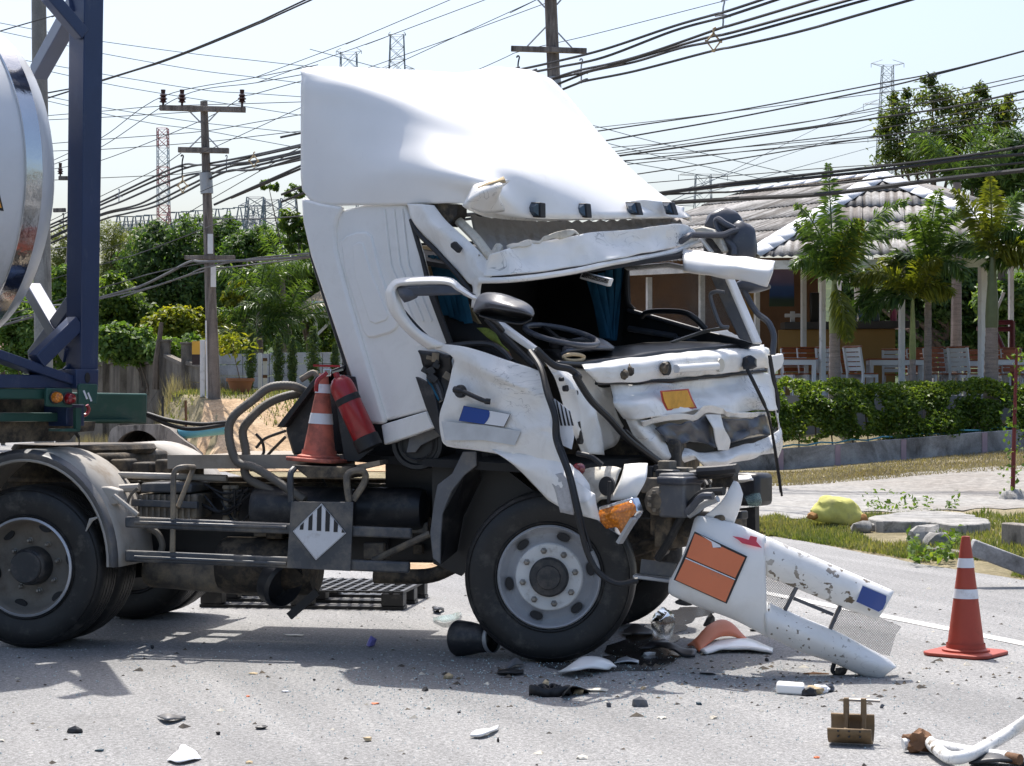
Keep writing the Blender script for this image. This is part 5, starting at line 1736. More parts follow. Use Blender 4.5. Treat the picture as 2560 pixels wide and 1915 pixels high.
# ------------------------------------------------------------------ cables
CABLES = []
def cable(k, pts, Ys, r, label, mat='cable', n=8):
 """pts along the cable; Ys: distance at first and last point"""
 pts = list(pts)
 s_ = ZT[k][2]
 ex, ey = zz(k, *pts[-1])
 if ex > 2555 or ey < 5 or k == 'B':
  (x0, y0), (x1, y1) = pts[-2:]
  f_ = 1500 * s_ / max(60, x1 - x0)
  pts.append((x1 + (x1 - x0) * f_, y1 + (y1 - y0) * f_))
 if k in 'CD' or k in 'AE' and zz(k, *pts[0])[0] < 260:
  (x0, y0), (x1, y1) = pts[:2]
  f_ = 700 * s_ / max(60, x1 - x0)
  pts.insert(0, (x0 - (x1 - x0) * f_, y0 - (y1 - y0) * f_))
 m = len(pts)
 P = []
 for i, (x, y) in enumerate(pts):
  P.append(at(k, x, y, Ys[0] + (Ys[1] - Ys[0]) * i / (m - 1)))
 o = MB().tube(spline(P, n), r, 6).build('power_cable', mat)
 return tag(o, label, 'cable', 'overhead cables')
# the heavy bundle: left pole -> centre pole -> out at the upper right
bund = [
 ([(653, 1305), (1140, 1080), (1305, 1065), (1655, 1000)], 'topmost heavy cable of the bundle left of the cab'),
 ([(653, 1325), (1190, 1090), (1430, 1065), (1655, 1010)], 'second heavy cable of the bundle left of the cab'),
 ([(653, 1352), (780, 1305), (1180, 1140), (1460, 1110), (1655, 1070)], 'third heavy cable of the bundle left of the cab'),
 ([(653, 1385), (900, 1320), (1140, 1195), (1420, 1075), (1655, 1040)], 'fourth heavy cable of the bundle left of the cab'),
 ([(653, 1393), (950, 1325), (1230, 1195), (1460, 1085), (1655, 1050)], 'fifth heavy cable of the bundle left of the cab'),
 ([(653, 1425), (820, 1380), (1000, 1335), (1180, 1250), (1460, 1110), (1655, 1095)], 'lowest heavy cable of the bundle left of the cab')]
for pts, lbl in bund:
 pts = [(pts[0][0] - 330, pts[0][1] + 150)] + pts + [(2150, pts[-1][1] - 110)]
 cable('A', pts, (64, 44), .028, lbl)
bund2 = [
 ([(90, 510), (190, 465), (430, 412), (800, 320), (1250, 170), (1530, 90), (1660, 52), (2600, -260)], 'uppermost heavy cable from the centre pole to the upper right'),
 ([(200, 520), (300, 478), (500, 435), (800, 370), (1250, 200), (1560, 115), (1660, 85), (2600, -230)], 'second heavy cable from the centre pole to the upper right'),
 ([(380, 535), (620, 460), (850, 410), (1100, 340), (1560, 180), (1660, 152), (2600, -130)], 'third heavy cable crossing the centre pole'),
 ([(520, 500), (660, 470), (1000, 380), (1460, 245), (1660, 202), (2600, -60)], 'fourth heavy cable right of the centre pole'),
 ([(525, 535), (700, 465), (1000, 400), (1300, 310), (1660, 232), (2600, -30)], 'fifth heavy cable right of the centre pole'),
 ([(525, 582), (655, 530), (1000, 460), (1500, 330), (1660, 298), (2100, 195), (2800, -5)], 'lowest heavy cable from the centre pole to the upper right')]
for pts, lbl in bund2:
 cable('C', pts, (34, 26), .020, lbl)
hk = thing('cable_spacer', at('C', 1520, 150, 29), 'yellowed diamond spacer clamped on the upper right cables', 'spacer')
hook('C', 1510, 215, 29.0, 1.5, hk, 'foam', True)
hk = thing('cable_spacer', at('C', 1575, 30, 29), 'grey hook hanger on the upper right cables', 'spacer')
hook('C', 1570, 10, 29.0, 1.3, hk, 'galv')
hk = thing('cable_spacer', at('A', 1180, 1160, 49), 'yellowed diamond spacer below the wooden pole hanger', 'spacer')
hook('A', 1180, 1165, 48.0, 1.0, hk, 'foam', True)
hk = thing('cable_spacer', at('A', 1640, 1000, 46), 'yellowed diamond spacer on the bundle near the fairing', 'spacer')
hook('A', 1640, 1005, 46.0, .95, hk, 'foam', True)
hk = thing('cable_spacer', at('A', 768, 1230, 58), 'small grey hanger on the bundle right of the blue post', 'spacer')
hook('A', 768, 1228, 56.0, .6, hk, 'galv')
# pair of lines sloping across the upper left
cable('A', [(80, 178), (400, 85), (700, -20)], (40, 36), .012, 'thin line crossing behind the blue post top')
cable('A', [(310, 600), (485, 568), (670, 515), (1100, 375), (1655, 148), (2100, -60)], (44, 34), .016, 'upper of the twin lines climbing from the blue post')
cable('A', [(670, 519), (1100, 382), (1655, 160), (2130, -55)], (42, 34), .016, 'lower of the twin lines climbing from the blue post')
thin = [('A', [(380, 1020), (665, 885), (1055, 622), (1655, 500)], (60, 46), 'line from the left insulator of the wooden pole'),
  ('A', [(380, 1050), (663, 945), (1175, 620), (1655, 535)], (60, 46), 'line from the middle insulator of the wooden pole'),
  ('A', [(360, 1090), (660, 1035), (1300, 780), (1565, 630), (1655, 605)], (60, 46), 'line from the right insulator of the wooden pole'),
  ('B', [(0, 240), (640, 0), (900, -110)], (44, 36), 'line rising left of the twin pylons'),
  ('B', [(0, 278), (800, -5), (1000, -80)], (44, 36), 'line rising across the twin pylons'),
  ('B', [(690, 192), (1230, 0), (1500, -100)], (44, 36), 'line rising over the fairing past the tall pylon'),
  ('C', [(0, 165), (360, 0), (500, -70)], (40, 36), 'line meeting the top of the centre pole'),
  ('C', [(0, 445), (250, 335), (700, 230), (1600, 0)], (38, 32), 'thin line through the crossarm of the centre pole'),
  ('A', [(340, 745), (670, 718), (1020, 688), (1655, 668)], (90, 80), 'faint line at crossarm height right of the blue post'),
  ('A', [(350, 773), (670, 758), (1300, 720)], (90, 80), 'faint line just under the crossarm'),
  ('A', [(370, 925), (670, 900), (1300, 850), (1655, 790)], (90, 80), 'faint middle line passing the radio mast'),
  ('A', [(380, 975), (670, 965), (1300, 920), (1655, 880)], (90, 80), 'faint lower line passing the radio mast'),
  ('A', [(660, 1150), (1100, 1130), (1300, 1105)], (90, 80), 'faint line behind the bundle left of the pole'),
  ('A', [(140, 175), (480, 240), (675, 270), (1230, 345), (1655, 392)], (150, 150), 'uppermost long line falling across the left sky'),
  ('A', [(140, 232), (480, 305), (675, 348), (1255, 450), (1655, 500)], (150, 150), 'second long line falling across the left sky'),
  ('A', [(330, 420), (670, 480), (1300, 580), (1655, 605)], (150, 150), 'third long line falling across the left sky'),
  ('A', [(300, 457), (670, 538), (1050, 605), (1655, 700)], (150, 150), 'fourth long line falling across the left sky'),
  ('A', [(330, 628), (670, 695), (1240, 785), (1655, 830)], (150, 150), 'fifth long line falling across the left sky'),
  ('A', [(330, 658), (670, 735), (1000, 800), (1300, 840), (1655, 905)], (150, 150), 'lowest long line falling across the left sky'),
  ('A', [(660, 1265), (1000, 1100), (1170, 990)], (75, 60), 'line running up to the wooden pole lower crossarm'),
  ('A', [(660, 1620), (1000, 1500), (1310, 1320), (1655, 1120)], (75, 60), 'guy line crossing in front of the mango tree'),
  ('C', [(725, 828), (1200, 775), (1655, 718)], (36, 30), 'upper line from fairing tip towards the right'),
  ('C', [(830, 955), (1200, 925), (1655, 855)], (44, 40), 'thin line right of the fairing at mid height'),
  ('C', [(890, 1040), (1300, 1015), (1655, 985)], (44, 40), 'thin line right of the fairing lower down'),
  ('C', [(870, 1005), (1300, 985), (1655, 955)], (46, 42), 'second thin line right of the fairing lower down'),
  ('C', [(710, 805), (1100, 910), (1655, 1040)], (160, 160), 'faint line falling right of the fairing'),
  ('C', [(800, 920), (1200, 1020), (1655, 1120)], (160, 160), 'second faint line falling right of the fairing'),
  ('C', [(900, 1040), (1300, 1110), (1655, 1170)], (160, 160), 'third faint line falling right of the fairing'),
  ('D', [(0, 1090), (500, 840), (930, 640)], (180, 280), 'faint pylon line left of the sparse tree'),
  ('D', [(0, 1110), (560, 920), (910, 790)], (180, 280), 'second faint pylon line left of the sparse tree'),
  ('D', [(300, 1110), (700, 1000), (900, 945)], (180, 280), 'third faint pylon line left of the sparse tree')]
for k, pts, Ys, lbl in thin:
 if k in 'AC' and pts[-1][0] == 1655:
  (x0, y0), (x1, y1) = pts[-2:]
  g_ = 400 if k == 'A' else 1400
  pts = pts + [(x1 + g_, y1 + (y1 - y0) * g_ / (x1 - x0))]
 cable(k, pts, Ys, .0075 * (Ys[0] + Ys[1]) / 80, lbl, 'cable' if Ys[0] < 100 else 'pylon_steel')
right = [([(-760, 895), (0, 760), (930, 570), (1300, 480), (1862, 330), (2300, 205)], .013, 'uppermost line over the restaurant'),
         ([(-760, 828), (0, 715), (900, 545), (1300, 470), (1862, 328), (2300, 200)], .011, 'line meeting the uppermost one over the sparse tree'),
         ([(-700, 1000), (0, 900), (930, 760), (1400, 690), (1862, 590), (2300, 490)], .016, 'thick line through the sparse tree crown'),
         ([(0, 858), (500, 780), (1100, 655), (1862, 488), (2300, 390)], .008, 'thin line above the thick crown line'),
         ([(0, 885), (600, 800), (1100, 690), (1600, 575), (1862, 515), (2300, 410)], .008, 'thin line just above the thick crown line'),
         ([(0, 955), (700, 870), (1200, 780), (1862, 640), (2300, 540)], .009, 'thin line below the thick crown line'),
         ([(0, 985), (900, 885), (1500, 770), (1862, 695), (2300, 600)], .008, 'second thin line below the thick crown line'),
         ([(-600, 1120), (0, 1030), (900, 885), (1862, 770), (2300, 715)], .010, 'line through the lower branches of the sparse tree'),
         ([(0, 1135), (600, 1085), (1000, 1060)], .007, 'thin line low over the left of the roof'),
         ([(-330, 1225), (0, 1180), (900, 1080), (1500, 1005), (1862, 945), (2300, 870)], .024, 'heavy cable touching the roof apex'),
         ([(-330, 1232), (0, 1195), (900, 1105), (1500, 1025), (1862, 995), (2300, 930)], .026, 'second heavy cable just under the apex cable'),
         ([(-300, 1250), (0, 1238), (700, 1180), (1400, 1095), (1862, 1050), (2300, 990)], .017, 'third cable across the roof below the apex'),
         ([(-250, 1300), (0, 1285), (480, 1262), (900, 1215), (1400, 1150), (1862, 1100), (2300, 1045)], .036, 'thickest lowest cable crossing the restaurant roof')]
for pts, r_c, lbl in right:
 cable('D', pts, (33, 29), r_c, lbl)
low = [([(645, 632), (900, 560), (1090, 470), (1230, 398), (1320, 398), (1655, 388), (2200, 350)], .035, 'thick grey cable sagging past the wooden pole', 'cable_grey'),
       ([(645, 640), (950, 570), (1200, 490), (1320, 440), (1655, 375), (2100, 340)], .02, 'grey service cable under the thick sagging one', 'cable_grey'),
       ([(780, 630), (1000, 560), (1320, 460), (1655, 415), (2100, 360)], .02, 'lowest grey service cable by the wooden pole', 'cable_grey'),
       ([(650, 570), (1000, 470), (1310, 410), (1655, 380), (2100, 330)], .016, 'thin upper service cable by the wooden pole', 'cable'),
       ([(170, 660), (300, 680), (455, 672)], .02, 'pale cable between tank and blue post', 'cable_grey'),
       ([(310, 322), (465, 302)], .012, 'thin pale cable above the tank belly', 'cable_grey'),
       ([(645, 420), (900, 345), (1310, 190), (1480, 120)], .012, 'guy wire crossing the mango tree top', 'cable'),
       ([(1365, 118), (1655, 122), (2000, 100)], .016, 'dark line behind the wooden pole at gantry height', 'cable')]
for pts, r_c, lbl, m in low:
 cable('E', pts, (56, 46), r_c, lbl, m)
# ------------------------------------------------------------------ truck tractor: chassis
T = Frame((0.2254, 12.5, 0), R(12))
S_ = lambda k, x, y, v=0.05: T.side(k, x, y, v)
tk = thing('truck_tractor', T.w(0, 0.14, 0), 'wrecked white truck tractor with crushed twisted cab standing on the road', 'truck')
def sheet(name, mat, pts, ext, parent=tk, bevel=0, smooth=30):
 return MB().prism(pts, ext).build(name, mat, parent, smooth=smooth, bevel=bevel)
def arc(c, ax, r, n=24, a0=0, a1=2 * math.pi):
 ax = V(ax).normalized()
 x = ax.cross(V((0, 0, 1))).normalized()
 y = x.cross(ax)
 return [V(c) + (x * math.cos(a0 + (a1 - a0) * i / n) + y * math.sin(a0 + (a1 - a0) * i / n)) * r for i in range(n + 1)]
def wheel(u, v, kind, parent=tk, flip=1, steer=0.0):
 rad = 0.525
 ax = T.c * flip
 if steer:
  ax = (Matrix.Rotation(steer, 3, 'Z') @ ax)
 c = T.w(u, v, rad)
 tyre_prof = [(0.315, .02), (.325, .004), (.36, -.006), (.42, -.016), (.47, -.012), (.497, .004), (.514, .022), (.522, .04)]
 tread = []
 for g in (.075, .125, .175, .215):
  tread += [(.525, g - .012), (.525, g - .006), (.512, g - .005), (.512, g + .005), (.525, g + .006)]
 tyre_prof += tread + [(.522, .25), (.51, .27), (.48, .285), (.36, .285), (.315, .27)]
 root = MB().lathe(tyre_prof, c, ax, 56).build('wheel', 'tyre', parent, smooth=35)
 for rr_ in (.335, .495):
  MB().lathe([(rr_ - .004, -.004 if rr_ < .4 else .001), (rr_, -.011 if rr_ < .4 else -.004), (rr_ + .004, -.004 if rr_ < .4 else .003)], c, ax, 48).build('bead_ring', 'tyre', root)
 if kind == 'front':
  MB().lathe([(.316, .02), (.318, .0), (.308, -.012), (.300, -.006), (.294, .02), (.286, .05), (.262, .072), (.232, .060), (.208, .022), (.19, .02), (0.0, .02)], c, ax, 56).build('rim', 'rim_steel', root, smooth=45)
  MB().lathe([(.205, .021), (.205, .004), (.198, -.004), (.12, -.004), (.115, .01)], c, ax, 48).build('hub_flange', 'hub_white', root)
  MB().lathe([(.122, .0), (.118, -.03), (.108, -.04), (.074, -.042), (.070, -.055), (.02, -.058), (0, -.058)], c, ax, 40).build('hub_cap', 'hub_black', root)
  holes, nb, br, bd = 6, 8, .163, -.004
  hz, hr_ = .056, .252
 elif kind == 'rear':
  MB().lathe([(.316, .02), (.318, -.004), (.306, -.012), (.298, .0), (.290, .04), (.275, .10), (.25, .135), (.20, .145), (0, .145)], c, ax, 56).build('rim', 'rim_dusty', root, smooth=45)
  MB().lathe([(.320, .01), (.321, -.008), (.308, -.017), (.303, -.006)], c, ax, 56).build('rim_lip', 'rim_steel', root)
  MB().lathe([(.125, .145), (.122, .05), (.112, .02), (.104, .015), (.104, -.005), (.098, -.012), (0, -.014)], c, ax, 32).build('hub_cap', 'hub_black', root)
  holes, nb, br, bd = 6, 8, .165, .142
  hz, hr_ = .118, .258
 else:
  MB().lathe([(.316, .05), (.30, .12), (.1, .14), (0, .14)], c, ax, 24).build('rim', 'rim_dusty', root)
  return root
 x = ax.cross(V((0, 0, 1))).normalized()
 y = x.cross(ax)
 for i in range(holes):
  a = 2 * math.pi * (i + .18) / holes
  er, et = x * math.cos(a) + y * math.sin(a), -x * math.sin(a) + y * math.cos(a)
  q = c + er * hr_ + ax * (hz - .012)
  MB().prism([q + er * (.024 * math.cos(b)) + et * (.042 * math.sin(b)) for b in [2 * math.pi * k / 16 for k in range(16)]], ax * .02).build('hand_hole', 'ink', root)
 for i in range(nb):
  a = 2 * math.pi * (i + .25) / nb
  q = c + (x * math.cos(a) + y * math.sin(a)) * br + ax * (bd + .002)
  mb = MB()
  mb.lathe([(.021, 0), (.021, -.006), (.017, -.007), (.017, -.024), (.013, -.028), (.009, -.03), (.009, -.042), (0, -.043)], q, ax, 6)
  mb.build('wheel_nut', 'bolt', root, smooth=30)
 return root
RU = -3.43
fw = wheel(0, 0, 'front', steer=R(6))
fw['label'] = 'front wheel with white hub ring'
wheel(0, 2.27, 'plain', flip=-1, steer=R(6))
wheel(RU, 0.0, 'rear')
wheel(RU, 0.33, 'plain')
wheel(RU, 1.72, 'plain')
wheel(RU, 2.05, 'plain')
# frame rails and cross members
for v in (0.78, 1.55):
 MB().prism([T.w(-4.4, v, .80), T.w(.35, v, .80), T.w(.35, v, 1.04), T.w(-4.4, v, 1.06)], T.c * .08).build('frame_rail', 'grime', tk, bevel=.01)
for u in (-4.2, -2.9, -1.9, -.9):
 MB().prism([T.w(u, .86, .82), T.w(u + .12, .86, .82), T.w(u + .12, .86, 1.0), T.w(u, .86, 1.0)], T.c * .69).build('cross_member', 'grime', tk)
MB().tube([T.w(RU, .2, .53), T.w(RU, 2.1, .53)], .10, 12).build('rear_axle', 'grime', tk)
MB().lathe([(.0, -.2), (.16, -.16), (.24, 0), (.16, .16), (0, .2)], T.w(RU, 1.15, .55), T.c, 16).build('differential', 'grime', tk)
MB().tube([T.w(0, .2, .50), T.w(0, .5, .42), T.w(0, 1.7, .42), T.w(0, 2.1, .50)], .06, 10).build('front_axle', 'grime', tk)
MB().tube([T.w(RU, 1.15, .58), T.w(-.9, 1.15, .75)], .055, 10).build('drive_shaft', 'steel_dusty', tk)
for v in (.52, 1.65):
 MB().tube(spline([T.w(-.75, v, .72), T.w(0, v, .55), T.w(.7, v, .74)], 6), .045, 8).build('leaf_spring', 'grime', tk)
# gearbox, engine masses and sump
def blob(name, mat, c, d, seed=0, rot=0.0, bev=.03, parent=tk):
 m = Matrix.Rotation(-T.yaw + rot, 3, 'Z')
 return MB().box(c, d, m).build(name, mat, parent, bevel=bev)
blob('gearbox', 'grime', T.w(-1.15, 1.05, .78), (.95, .55, .5))
blob('engine_block', 'grime', T.w(-.1, 1.1, .86), (1.3, .75, .6))
blob('engine_top', 'grime', T.w(0.0, 1.15, 1.22), (1.1, .8, .25), bev=.06)
blob('oil_sump', 'grime', T.w(-.25, 1.1, .5), (.8, .5, .25), bev=.06)
blob('radiator', 'grime', T.w(.66, 1.15, 1.0), (.12, 1.1, .7))
sheet('wheel_liner', 'black_clean', [S_('K', 1240, 130, .45), S_('K', 1640, 130, .45), S_('L', 700, 400, .45), S_('L', 300, 700, .45), S_('K', 1430, 880, .45), S_('K', 1250, 800, .45)], T.c * .04)
sheet('inner_shield', 'black_clean', [S_('K', 940, 130, .75), S_('L', 1300, 130, .75), S_('L', 1300, 780, .75), S_('K', 940, 780, .75)], T.c * .03)
sheet('inner_shield', 'black_clean', [S_('J', 560, 560, .72), S_('K', 960, 330, .72), S_('K', 960, 760, .72), S_('J', 820, 1050, .72)], T.c * .03)
# silencer and under-frame drum, tan with dust
MB().lathe([(0, 0), (.17, .01), (.19, .05), (.19, .62), (.17, .66), (0, .67)], S_('V', 1130, 1290, .62), T.f, 20).build('silencer', 'grime', tk)
MB().lathe([(0, 0), (.10, .01), (.12, .04), (.12, 1.02), (.1, 1.06), (0, 1.07)], S_('V', 350, 1330, .62) + V((0, 0, .0)), T.f + V((0, 0, -.06)), 18).build('exhaust_pipe', 'steel_dusty', tk)
MB().lathe([(0.0, 0), (.14, 0), (.16, .02), (.16, .10), (.14, .12), (.13, .02)], S_('V', 1680, 1440, .4), T.f * .9 - T.c * .55 - V((0, 0, .35)), 20).build('exhaust_outlet', 'black_plastic', tk)
MB().bar(S_('K', 320, 1140, .3), S_('K', 500, 980, .3), .03, .05).build('hanging_strap', 'rubber', tk)
MB().tube(spline([S_('K', 870, 880, .5), S_('K', 1200, 880, .5), S_('K', 1350, 830, .5), S_('K', 1440, 770, .5)], 5), .05, 10).build('track_rod', 'grime', tk)
MB().tube([S_('K', 860, 780, .25), S_('K', 1230, 605, .25)], .022, 8).build('stay_rod', 'steel_dusty', tk)
# deck plate with planks between the cab and fifth wheel
dz = 1.20
for i in range(4):
 v0 = .42 + i * .42
 MB().prism([T.w(-2.62, v0, dz), T.w(-1.35, v0, dz + .01), T.w(-1.35, v0 + .41, dz + .01), T.w(-2.62, v0 + .41, dz)], V((0, 0, .02))).build('deck_plank', 'deck_plate', tk, bevel=.004)
MB().prism([T.w(-2.62, .40, dz - .05), T.w(-1.35, .40, dz - .04), T.w(-1.35, .42, dz - .04), T.w(-2.62, .42, dz - .05)], V((0, 0, .09))).build('deck_edge', 'deck_plate', tk)
MB().tube([S_('J', 740, 380, .55), S_('V', 1190, 395, .55)], .022, 8).build('air_pipe', 'fender_dusty', tk)
MB().tube([S_('J', 760, 470, .4), S_('J', 900, 462, .4)], .028, 8).build('air_pipe', 'fender_dusty', tk)
# fifth wheel plate and rear frame
MB().lathe([(.0, .0), (.48, .0), (.5, -.03), (.48, -.06), (0, -.06)], T.w(RU - .1, 1.15, 1.29), (0, 0, 1), 28).build('fifth_wheel', 'grime', tk)
blob('fifth_wheel_mount', 'grime', T.w(RU - .1, 1.15, 1.14), (.9, .9, .2))
for i in range(5):
 blob('mount_block', 'grime', T.w(RU + .2 + i * .16, .75, 1.12 + .02 * (i % 2)), (.12, .2, .12), bev=.015)
# rear fenders: elliptical arches
def fender(u, v0, v1, a0, a1, rx, rz, mat_side, mat_top, zc=.56):
 n = 28
 rows = [[], [], [], [], []]
 for i in range(n + 1):
  a = a0 + (a1 - a0) * i / n
  ca, sa = math.cos(a), math.sin(a)
  for k, (q, v) in enumerate(((.91, v0 + .01), (.97, v0 - .01), (1.0, v0 + .03), (1.0, v1 - .03), (.97, v1))):
   rows[k].append(T.w(u + rx * q * ca, v, zc + rz * q * sa))
 f = MB().grid(rows[2:], smooth=False).build('rear_fender', mat_top, tk, smooth=60, solid=.01)
 MB().grid(rows[:3], smooth=False).build('fender_flange', mat_side, f, smooth=60, solid=.01)
 MB().tube(rows[0], .012, 6).build('fender_bead', 'fender_dusty', f)
 return f
fender(RU, -.02, .62, R(175), R(-2), .63, .72, 'fender_grey', 'fender_dusty')
fender(RU, 1.68, 2.36, R(150), R(5), .63, .72, 'fender_dusty', 'fender_dusty')
sheet('fender_bracket', 'fender_dusty', [S_('J', 605, 460, .1), S_('J', 690, 458, .1), S_('J', 765, 480, .1), S_('J', 765, 570, .1), S_('J', 690, 580, .1)], T.c * .1, bevel=.01)
MB().tube([S_('J', 735, 515, .05), S_('J', 890, 640, .05)], .018, 8).build('fender_stay', 'fender_dusty', tk)
MB().tube(spline([S_('J', 960, 725, .2), S_('J', 1020, 760, .2), S_('J', 1050, 830, .2), S_('J', 1040, 880, .2)], 5), .022, 8).build('air_hose', 'hose_grey', tk)
MB().tube(spline([S_('J', 820, 590, .3), S_('J', 840, 520, .3), S_('J', 890, 465, .3)], 5), .01, 6).build('brake_line', 'hose_grey', tk)
MB().tube([S_('J', 555, 745, -.03), S_('J', 590, 670, -.03), S_('J', 630, 655, -.03)], [.004, .015, .006], 6).build('torn_flap', 'fender_dusty', tk)
MB().tube(spline([S_('J', 575, 660, .2), S_('J', 560, 850, .05), S_('J', 620, 1000, .03), S_('J', 590, 1220, .05)], 6), [.012] * 19, 6).build('hanging_cord', 'rubber', tk)
# battery box
sheet('battery_box', 'steel_dusty', [S_('V', 255, 560, .38), S_('V', 880, 560, .38), S_('V', 870, 820, .38), S_('V', 255, 820, .38)], T.c * .3, bevel=.015)
sheet('battery_lid', 'rail_paint', [S_('V', 300, 445, .36), S_('V', 640, 440, .36), S_('V', 830, 455, .36), S_('V', 820, 548, .36), S_('V', 290, 545, .36)], T.c * .34, bevel=.012)
sheet('battery_strap', 'rail_paint', [S_('V', 195, 612, .34), S_('V', 880, 640, .34), S_('V', 880, 712, .34), S_('V', 195, 685, .34)], T.c * .04, bevel=.006)
for i in range(9):
 x = 300 + 62 * i
 MB().bar(S_('V', x, 565, .365), S_('V', x, 815, .365), .014, .014).build('box_rib', 'steel_dusty', tk)
# air tanks
def drum(name, p, r, L, mat='black_plastic', ax=None):
 return MB().lathe([(0, 0), (r * .6, .01), (r * .92, .03), (r, .07), (r, L - .07), (r * .92, L - .03), (r * .6, L - .01), (0, L)], p, ax or T.f, 24).build(name, mat, tk, smooth=50)
drum('air_tank', S_('V', 1440, 705, .45), .145, .72)
drum('air_tank', S_('K', 620, 440, .55), .14, .62)
drum('air_tank', S_('V', 900, 620, .85), .12, .6)
for i in range(4):
 for j in range(2):
  MB().lathe([(.0, 0), (.03, 0), (.034, .02), (.024, .03), (.03, .05), (.03, .08), (0, .08)], S_('V', 1190 + 80 * j, 470 + 85 * i, .5), (0, 0, -1), 10).build('air_valve', 'steel_dusty', tk)
for i in range(9):
 q = random.Random(i)
 a = S_('V', q.uniform(850, 1300), q.uniform(430, 700), .48)
 b = S_('V', q.uniform(1250, 1500), q.uniform(480, 760), .42)
 MB().tube(spline([a, a.lerp(b, .5) - V((0, 0, q.uniform(.03, .14))), b], 6), .009, 6).build('air_line', 'rubber', tk)
# small junk along the frame, real lumps of grimy hardware
for i in range(26):
 q = random.Random(100 + i)
 x, y = q.uniform(60, 1200), q.uniform(330, 760)
 c = S_('K', x, y, q.uniform(.5, .72))
 blob('frame_bracket', 'grime' if i % 3 else 'steel_dusty', c, (q.uniform(.04, .14), .06, q.uniform(.04, .12)), rot=0, bev=.008)
for i in range(12):
 q = random.Random(300 + i)
 a = S_('K', q.uniform(500, 1000), q.uniform(250, 520), .6); b = S_('K', q.uniform(750, 1250), q.uniform(300, 560), .55)
 MB().tube(spline([a, a.lerp(b, .4) - V((0, 0, .1)), b], 6), q.uniform(.006, .014), 6).build('air_line', 'rubber' if i % 2 else 'hose_grey', tk)
# side guard: two rails, uprights, placard plate
def rail(pts, v=.04, nm='guard_rail'):
 a, b, c, d = pts
 MB().prism([a, b, c, d], T.c * .05).build(nm, 'rail_paint', tk, bevel=.012)
rail([S_('J', 805, 650, .04), S_('K', 1105, 572, .04), S_('K', 1105, 640, .04), S_('J', 805, 722, .04)])
rail([S_('J', 805, 868, .04), S_('K', 1092, 790, .04), S_('K', 1090, 862, .04), S_('J', 803, 942, .04)])
for (a, b) in ((S_('J', 870, 688, .035), S_('K', 300, 566, .035)), (S_('J', 870, 912, .035), S_('K', 300, 800, .035))):
 MB().tube([a, b], .012, 8).build('rail_bead', 'rail_paint', tk)
MB().tube(spline([S_('J', 1115, 880, .06), S_('J', 1120, 600, .06), S_('J', 1122, 400, .06), S_('J', 1140, 345, .06), S_('J', 1190, 330, .08), S_('J', 1255, 332, .2)], 5), .018, 8).build('guard_upright', 'steel_dusty', tk)
MB().tube([S_('J', 1250, 340, .2), S_('J', 1150, 590, .09)], .016, 8).build('guard_upright', 'steel_dusty', tk)
MB().tube(spline([S_('K', 330, 400, .05), S_('K', 326, 230, .05), S_('K', 350, 185, .1)], 5), .02, 8).build('guard_upright', 'rail_paint', tk)
MB().tube(spline([S_('K', 705, 400, .05), S_('K', 690, 250, .05), S_('K', 725, 203, .06), S_('K', 800, 205, .1), S_('K', 805, 270, .12), S_('K', 730, 390, .1)], 5), .022, 8).build('guard_upright', 'steel_dusty', tk)
plate = sheet('placard_plate', 'rail_paint', [S_('K', 330, 398, .02), S_('K', 732, 402, .02), S_('K', 714, 848, .02), S_('K', 300, 828, .02)], T.c * .012, bevel=.003)
DM = [(527, 405), (690, 603), (490, 782), (337, 590)]
sheet('hazard_diamond', 'ink', [S_('K', x, y, .016) for x, y in DM], T.c * .004, plate)
cxm = sum(p[0] for p in DM) / 4; cym = sum(p[1] for p in DM) / 4
def shr(p, f):
 return (cxm + (p[0] - cxm) * f, cym + (p[1] - cym) * f)
sheet('hazard_diamond', 'placard_white', [S_('K', *shr(p, .975), .012) for p in DM], T.c * .004, plate)
sheet('hazard_border', 'ink', [S_('K', *shr(p, .945), .0105) for p in DM], T.c * .001, plate)
DI = [shr(p, .935) for p in DM]
sheet('hazard_field', 'placard_white', [S_('K', *p, .0085) for p in DI], T.c * .0015, plate)
def top_y(x):
 a, b, c = DI[3], DI[0], DI[1]
 if x < b[0]:
  return a[1] + (b[1] - a[1]) * (x - a[0]) / (b[0] - a[0])
 return b[1] + (c[1] - b[1]) * (x - b[0]) / (c[0] - b[0])
for x0, x1 in ((385, 409), (440, 466), (495, 524), (550, 578), (604, 630), (656, 676)):
 yb = 580 + (x0 - 385) * .07
 sheet('hazard_stripe', 'ink', [S_('K', x0 + 4, max(top_y(x0), 420), .006), S_('K', x1 + 4, max(top_y(x1), 420), .006), S_('K', x1, yb, .006), S_('K', x0, yb, .006)], T.c * .0015, plate)
# corrugated suction hoses in a loop, thin air lines
def hose(name, pts, r, ribs=True, mat='hose_grey', n=14):
 path = spline(pts, n)
 rs = [r * (1 + (.10 if (i % 2 and ribs) else 0)) for i in range(len(path))]
 return MB().tube(path, rs, 12).build(name, mat, tk, smooth=80)
hA = [('K', 420, 390, .25), ('K', 260, 280, .3), ('K', 100, 180, .32), ('J', 1530, 290, .35), ('J', 1480, 120, .35), ('E', 1510, 1400, .35), ('E', 1640, 1290, .4), ('F', 90, 850, .45), ('F', 230, 840, .5), ('F', 330, 880, .55)]
hose('suction_hose', [S_(k, x, y, v) for k, x, y, v in hA], .027)
hB = [('K', 320, 410, .35), ('K', 200, 330, .4), ('K', 40, 230, .42), ('J', 1590, 235, .45), ('J', 1570, 100, .45), ('E', 1615, 1420, .45), ('E', 1690, 1345, .5), ('F', 125, 930, .55), ('F', 245, 895, .6), ('F', 340, 890, .65)]
hose('suction_hose', [S_(k, x, y, v) for k, x, y, v in hB], .027)
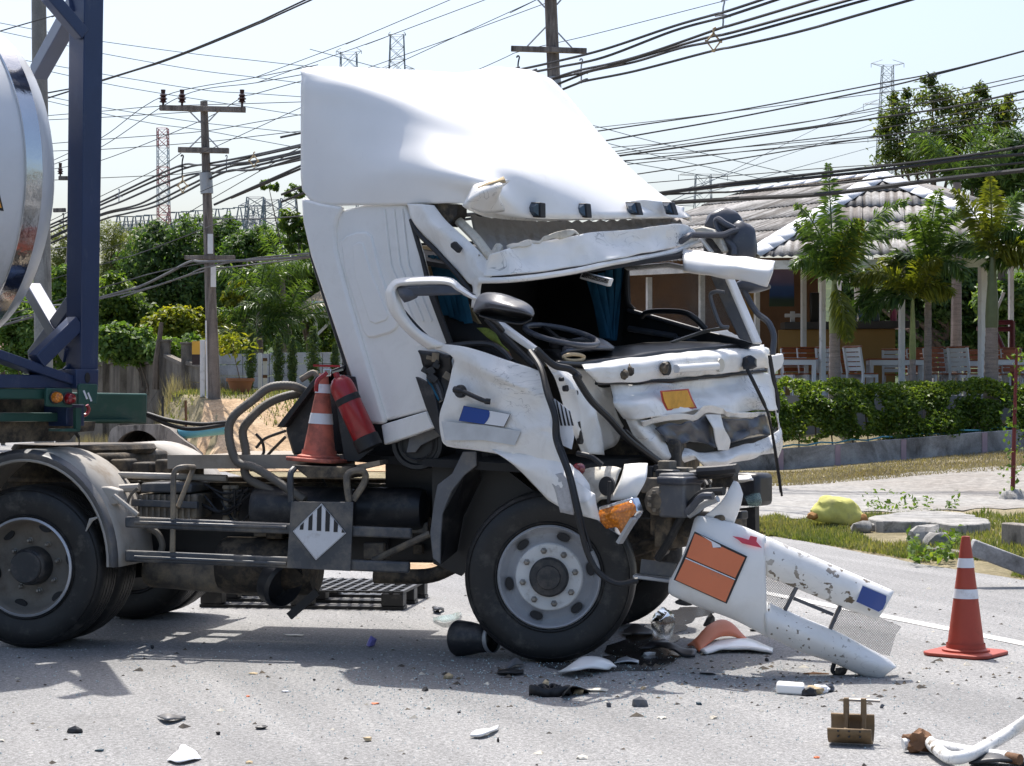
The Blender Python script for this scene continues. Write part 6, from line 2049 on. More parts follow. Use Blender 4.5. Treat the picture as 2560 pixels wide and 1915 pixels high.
thinl = [[('E', 955, 1382, 1.0), ('E', 1100, 1425, .9), ('E', 1300, 1450, .8), ('E', 1500, 1435, .7)], [('E', 955, 1392, 1.0), ('E', 1100, 1455, .9), ('E', 1250, 1480, .8), ('E', 1500, 1448, .7)],
         [('F', 0, 1240, .8), ('F', 60, 1180, .8), ('F', 190, 1130, .75)], [('F', 0, 1300, .8), ('F', 50, 1310, .8), ('F', 110, 1250, .75), ('F', 190, 1170, .7)],
         [('F', 0, 1150, .8), ('F', 40, 1200, .8), ('F', 50, 1270, .8), ('F', 20, 1310, .8)], [('F', 0, 1010, .7), ('F', 120, 930, .7), ('F', 230, 880, .7)]]
for i, pts in enumerate(thinl):
 hose('air_line', [S_(*p) for p in pts], .014 if i < 2 else .010, False, 'rubber', 8)
# black box and lid behind the cab
bx = sheet('air_intake_box', 'black_plastic', [S_('F', 185, 1120, .55), S_('F', 385, 810, .55), S_('F', 590, 800, .55), S_('F', 680, 1280, .55), S_('F', 235, 1290, .55)], T.c * .5, bevel=.02)
sheet('intake_lid', 'black_clean', [S_('F', 130, 1105, .45), S_('F', 385, 775, .45), S_('F', 575, 702, .45), S_('F', 580, 735, .45), S_('F', 410, 800, .45), S_('F', 180, 1110, .45)], T.c * .55, bevel=.008)
sheet('intake_shield', 'black_plastic', [S_('F', 500, 760, .34), S_('F', 640, 780, .34), S_('F', 760, 1250, .34), S_('F', 660, 1330, .34), S_('F', 570, 1330, .34), S_('F', 520, 1000, .34)], T.c * .02, bevel=.005)
MB().tube(spline([S_('F', 290, 800, .5), S_('F', 370, 755, .5), S_('F', 400, 790, .5)], 5), .02, 8).build('lid_latch', 'steel_dusty', bx)
sheet('cone_tray', 'grime', [S_('F', 225, 1350, .12), S_('F', 600, 1365, .12), S_('F', 600, 1440, .12), S_('F', 340, 1440, .12)], T.c * .4, bevel=.01)
sheet('tray_bracket', 'steel_dusty', [S_('F', 650, 1350, .15), S_('F', 800, 1320, .15), S_('F', 800, 1350, .15), S_('F', 650, 1385, .15)], T.c * .2)
# air cleaner drum under the cab floor
MB().lathe([(0, .02), (.13, .02), (.14, 0), (.165, 0), (.17, .02), (.17, .4), (0, .4)], S_('F', 1040, 1210, .3), T.c, 32).build('air_cleaner', 'black_clean', tk)
MB().lathe([(.10, -.002), (.105, -.006), (.11, -.002)], S_('F', 1040, 1210, .3), T.c, 32).build('cleaner_rib', 'black_plastic', tk)
sheet('cleaner_bracket', 'grey_plastic', [S_('F', 972, 1270, .27), S_('F', 992, 1165, .27), S_('F', 1150, 1118, .27), S_('F', 1195, 1160, .27), S_('F', 1065, 1225, .27), S_('F', 1030, 1270, .27)], T.c * .02, bevel=.004)
mg = [('K', 1440, 75), ('K', 1525, 75), ('K', 1530, 165), ('K', 1450, 228), ('K', 1370, 330), ('K', 1310, 480), ('K', 1298, 640), ('K', 1296, 805), ('K', 1245, 765), ('K', 1228, 600), ('K', 1250, 420), ('K', 1275, 290), ('K', 1370, 218)]
sheet('front_mudguard', 'fender_grey', [S_(*p, .10) for p in mg], T.c * .02, bevel=.006)
sheet('mudguard_side', 'black_plastic', [S_('K', 1530, 165, .12), S_('K', 1450, 228, .12), S_('K', 1310, 480, .12), S_('K', 1296, 805, .12), S_('K', 1400, 720, .42), S_('K', 1440, 500, .42), S_('K', 1560, 250, .42)], T.c * .02)
# far catwalk: black plastic pallet lying beyond the truck
pal = thing('plastic_pallet', on_ground('0', 640, 1306), 'black plastic pallet lying on the road behind the tractor', 'pallet')
PF = Frame(on_ground('0', 430, 1312), R(8))
pw_, pd_ = 1.22, 1.0
pw_ = (on_ground('0', 862, 1297) - on_ground('0', 430, 1312)).length
for i in range(3):
 for j in range(3):
  MB().box(PF.w(.09 + i * (pw_ - .18) / 2, .08 + j * .45, .075), (.17, .14, .10), Matrix.Rotation(-PF.yaw, 3, 'Z')).build('block', 'black_plastic', pal, bevel=.008)
for j in range(3):
 MB().prism([PF.w(0, .01 + j * .45, .0), PF.w(pw_, .01 + j * .45, 0), PF.w(pw_, .15 + j * .45, 0), PF.w(0, .15 + j * .45, 0)], V((0, 0, .024))).build('runner', 'black_plastic', pal)
for i in range(19):
 u = (pw_ - .03) * i / 18
 MB().prism([PF.w(u, .0, .126), PF.w(u + .03, 0, .126), PF.w(u + .03, 1.06, .126), PF.w(u, 1.06, .126)], V((0, 0, .02))).build('slat', 'black_plastic', pal)
for j in range(8):
 v = .02 + j * .14
 MB().prism([PF.w(0, v, .127), PF.w(pw_, v, .127), PF.w(pw_, v + .02, .127), PF.w(0, v + .02, .127)], V((0, 0, .016))).build('slat', 'black_plastic', pal)
# ------------------------------------------------------------------ cone and extinguisher carried on the truck
def cone(name, label, base_c, axis, Hc, R0, R1, Rb, th, mats, bands, yawb, lean_mat='cone_orange'):
 t = thing(name, base_c, label, 'cone', 'traffic cones')
 ax = V(axis).normalized()
 x = ax.cross(V((0, 1, 0))).normalized()
 y = ax.cross(x)
 rot = lambda a: x * math.cos(a) + y * math.sin(a)
 sq = []
 for k in range(4):
  a = yawb + math.pi / 2 * k
  for da in (-.18, -.06, .06, .18):
   sq.append(base_c + rot(a + da) * Rb * (1 - abs(da) * .12))
 MB().prism(sq, ax * th).build('base', mats[0], t, bevel=.006)
 MB().lathe([(R0 + .03, 0), (R0 + .03, .012), (R0 + .005, .02), (R0 + .003, .05)], base_c + ax * th, ax, 28).build('foot_ring', mats[0], t)
 def rad(f):
  return R0 + (R1 - R0) * f
 cuts = sorted(set([0.0, 1.0] + [b for bb in bands for b in bb]))
 for a, b in zip(cuts[:-1], cuts[1:]):
  isb = any(abs(a - bb[0]) < 1e-6 for bb in bands)
  prof = [(rad(a) + (.003 if isb else 0), th + .01 + a * Hc), (rad(b) + (.003 if isb else 0), th + .01 + b * Hc)]
  MB().lathe(prof, base_c, ax, 32).build('band' if isb else 'body', mats[1] if isb else mats[0], t)
 MB().lathe([(R1, Hc + th + .01), (R1 * .9, Hc + th + .02), (R1 * .7, Hc + th + .018), (R1 * .65, Hc - .05)], base_c, ax, 24).build('tip', mats[0], t)
 return t
cb = on_ground('N', 1290, 1848)
cone('traffic_cone', 'orange traffic cone standing alone on the road at the right', V((cb.x, cb.y, 0.003)), (0, 0, 1), .70, .118, .028, .27, .022,
     ('cone_orange', 'cone_band'), ((.46, .545), (.735, .82)), R(8))
cc = S_('F', 405, 1330, .32)
cone('traffic_cone', 'dirty faded traffic cone standing on the tractor behind the cab', cc, T.f * .03 + V((.03, 0, 1)), .52, .108, .03, .215, .025,
     ('cone_faded', 'cone_band'), ((.40, .53), (.78, .89)), R(20))
ex = thing('fire_extinguisher', S_('F', 725, 1230, .2), 'red fire extinguisher leaning behind the cab beside the cone', 'extinguisher')
e0, e1 = S_('F', 725, 1215, .2), S_('F', 535, 800, .2)
ax = (e1 - e0).normalized(); L = (e1 - e0).length
MB().lathe([(0, 0), (.06, 0), (.078, .02), (.078, L - .06), (.07, L - .02), (.045, L + .01), (.02, L + .02), (.02, L + .05), (0, L + .05)], e0, ax, 28).build('cylinder', 'red_paint', ex, smooth=50)
MB().lathe([(.0785, L * .64), (.0805, L * .645), (.0805, L * .73), (.0785, L * .735)], e0, ax, 28).build('strap', 'rubber', ex)
MB().lathe([(0, -.03), (.085, -.03), (.086, .045), (.079, .05)], e0, ax, 28).build('foot_cup', 'rubber', ex)
h0 = e0 + ax * (L + .05)
MB().box(h0 + V((-.05, 0, .0)), (.05, .04, .05)).build('valve', 'chrome', ex, bevel=.006)
MB().bar(h0 + V((-.14, -.01, .045)), h0 + V((.03, -.01, .04)), .022, .014).build('lever', 'red_paint', ex)
MB().bar(h0 + V((-.02, -.01, .0)), h0 + V((.05, -.01, .02)), .018, .012).build('lever', 'chrome', ex)
MB().tube(spline([h0 + V((-.05, -.02, 0)), h0 + V((-.11, -.03, -.05)), h0 + V((-.12, -.03, -.12))], 5), .014, 8).build('hose', 'red_paint', ex)
# ------------------------------------------------------------------ green semi-trailer front and tank container
TR_ = Frame(V((at('0', 205, 830, 13.35).x, 13.35, 0)), R(-47))
Q = lambda k, x, y, v=0.0: TR_.side(k, x, y, v)
tr = thing('semi_trailer', TR_.w(0, .6, 0), 'dark green trailer chassis front resting on the tractor', 'trailer')
def tsheet(name, mat, pts, d, parent=tr, bevel=0):
 return MB().prism(pts, TR_.c * d).build(name, mat, parent, smooth=30, bevel=bevel)
main = tsheet('main_beam', 'trailer_green', [Q('T', -1500, 405, .62), Q('T', 2040, 462, .62), Q('T', 2030, 880, .62), Q('T', -1500, 855, .62)], .12, bevel=.012)
tsheet('beam_flange', 'trailer_green', [Q('T', -1500, 812, .56), Q('T', 1900, 822, .56), Q('T', 1900, 850, .56), Q('T', -1500, 850, .56)], .2)
tsheet('side_rail', 'trailer_green', [Q('T', -1500, 385, .06), Q('T', 650, 392, .06), Q('T', 650, 540, .06), Q('T', -1500, 530, .06)], .08, bevel=.008)
tsheet('lower_rail', 'trailer_green', [Q('T', -1500, 720, .2), Q('T', 1110, 728, .2), Q('T', 1110, 850, .2), Q('T', -1500, 845, .2)], .06, bevel=.006)
tsheet('coupler_plate', 'grime', [Q('T', -1500, 855, .3), Q('T', 1320, 850, .3), Q('T', 1300, 975, .3), Q('T', 1050, 1000, .3), Q('T', 960, 1110, .3), Q('T', -1500, 1200, .3)], 1.0)
tsheet('coupler_shade_plate', 'grime', [Q('T', -1500, 540, .35), Q('T', 1050, 545, .35), Q('T', 1050, 730, .35), Q('T', -1500, 730, .35)], .05)  # dark plate standing in for the shade between the trailer rails
cpl = tsheet('corner_plate', 'trailer_green', [Q('T', 1085, 350, -.03), Q('T', 1110, 325, -.03), Q('T', 1330, 330, -.03), Q('T', 1350, 350, -.03), Q('T', 1340, 612, -.03), Q('T', 1085, 605, -.03)], .02, bevel=.004)
for x in (0, 60):
 tsheet('paint_mark', 'sticker_white', [Q('T', 1145 + x, 425 + x * .5, -.035), Q('T', 1165 + x, 415 + x * .5, -.035), Q('T', 1215 + x, 535 + x * .5, -.035), Q('T', 1192 + x, 543 + x * .5, -.035)], .003, cpl)
lp = tsheet('lamp_plate', 'trailer_green', [Q('T', 642, 385, .0), Q('T', 1000, 395, .0), Q('T', 1000, 655, .0), Q('T', 660, 640, .0), Q('T', 642, 620, .0)], .03, bevel=.006)
for x, y, m, r in ((755, 515, 'amber_lens', .036), (935, 530, 'red_lens', .037)):
 c = Q('T', x, y, 0)
 MB().lathe([(r + .006, 0), (r + .006, -.012), (r, -.014)], c, TR_.c, 24).build('lamp_ring', 'black_plastic', lp)
 MB().lathe([(r, -.008), (r * .97, -.035), (r * .8, -.05), (0, -.056)], c, TR_.c, 24).build('marker_lamp', m, lp)
tsheet('support_leg', 'trailer_green', [Q('T', 1045, 660, .02), Q('T', 1125, 660, .02), Q('T', 1112, 960, .02), Q('T', 1050, 965, .02)], .03)
tsheet('support_foot', 'trailer_green', [Q('T', 820, 950, .02), Q('T', 1105, 945, .02), Q('T', 1100, 985, .02), Q('T', 820, 985, .02)], .12)
MB().tube(spline([Q('T', 1200, 620, .3), Q('T', 1225, 680, .3), Q('T', 1190, 750, .3), Q('T', 1130, 770, .3)], 5), .012, 8).build('tow_hook', 'red_paint', tr)
MB().tube(spline([Q('T', 1040, 1000, .4), Q('T', 1090, 1080, .4), Q('T', 1090, 1180, .4)], 5), [.012] * 5 + [.004] * 6, 6).build('hanging_strap', 'rubber', tr)
tcn = thing('tank_container', TR_.w(0, 1.2, 1.3), 'white tank in a dark blue frame on the green trailer', 'tank')
def csheet(name, mat, pts, d, parent=tcn, bevel=.006):
 return MB().prism(pts, TR_.c * d).build(name, mat, parent, smooth=30, bevel=bevel)
pf_l, pf_r = Q('U', 760, 1370), Q('U', 925, 1370)
tl_, tr2 = Q('A', 548, -250), Q('A', 675, -250)
MB().prism([pf_l, pf_r, tr2, tl_], TR_.c * .17).build('corner_post', 'navy', tcn, bevel=.006)
cst = csheet('corner_casting', 'navy', [Q('U', 715, 1365, -.012), Q('U', 930, 1368, -.012), Q('U', 925, 1560, -.012), Q('U', 720, 1545, -.012)], .2)
MB().prism([Q('U', 825 + 24 * math.cos(a), 1445 + 48 * math.sin(a), -.018) for a in [2 * math.pi * k / 20 for k in range(20)]], TR_.c * .01).build('casting_slot', 'ink', cst)
def cbar(p, q, w, mat='navy', nm='brace', h=None):
 MB().bar(p, q, w, h).build(nm, mat, tcn, bevel=.006)
cbar(Q('A', 310, -30, .03), Q('A', 530, 225, .03), .085)
cbar(Q('A', 500, 20, .12), Q('A', 250, 470, 1.0), .11)
cbar(Q('U', 715, 925, .06), Q('U', 340, 1290, .06), .10)
cbar(Q('U', 305, 615, 1.0), Q('U', 670, 1240, .15), .10)
cbar(Q('U', 700, 750, .15), Q('U', 330, 1260, .9), .10)
# sloping bottom saddle beam and sill
csheet('saddle_beam', 'navy', [Q('U', -900, 850, .02), Q('U', 0, 1178, .02), Q('U', 740, 1440, .02), Q('U', 735, 1520, .02), Q('U', 560, 1470, .02), Q('U', 0, 1270, .02), Q('U', -900, 960, .02)], .16)
csheet('bottom_sill', 'navy', [Q('U', -900, 1405, .05), Q('U', 700, 1420, .05), Q('U', 720, 1545, .05), Q('U', -900, 1540, .05)], .16)
csheet('end_gusset', 'navy', [Q('U', 600, 1365, .12), Q('U', 680, 1290, .12), Q('U', 740, 1290, .12), Q('U', 740, 1400, .12)], .03)
# far front post and cross beam of the end frame
MB().prism([TR_.w(-.17, 2.27, 1.45), TR_.w(0, 2.27, 1.45), TR_.w(0, 2.27, 4.0), TR_.w(-.17, 2.27, 4.0)], TR_.c * .15).build('corner_post', 'navy', tcn)
cbar(TR_.w(-.08, .1, 1.5), TR_.w(-.08, 2.3, 1.5), .14, nm='end_sill')
# tank barrel
tc0 = TR_.w(-.38, 1.22, 0); tc0.z = 3.06
RT = 1.14
TKL = 5.0
ax = TR_.f
MB().lathe([(RT, -TKL), (RT, 0.0), (RT * .992, .06), (RT * .95, .16), (RT * .84, .25), (RT * .62, .32), (RT * .35, .36), (0, .37)], tc0, ax, 72).build('tank_shell', 'tank_white', tcn, smooth=60)
MB().lathe([(RT + .002, -.10), (RT + .014, -.095), (RT + .014, .025), (RT + .0, .03)], tc0, ax, 96).build('polished_band', 'polished', tcn, smooth=60)
MB().lathe([(RT + .001, -1.9), (RT + .012, -1.895), (RT + .012, -1.80), (RT + .002, -1.79)], tc0, ax, 96).build('polished_band', 'polished', tcn, smooth=60)
MB().lathe([(RT * .994, .032), (RT * .994 + .004, .035), (RT * .994, .04)], tc0, ax, 96).build('weld_seam', 'galv', tcn)
# hazard label on the tank flank near the frame edge
def on_tank(k, x, y):
 r = ray(*zz(k, x, y));
 o = EYEV - tc0
 a = r - ax * r.dot(ax); b = o - ax * o.dot(ax)
 A_, B_, C_ = a.dot(a), 2 * a.dot(b), b.dot(b) - (RT + .004) ** 2
 dsc = B_ * B_ - 4 * A_ * C_
 return EYEV + r * ((-B_ - math.sqrt(max(dsc, 0))) / (2 * A_))
MB().poly([on_tank('A', x, y) for x, y in ((-60, 1180), (0, 1262), (25, 1365), (-60, 1350))]).build('hazard_label', 'ink', tcn, smooth=0)
MB().poly([on_tank('A', x, y) - TR_.c * .003 for x, y in ((-60, 1230), (-3, 1300), (10, 1345), (-60, 1335))]).build('hazard_label', 'sign_yellow', tcn, smooth=0)
# ------------------------------------------------------------------ crushed cab, twisted on the chassis
CB = Frame((0.30, 12.2, 0), R(36))
cs = lambda k, x, y, v=0.0: CB.side(k, x, y, v)
cf = lambda k, x, y, u=0.0: CB.front(k, x, y, u)
IN = CB.c
def cprism(name, mat, pts, d=.04, parent=tk, bevel=.01):
 return MB().prism(pts, IN * d).build(name, mat, parent, smooth=35, bevel=bevel)
def fprism(name, mat, pts, d=-.04, parent=tk, bevel=.008):
 return MB().prism(pts, CB.f * d).build(name, mat, parent, smooth=35, bevel=bevel)
def skin(name, mat, rows, nu=6, nv=6, solid=.012, amp=0.0, sc=3.0, seed=0, parent=tk, smooth=50):
 if mat in ('white_dented', 'white_scuffed'):
  solid = .005
  smooth = 24
  amp *= .8
 if mat in ('white_dented', 'white_scuffed'):
  nu, nv = max(9, nu), max(9, nv)
 mb = MB().grid(rows, nu, nv)
 if amp:
  mb.shift(crumple(amp, sc, seed))
 if mat in ('white_dented', 'white_scuffed', 'slate_plastic'):
  k_ = .018 + amp * .7
  def cre(p):
   q = p * 3.1 + V((seed * 3.3, seed, 1))
   n1, n2 = noise.noise(q), noise.noise(q * 2.1 + V((7, 1, 4)))
   h = max(0, .5 - 3.2 * abs(n1)) + .6 * max(0, .4 - 3.0 * abs(n2))
   vd = noise.voronoi(p * 4.2 + V((seed, 2, 1)))[0]
   return p - (IN * .7 - CB.f * .7) * (h * k_ * .8 + (vd[0] - .42) * .10 * min(1, k_ * 36) - max(0, .12 - vd[1] + vd[0]) * .08)
  mb.shift(cre)
 return mb.build(name, mat, parent, smooth=smooth, solid=solid)
def decal(name, mat, pts, off, parent, n=None):
 n = n or IN
 return MB().prism([p - n * off for p in pts], n * .003).build(name, mat, parent, smooth=0)
# rear corner panel, sleeper side, skirt
rc = [('B', 288, 1018), ('B', 330, 1030), ('B', 420, 1055), ('B', 552, 1078), ('B', 520, 1150), ('B', 503, 1220), ('B', 512, 1360), ('B', 590, 1655), ('F', 690, 600), ('F', 832, 1065), ('F', 810, 1088), ('F', 735, 1086), ('F', 705, 1066), ('F', 350, 0), ('B', 300, 1180)]
cprism('side_extender', 'white', [cs(*p, -.02) for p in rc], .05, bevel=.018)
cprism('extender_back', 'black_plastic', [cs('B', 330, 1050, .04), cs('B', 420, 1060, .04), cs('F', 690, 1060, .04), cs('F', 640, 950, .04), cs('F', 340, 0, .04)], .03)
sp = [('B', 503, 1215), ('B', 522, 1150), ('B', 560, 1100), ('B', 700, 1064), ('B', 960, 1058), ('B', 1000, 1170), ('F', 1068, 0), ('F', 1130, 250), ('F', 1262, 600), ('F', 1230, 900), ('F', 1105, 996), ('F', 832, 1066), ('F', 690, 600), ('F', 525, 0)]
sdp = cprism('cab_side_panel', 'white', [cs(*p, .012) for p in sp], .05, bevel=.015)
emb = [('B', 545, 1300), ('B', 585, 1262), ('B', 650, 1240), ('B', 715, 1240), ('B', 745, 1270), ('F', 800, 100), ('F', 918, 430), ('F', 905, 470), ('F', 860, 498), ('F', 760, 528), ('F', 715, 525), ('F', 690, 490), ('F', 570, 90)]
cprism('embossed_panel', 'white', [cs(*p, -.004) for p in emb], .03, sdp, .012)
emb2 = [('B', 620, 1330), ('B', 660, 1305), ('B', 690, 1310), ('F', 740, 100), ('F', 855, 385), ('F', 840, 415), ('F', 770, 440), ('F', 730, 425), ('F', 640, 140)]
cprism('embossed_inset', 'white', [cs(*p, -.012) for p in emb2], .03, sdp, .008)
cprism('cab_skirt', 'white', [cs(*p, -.005) for p in (('F', 806, 1092), ('F', 1100, 1002), ('F', 1150, 1108), ('F', 1000, 1165), ('F', 826, 1222))], .05)
cprism('door_seal', 'rubber', [cs(*p, -.004) for p in (('B', 985, 1160), ('B', 1008, 1150), ('B', 1060, 1340), ('B', 1112, 1530), ('F', 1140, 220), ('F', 1270, 575), ('F', 1235, 580), ('F', 1115, 260), ('F', 1060, 20))], .02, bevel=.004)
for x in (830, 890, 945):
 MB().tube([cs('B', x, 1095, .006), cs('F', x + 40, 60, .006), cs('F', x + 190, 420, .006)], .008, 6).build('pressed_rib', 'white', sdp)
# roof fairing: one smooth shell from the rear profile to the front lip
def fp(x, y, v):
 return cs('0', x, y, v)
LN = [  # each line runs rear -> front lip; (x, y, v)
 [(655, 412, .0), (690, 441, .0), (800, 443, .0), (900, 441, .0), (985, 438, .0), (1022, 446, .03)],
 [(652, 380, .0), (700, 392, -.01), (800, 400, -.02), (900, 405, -.02), (1000, 415, -.01), (1060, 458, .12)],
 [(652, 350, .0), (700, 352, -.01), (790, 366, -.02), (905, 364, -.03), (1040, 396, -.02), (1105, 468, .28)],
 [(652, 300, .0), (700, 304, -.01), (800, 322, .0), (930, 330, .04), (1060, 370, .16), (1160, 473, .50)],
 [(652, 230, .0), (715, 238, .0), (840, 265, .06), (970, 300, .18), (1120, 370, .42), (1235, 474, .85)],
 [(653, 172, .0), (745, 182, .04), (880, 216, .18), (1020, 270, .40), (1180, 370, .78), (1315, 473, 1.25)],
 [(664, 149, .10), (775, 158, .25), (920, 182, .50), (1070, 235, .82), (1235, 365, 1.20), (1380, 471, 1.65)],
 [(800, 150, .70), (900, 158, .92), (1010, 175, 1.20), (1125, 228, 1.46), (1290, 362, 1.72), (1435, 470, 2.0)],
 [(985, 160, 1.55), (1040, 164, 1.72), (1105, 172, 1.88), (1185, 222, 2.0), (1335, 358, 2.12), (1475, 468, 2.22)],
 [(1100, 169, 2.15), (1145, 172, 2.2), (1185, 181, 2.25), (1222, 208, 2.28), (1362, 368, 2.3), (1490, 470, 2.32)],
 [(1106, 430, 2.3), (1160, 430, 2.3), (1215, 420, 2.3), (1280, 420, 2.32), (1390, 440, 2.32), (1492, 478, 2.34)]]
rows = [[fp(*p) for p in ln] for ln in LN]
fairing = MB().grid(rows, 7, 6).build('roof_fairing', 'white_clean', tk, smooth=80, solid=.02)
# turned-down lip under the front edge, crumpled on the near side
lip_t = [('X', -60, 250), ('X', 0, 250), ('X', 200, 250), ('X', 500, 230), ('X', 900, 235), ('X', 1300, 235), ('X', 1700, 232), ('X', 1950, 290)]
lip_b = [('X', -60, 300), ('X', 0, 330), ('X', 200, 385), ('X', 500, 412), ('X', 900, 415), ('X', 1300, 395), ('X', 1700, 388), ('X', 1990, 382)]
vv = [0.0, .06, .25, .62, 1.1, 1.55, 2.0, 2.3]
lt = [cs(*p, v - .03) for p, v in zip(lip_t, vv)]
lb = [cs(*p, v - .05) for p, v in zip(lip_b, vv)]
skin('fairing_lip', 'white_dented', [lt, [a.lerp(b, .5) - IN * .03 for a, b in zip(lt, lb)], lb], 6, 5, .012, .012, 5, 3, fairing)
# torn near corner
skin('torn_corner', 'white_dented', [[cs('B', 1350, 1040, -.05), cs('B', 1420, 940, -.05), cs('B', 1560, 895, -.03), cs('B', 1655, 900, .05)],
                                   [cs('B', 1345, 1075, -.08), cs('B', 1450, 990, -.12), cs('B', 1580, 960, -.12), cs('X', 250, 150, .0)],
                                   [cs('B', 1400, 1100, -.04), cs('X', 0, 300, -.03), cs('X', 120, 340, .02), cs('X', 300, 330, .2)]], 6, 6, .01, .02, 6, 5, fairing)
skin('torn_foam', 'foam', [[cs('B', 1440, 940, -.09), cs('B', 1530, 925, -.1), cs('B', 1600, 890, -.08)], [cs('B', 1450, 955, -.1), cs('B', 1540, 945, -.12), cs('B', 1610, 910, -.1)]], 5, 4, .02, .02, 12, 8, fairing)
sheet('gap_shade_block', 'grime', [cs('B', 1120, 1060, .03), cs('B', 1300, 1060, .03), cs('B', 1300, 1130, .03), cs('B', 1240, 1205, .03), cs('B', 1155, 1140, .03)], IN * .1, fairing)  # dark block painted in as the shade of the gap below the fairing
for x, y, r_, m in ((1150, 1002, .014, 'white_trim'), (1224, 1002, .012, 'ink')):
 MB().lathe([(r_, 0), (r_, -.008), (0, -.01)], cs('B', x, y, -.012), IN, 14).build('fixing_plug', m, fairing)
for q in (((500, 240), (630, 242), (632, 380), (500, 378)), ((930, 250), (1050, 250), (1062, 382), (942, 380)), ((1408, 238), (1510, 238), (1540, 355), (1440, 355)), ((1748, 238), (1830, 238), (1865, 355), (1785, 352))):
 vm = {500: .52, 930: 1.02, 1408: 1.62, 1748: 2.02}[q[0][0]]
 pts = [cs('X', x, y, vm - .07) for x, y in q]
 c = sum(pts, V()) / 4
 fr_ = MB().prism(pts, IN * .06).build('marker_lamp', 'ink', fairing, bevel=.006)
 ip = [c + (p - c) * .8 - IN * .004 for p in pts]
 tip = [c + (p - c) * .3 - IN * .022 for p in pts]
 MB().add(ip + tip, [(0, 1, 5, 4), (1, 2, 6, 5), (2, 3, 7, 6), (3, 0, 4, 7), (4, 5, 6, 7)]).build('lamp_lens', 'blue_lens', fr_, smooth=0)
# crushed cab roof under the fairing: ribbed dark sheet
rib = []
for j in range(61):
 t = j / 60
 a = cs('X', -20 + 1960 * t, 330 + 60 * math.sin(math.pi * t), .02 + 2.2 * t)
 b = cs('X', 60 + 1880 * t, 735 - 300 * t, -.06 + 2.2 * t)
 w = .010 * math.sin(j * 1.9)
 rib.append([a + V((0, .25, w)), a.lerp(b, .5) + V((0, .22, w)), b + V((0, .02, w * .4))])
D('roof_under', plain, (0.34, 0.32, 0.30), .7, var=.3, vs=3, dirt=((.17, .15, .135), .42, 3.0))
MB().grid(rib, smooth=False).build('cab_roof', 'roof_under', tk, smooth=20, solid=.006)
# bent header above the windscreen
hd = skin('windscreen_header', 'white_scuffed', [
 [cs('X', 170, 720, -.08), cs('X', 420, 645, .15), cs('X', 900, 565, .75), cs('X', 1150, 518, 1.05), cs('X', 1500, 492, 1.5), cs('X', 1900, 438, 2.1), cs('X', 2050, 500, 2.25)],
 [cs('X', 130, 820, -.10), cs('X', 420, 770, .13), cs('X', 900, 700, .72), cs('X', 1200, 645, 1.08), cs('X', 1500, 605, 1.5), cs('X', 1880, 560, 2.08), cs('X', 2080, 560, 2.25)],
 [cs('X', 100, 925, -.12), cs('X', 420, 905, .08), cs('X', 900, 840, .66), cs('X', 1250, 780, 1.08), cs('X', 1550, 720, 1.5), cs('X', 1850, 660, 2.02), cs('X', 2100, 590, 2.3)]], 9, 9, .02, .010, 4, 9)
hp_ = [cs('X', 60, 965, -.10), cs('X', 400, 952, .06), cs('X', 900, 885, .64), cs('X', 1300, 800, 1.14), cs('X', 1800, 712, 1.92), cs('X', 2095, 600, 2.3)]
MB().tube(spline(hp_, 6), .018, 8).build('header_flange', 'white_dented', hd)
skin('torn_edge', 'cream_inner', [[cs('X', 330, 655, .1), cs('X', 480, 600, .22), cs('X', 620, 590, .36), cs('X', 700, 540, .45), cs('X', 860, 500, .62), cs('X', 980, 525, .75)], [cs('X', 340, 672, .08), cs('X', 500, 640, .22), cs('X', 640, 610, .38), cs('X', 740, 585, .5), cs('X', 860, 560, .62), cs('X', 990, 540, .76)]], 5, 4, .006, .025, 14, 3, hd)
# near A pillar, folded over
ap = skin('front_pillar', 'white_dented', [
 [cs('B', 975, 1062, .0), cs('B', 1010, 1170, .0), cs('B', 1140, 1320, .02), cs('B', 1250, 1440, .02), cs('B', 1360, 1560, .0), cs('F', 1400, 200, .0), cs('F', 1395, 330, .02)],
 [cs('B', 1060, 1062, -.03), cs('B', 1130, 1180, -.04), cs('B', 1260, 1300, -.05), cs('B', 1380, 1430, -.05), cs('B', 1440, 1540, -.05), cs('F', 1425, 200, -.04), cs('F', 1420, 340, 0)],
 [cs('B', 1150, 1068, .0), cs('B', 1250, 1190, .0), cs('B', 1400, 1320, -.02), cs('B', 1500, 1430, -.03), cs('B', 1530, 1520, -.02), cs('F', 1460, 170, -.02), cs('F', 1450, 350, 0)]], 6, 5, .02, .012, 5, 2)
cprism('corner_clip', 'black_clean', [cs(*p, -.10) for p in (('B', 1255, 1315), ('B', 1280, 1300), ('B', 1322, 1345), ('B', 1300, 1378), ('B', 1255, 1340))], .03, ap, .006)
MB().tube(spline([cs('B', 1005, 1160, -.01), cs('B', 1060, 1260, -.01), cs('B', 1180, 1380, -.01), cs('B', 1320, 1540, -.01), cs('F', 1385, 230, -.01)], 6), .016, 6).build('pillar_seal', 'rubber', ap)
MB().tube(spline([cs('B', 1290, 1150, .1), cs('B', 1420, 1280, .05), cs('B', 1520, 1400, .0), cs('B', 1570, 1340, .1)], 6), .03, 8).build('pillar_tube', 'cream_inner', ap)
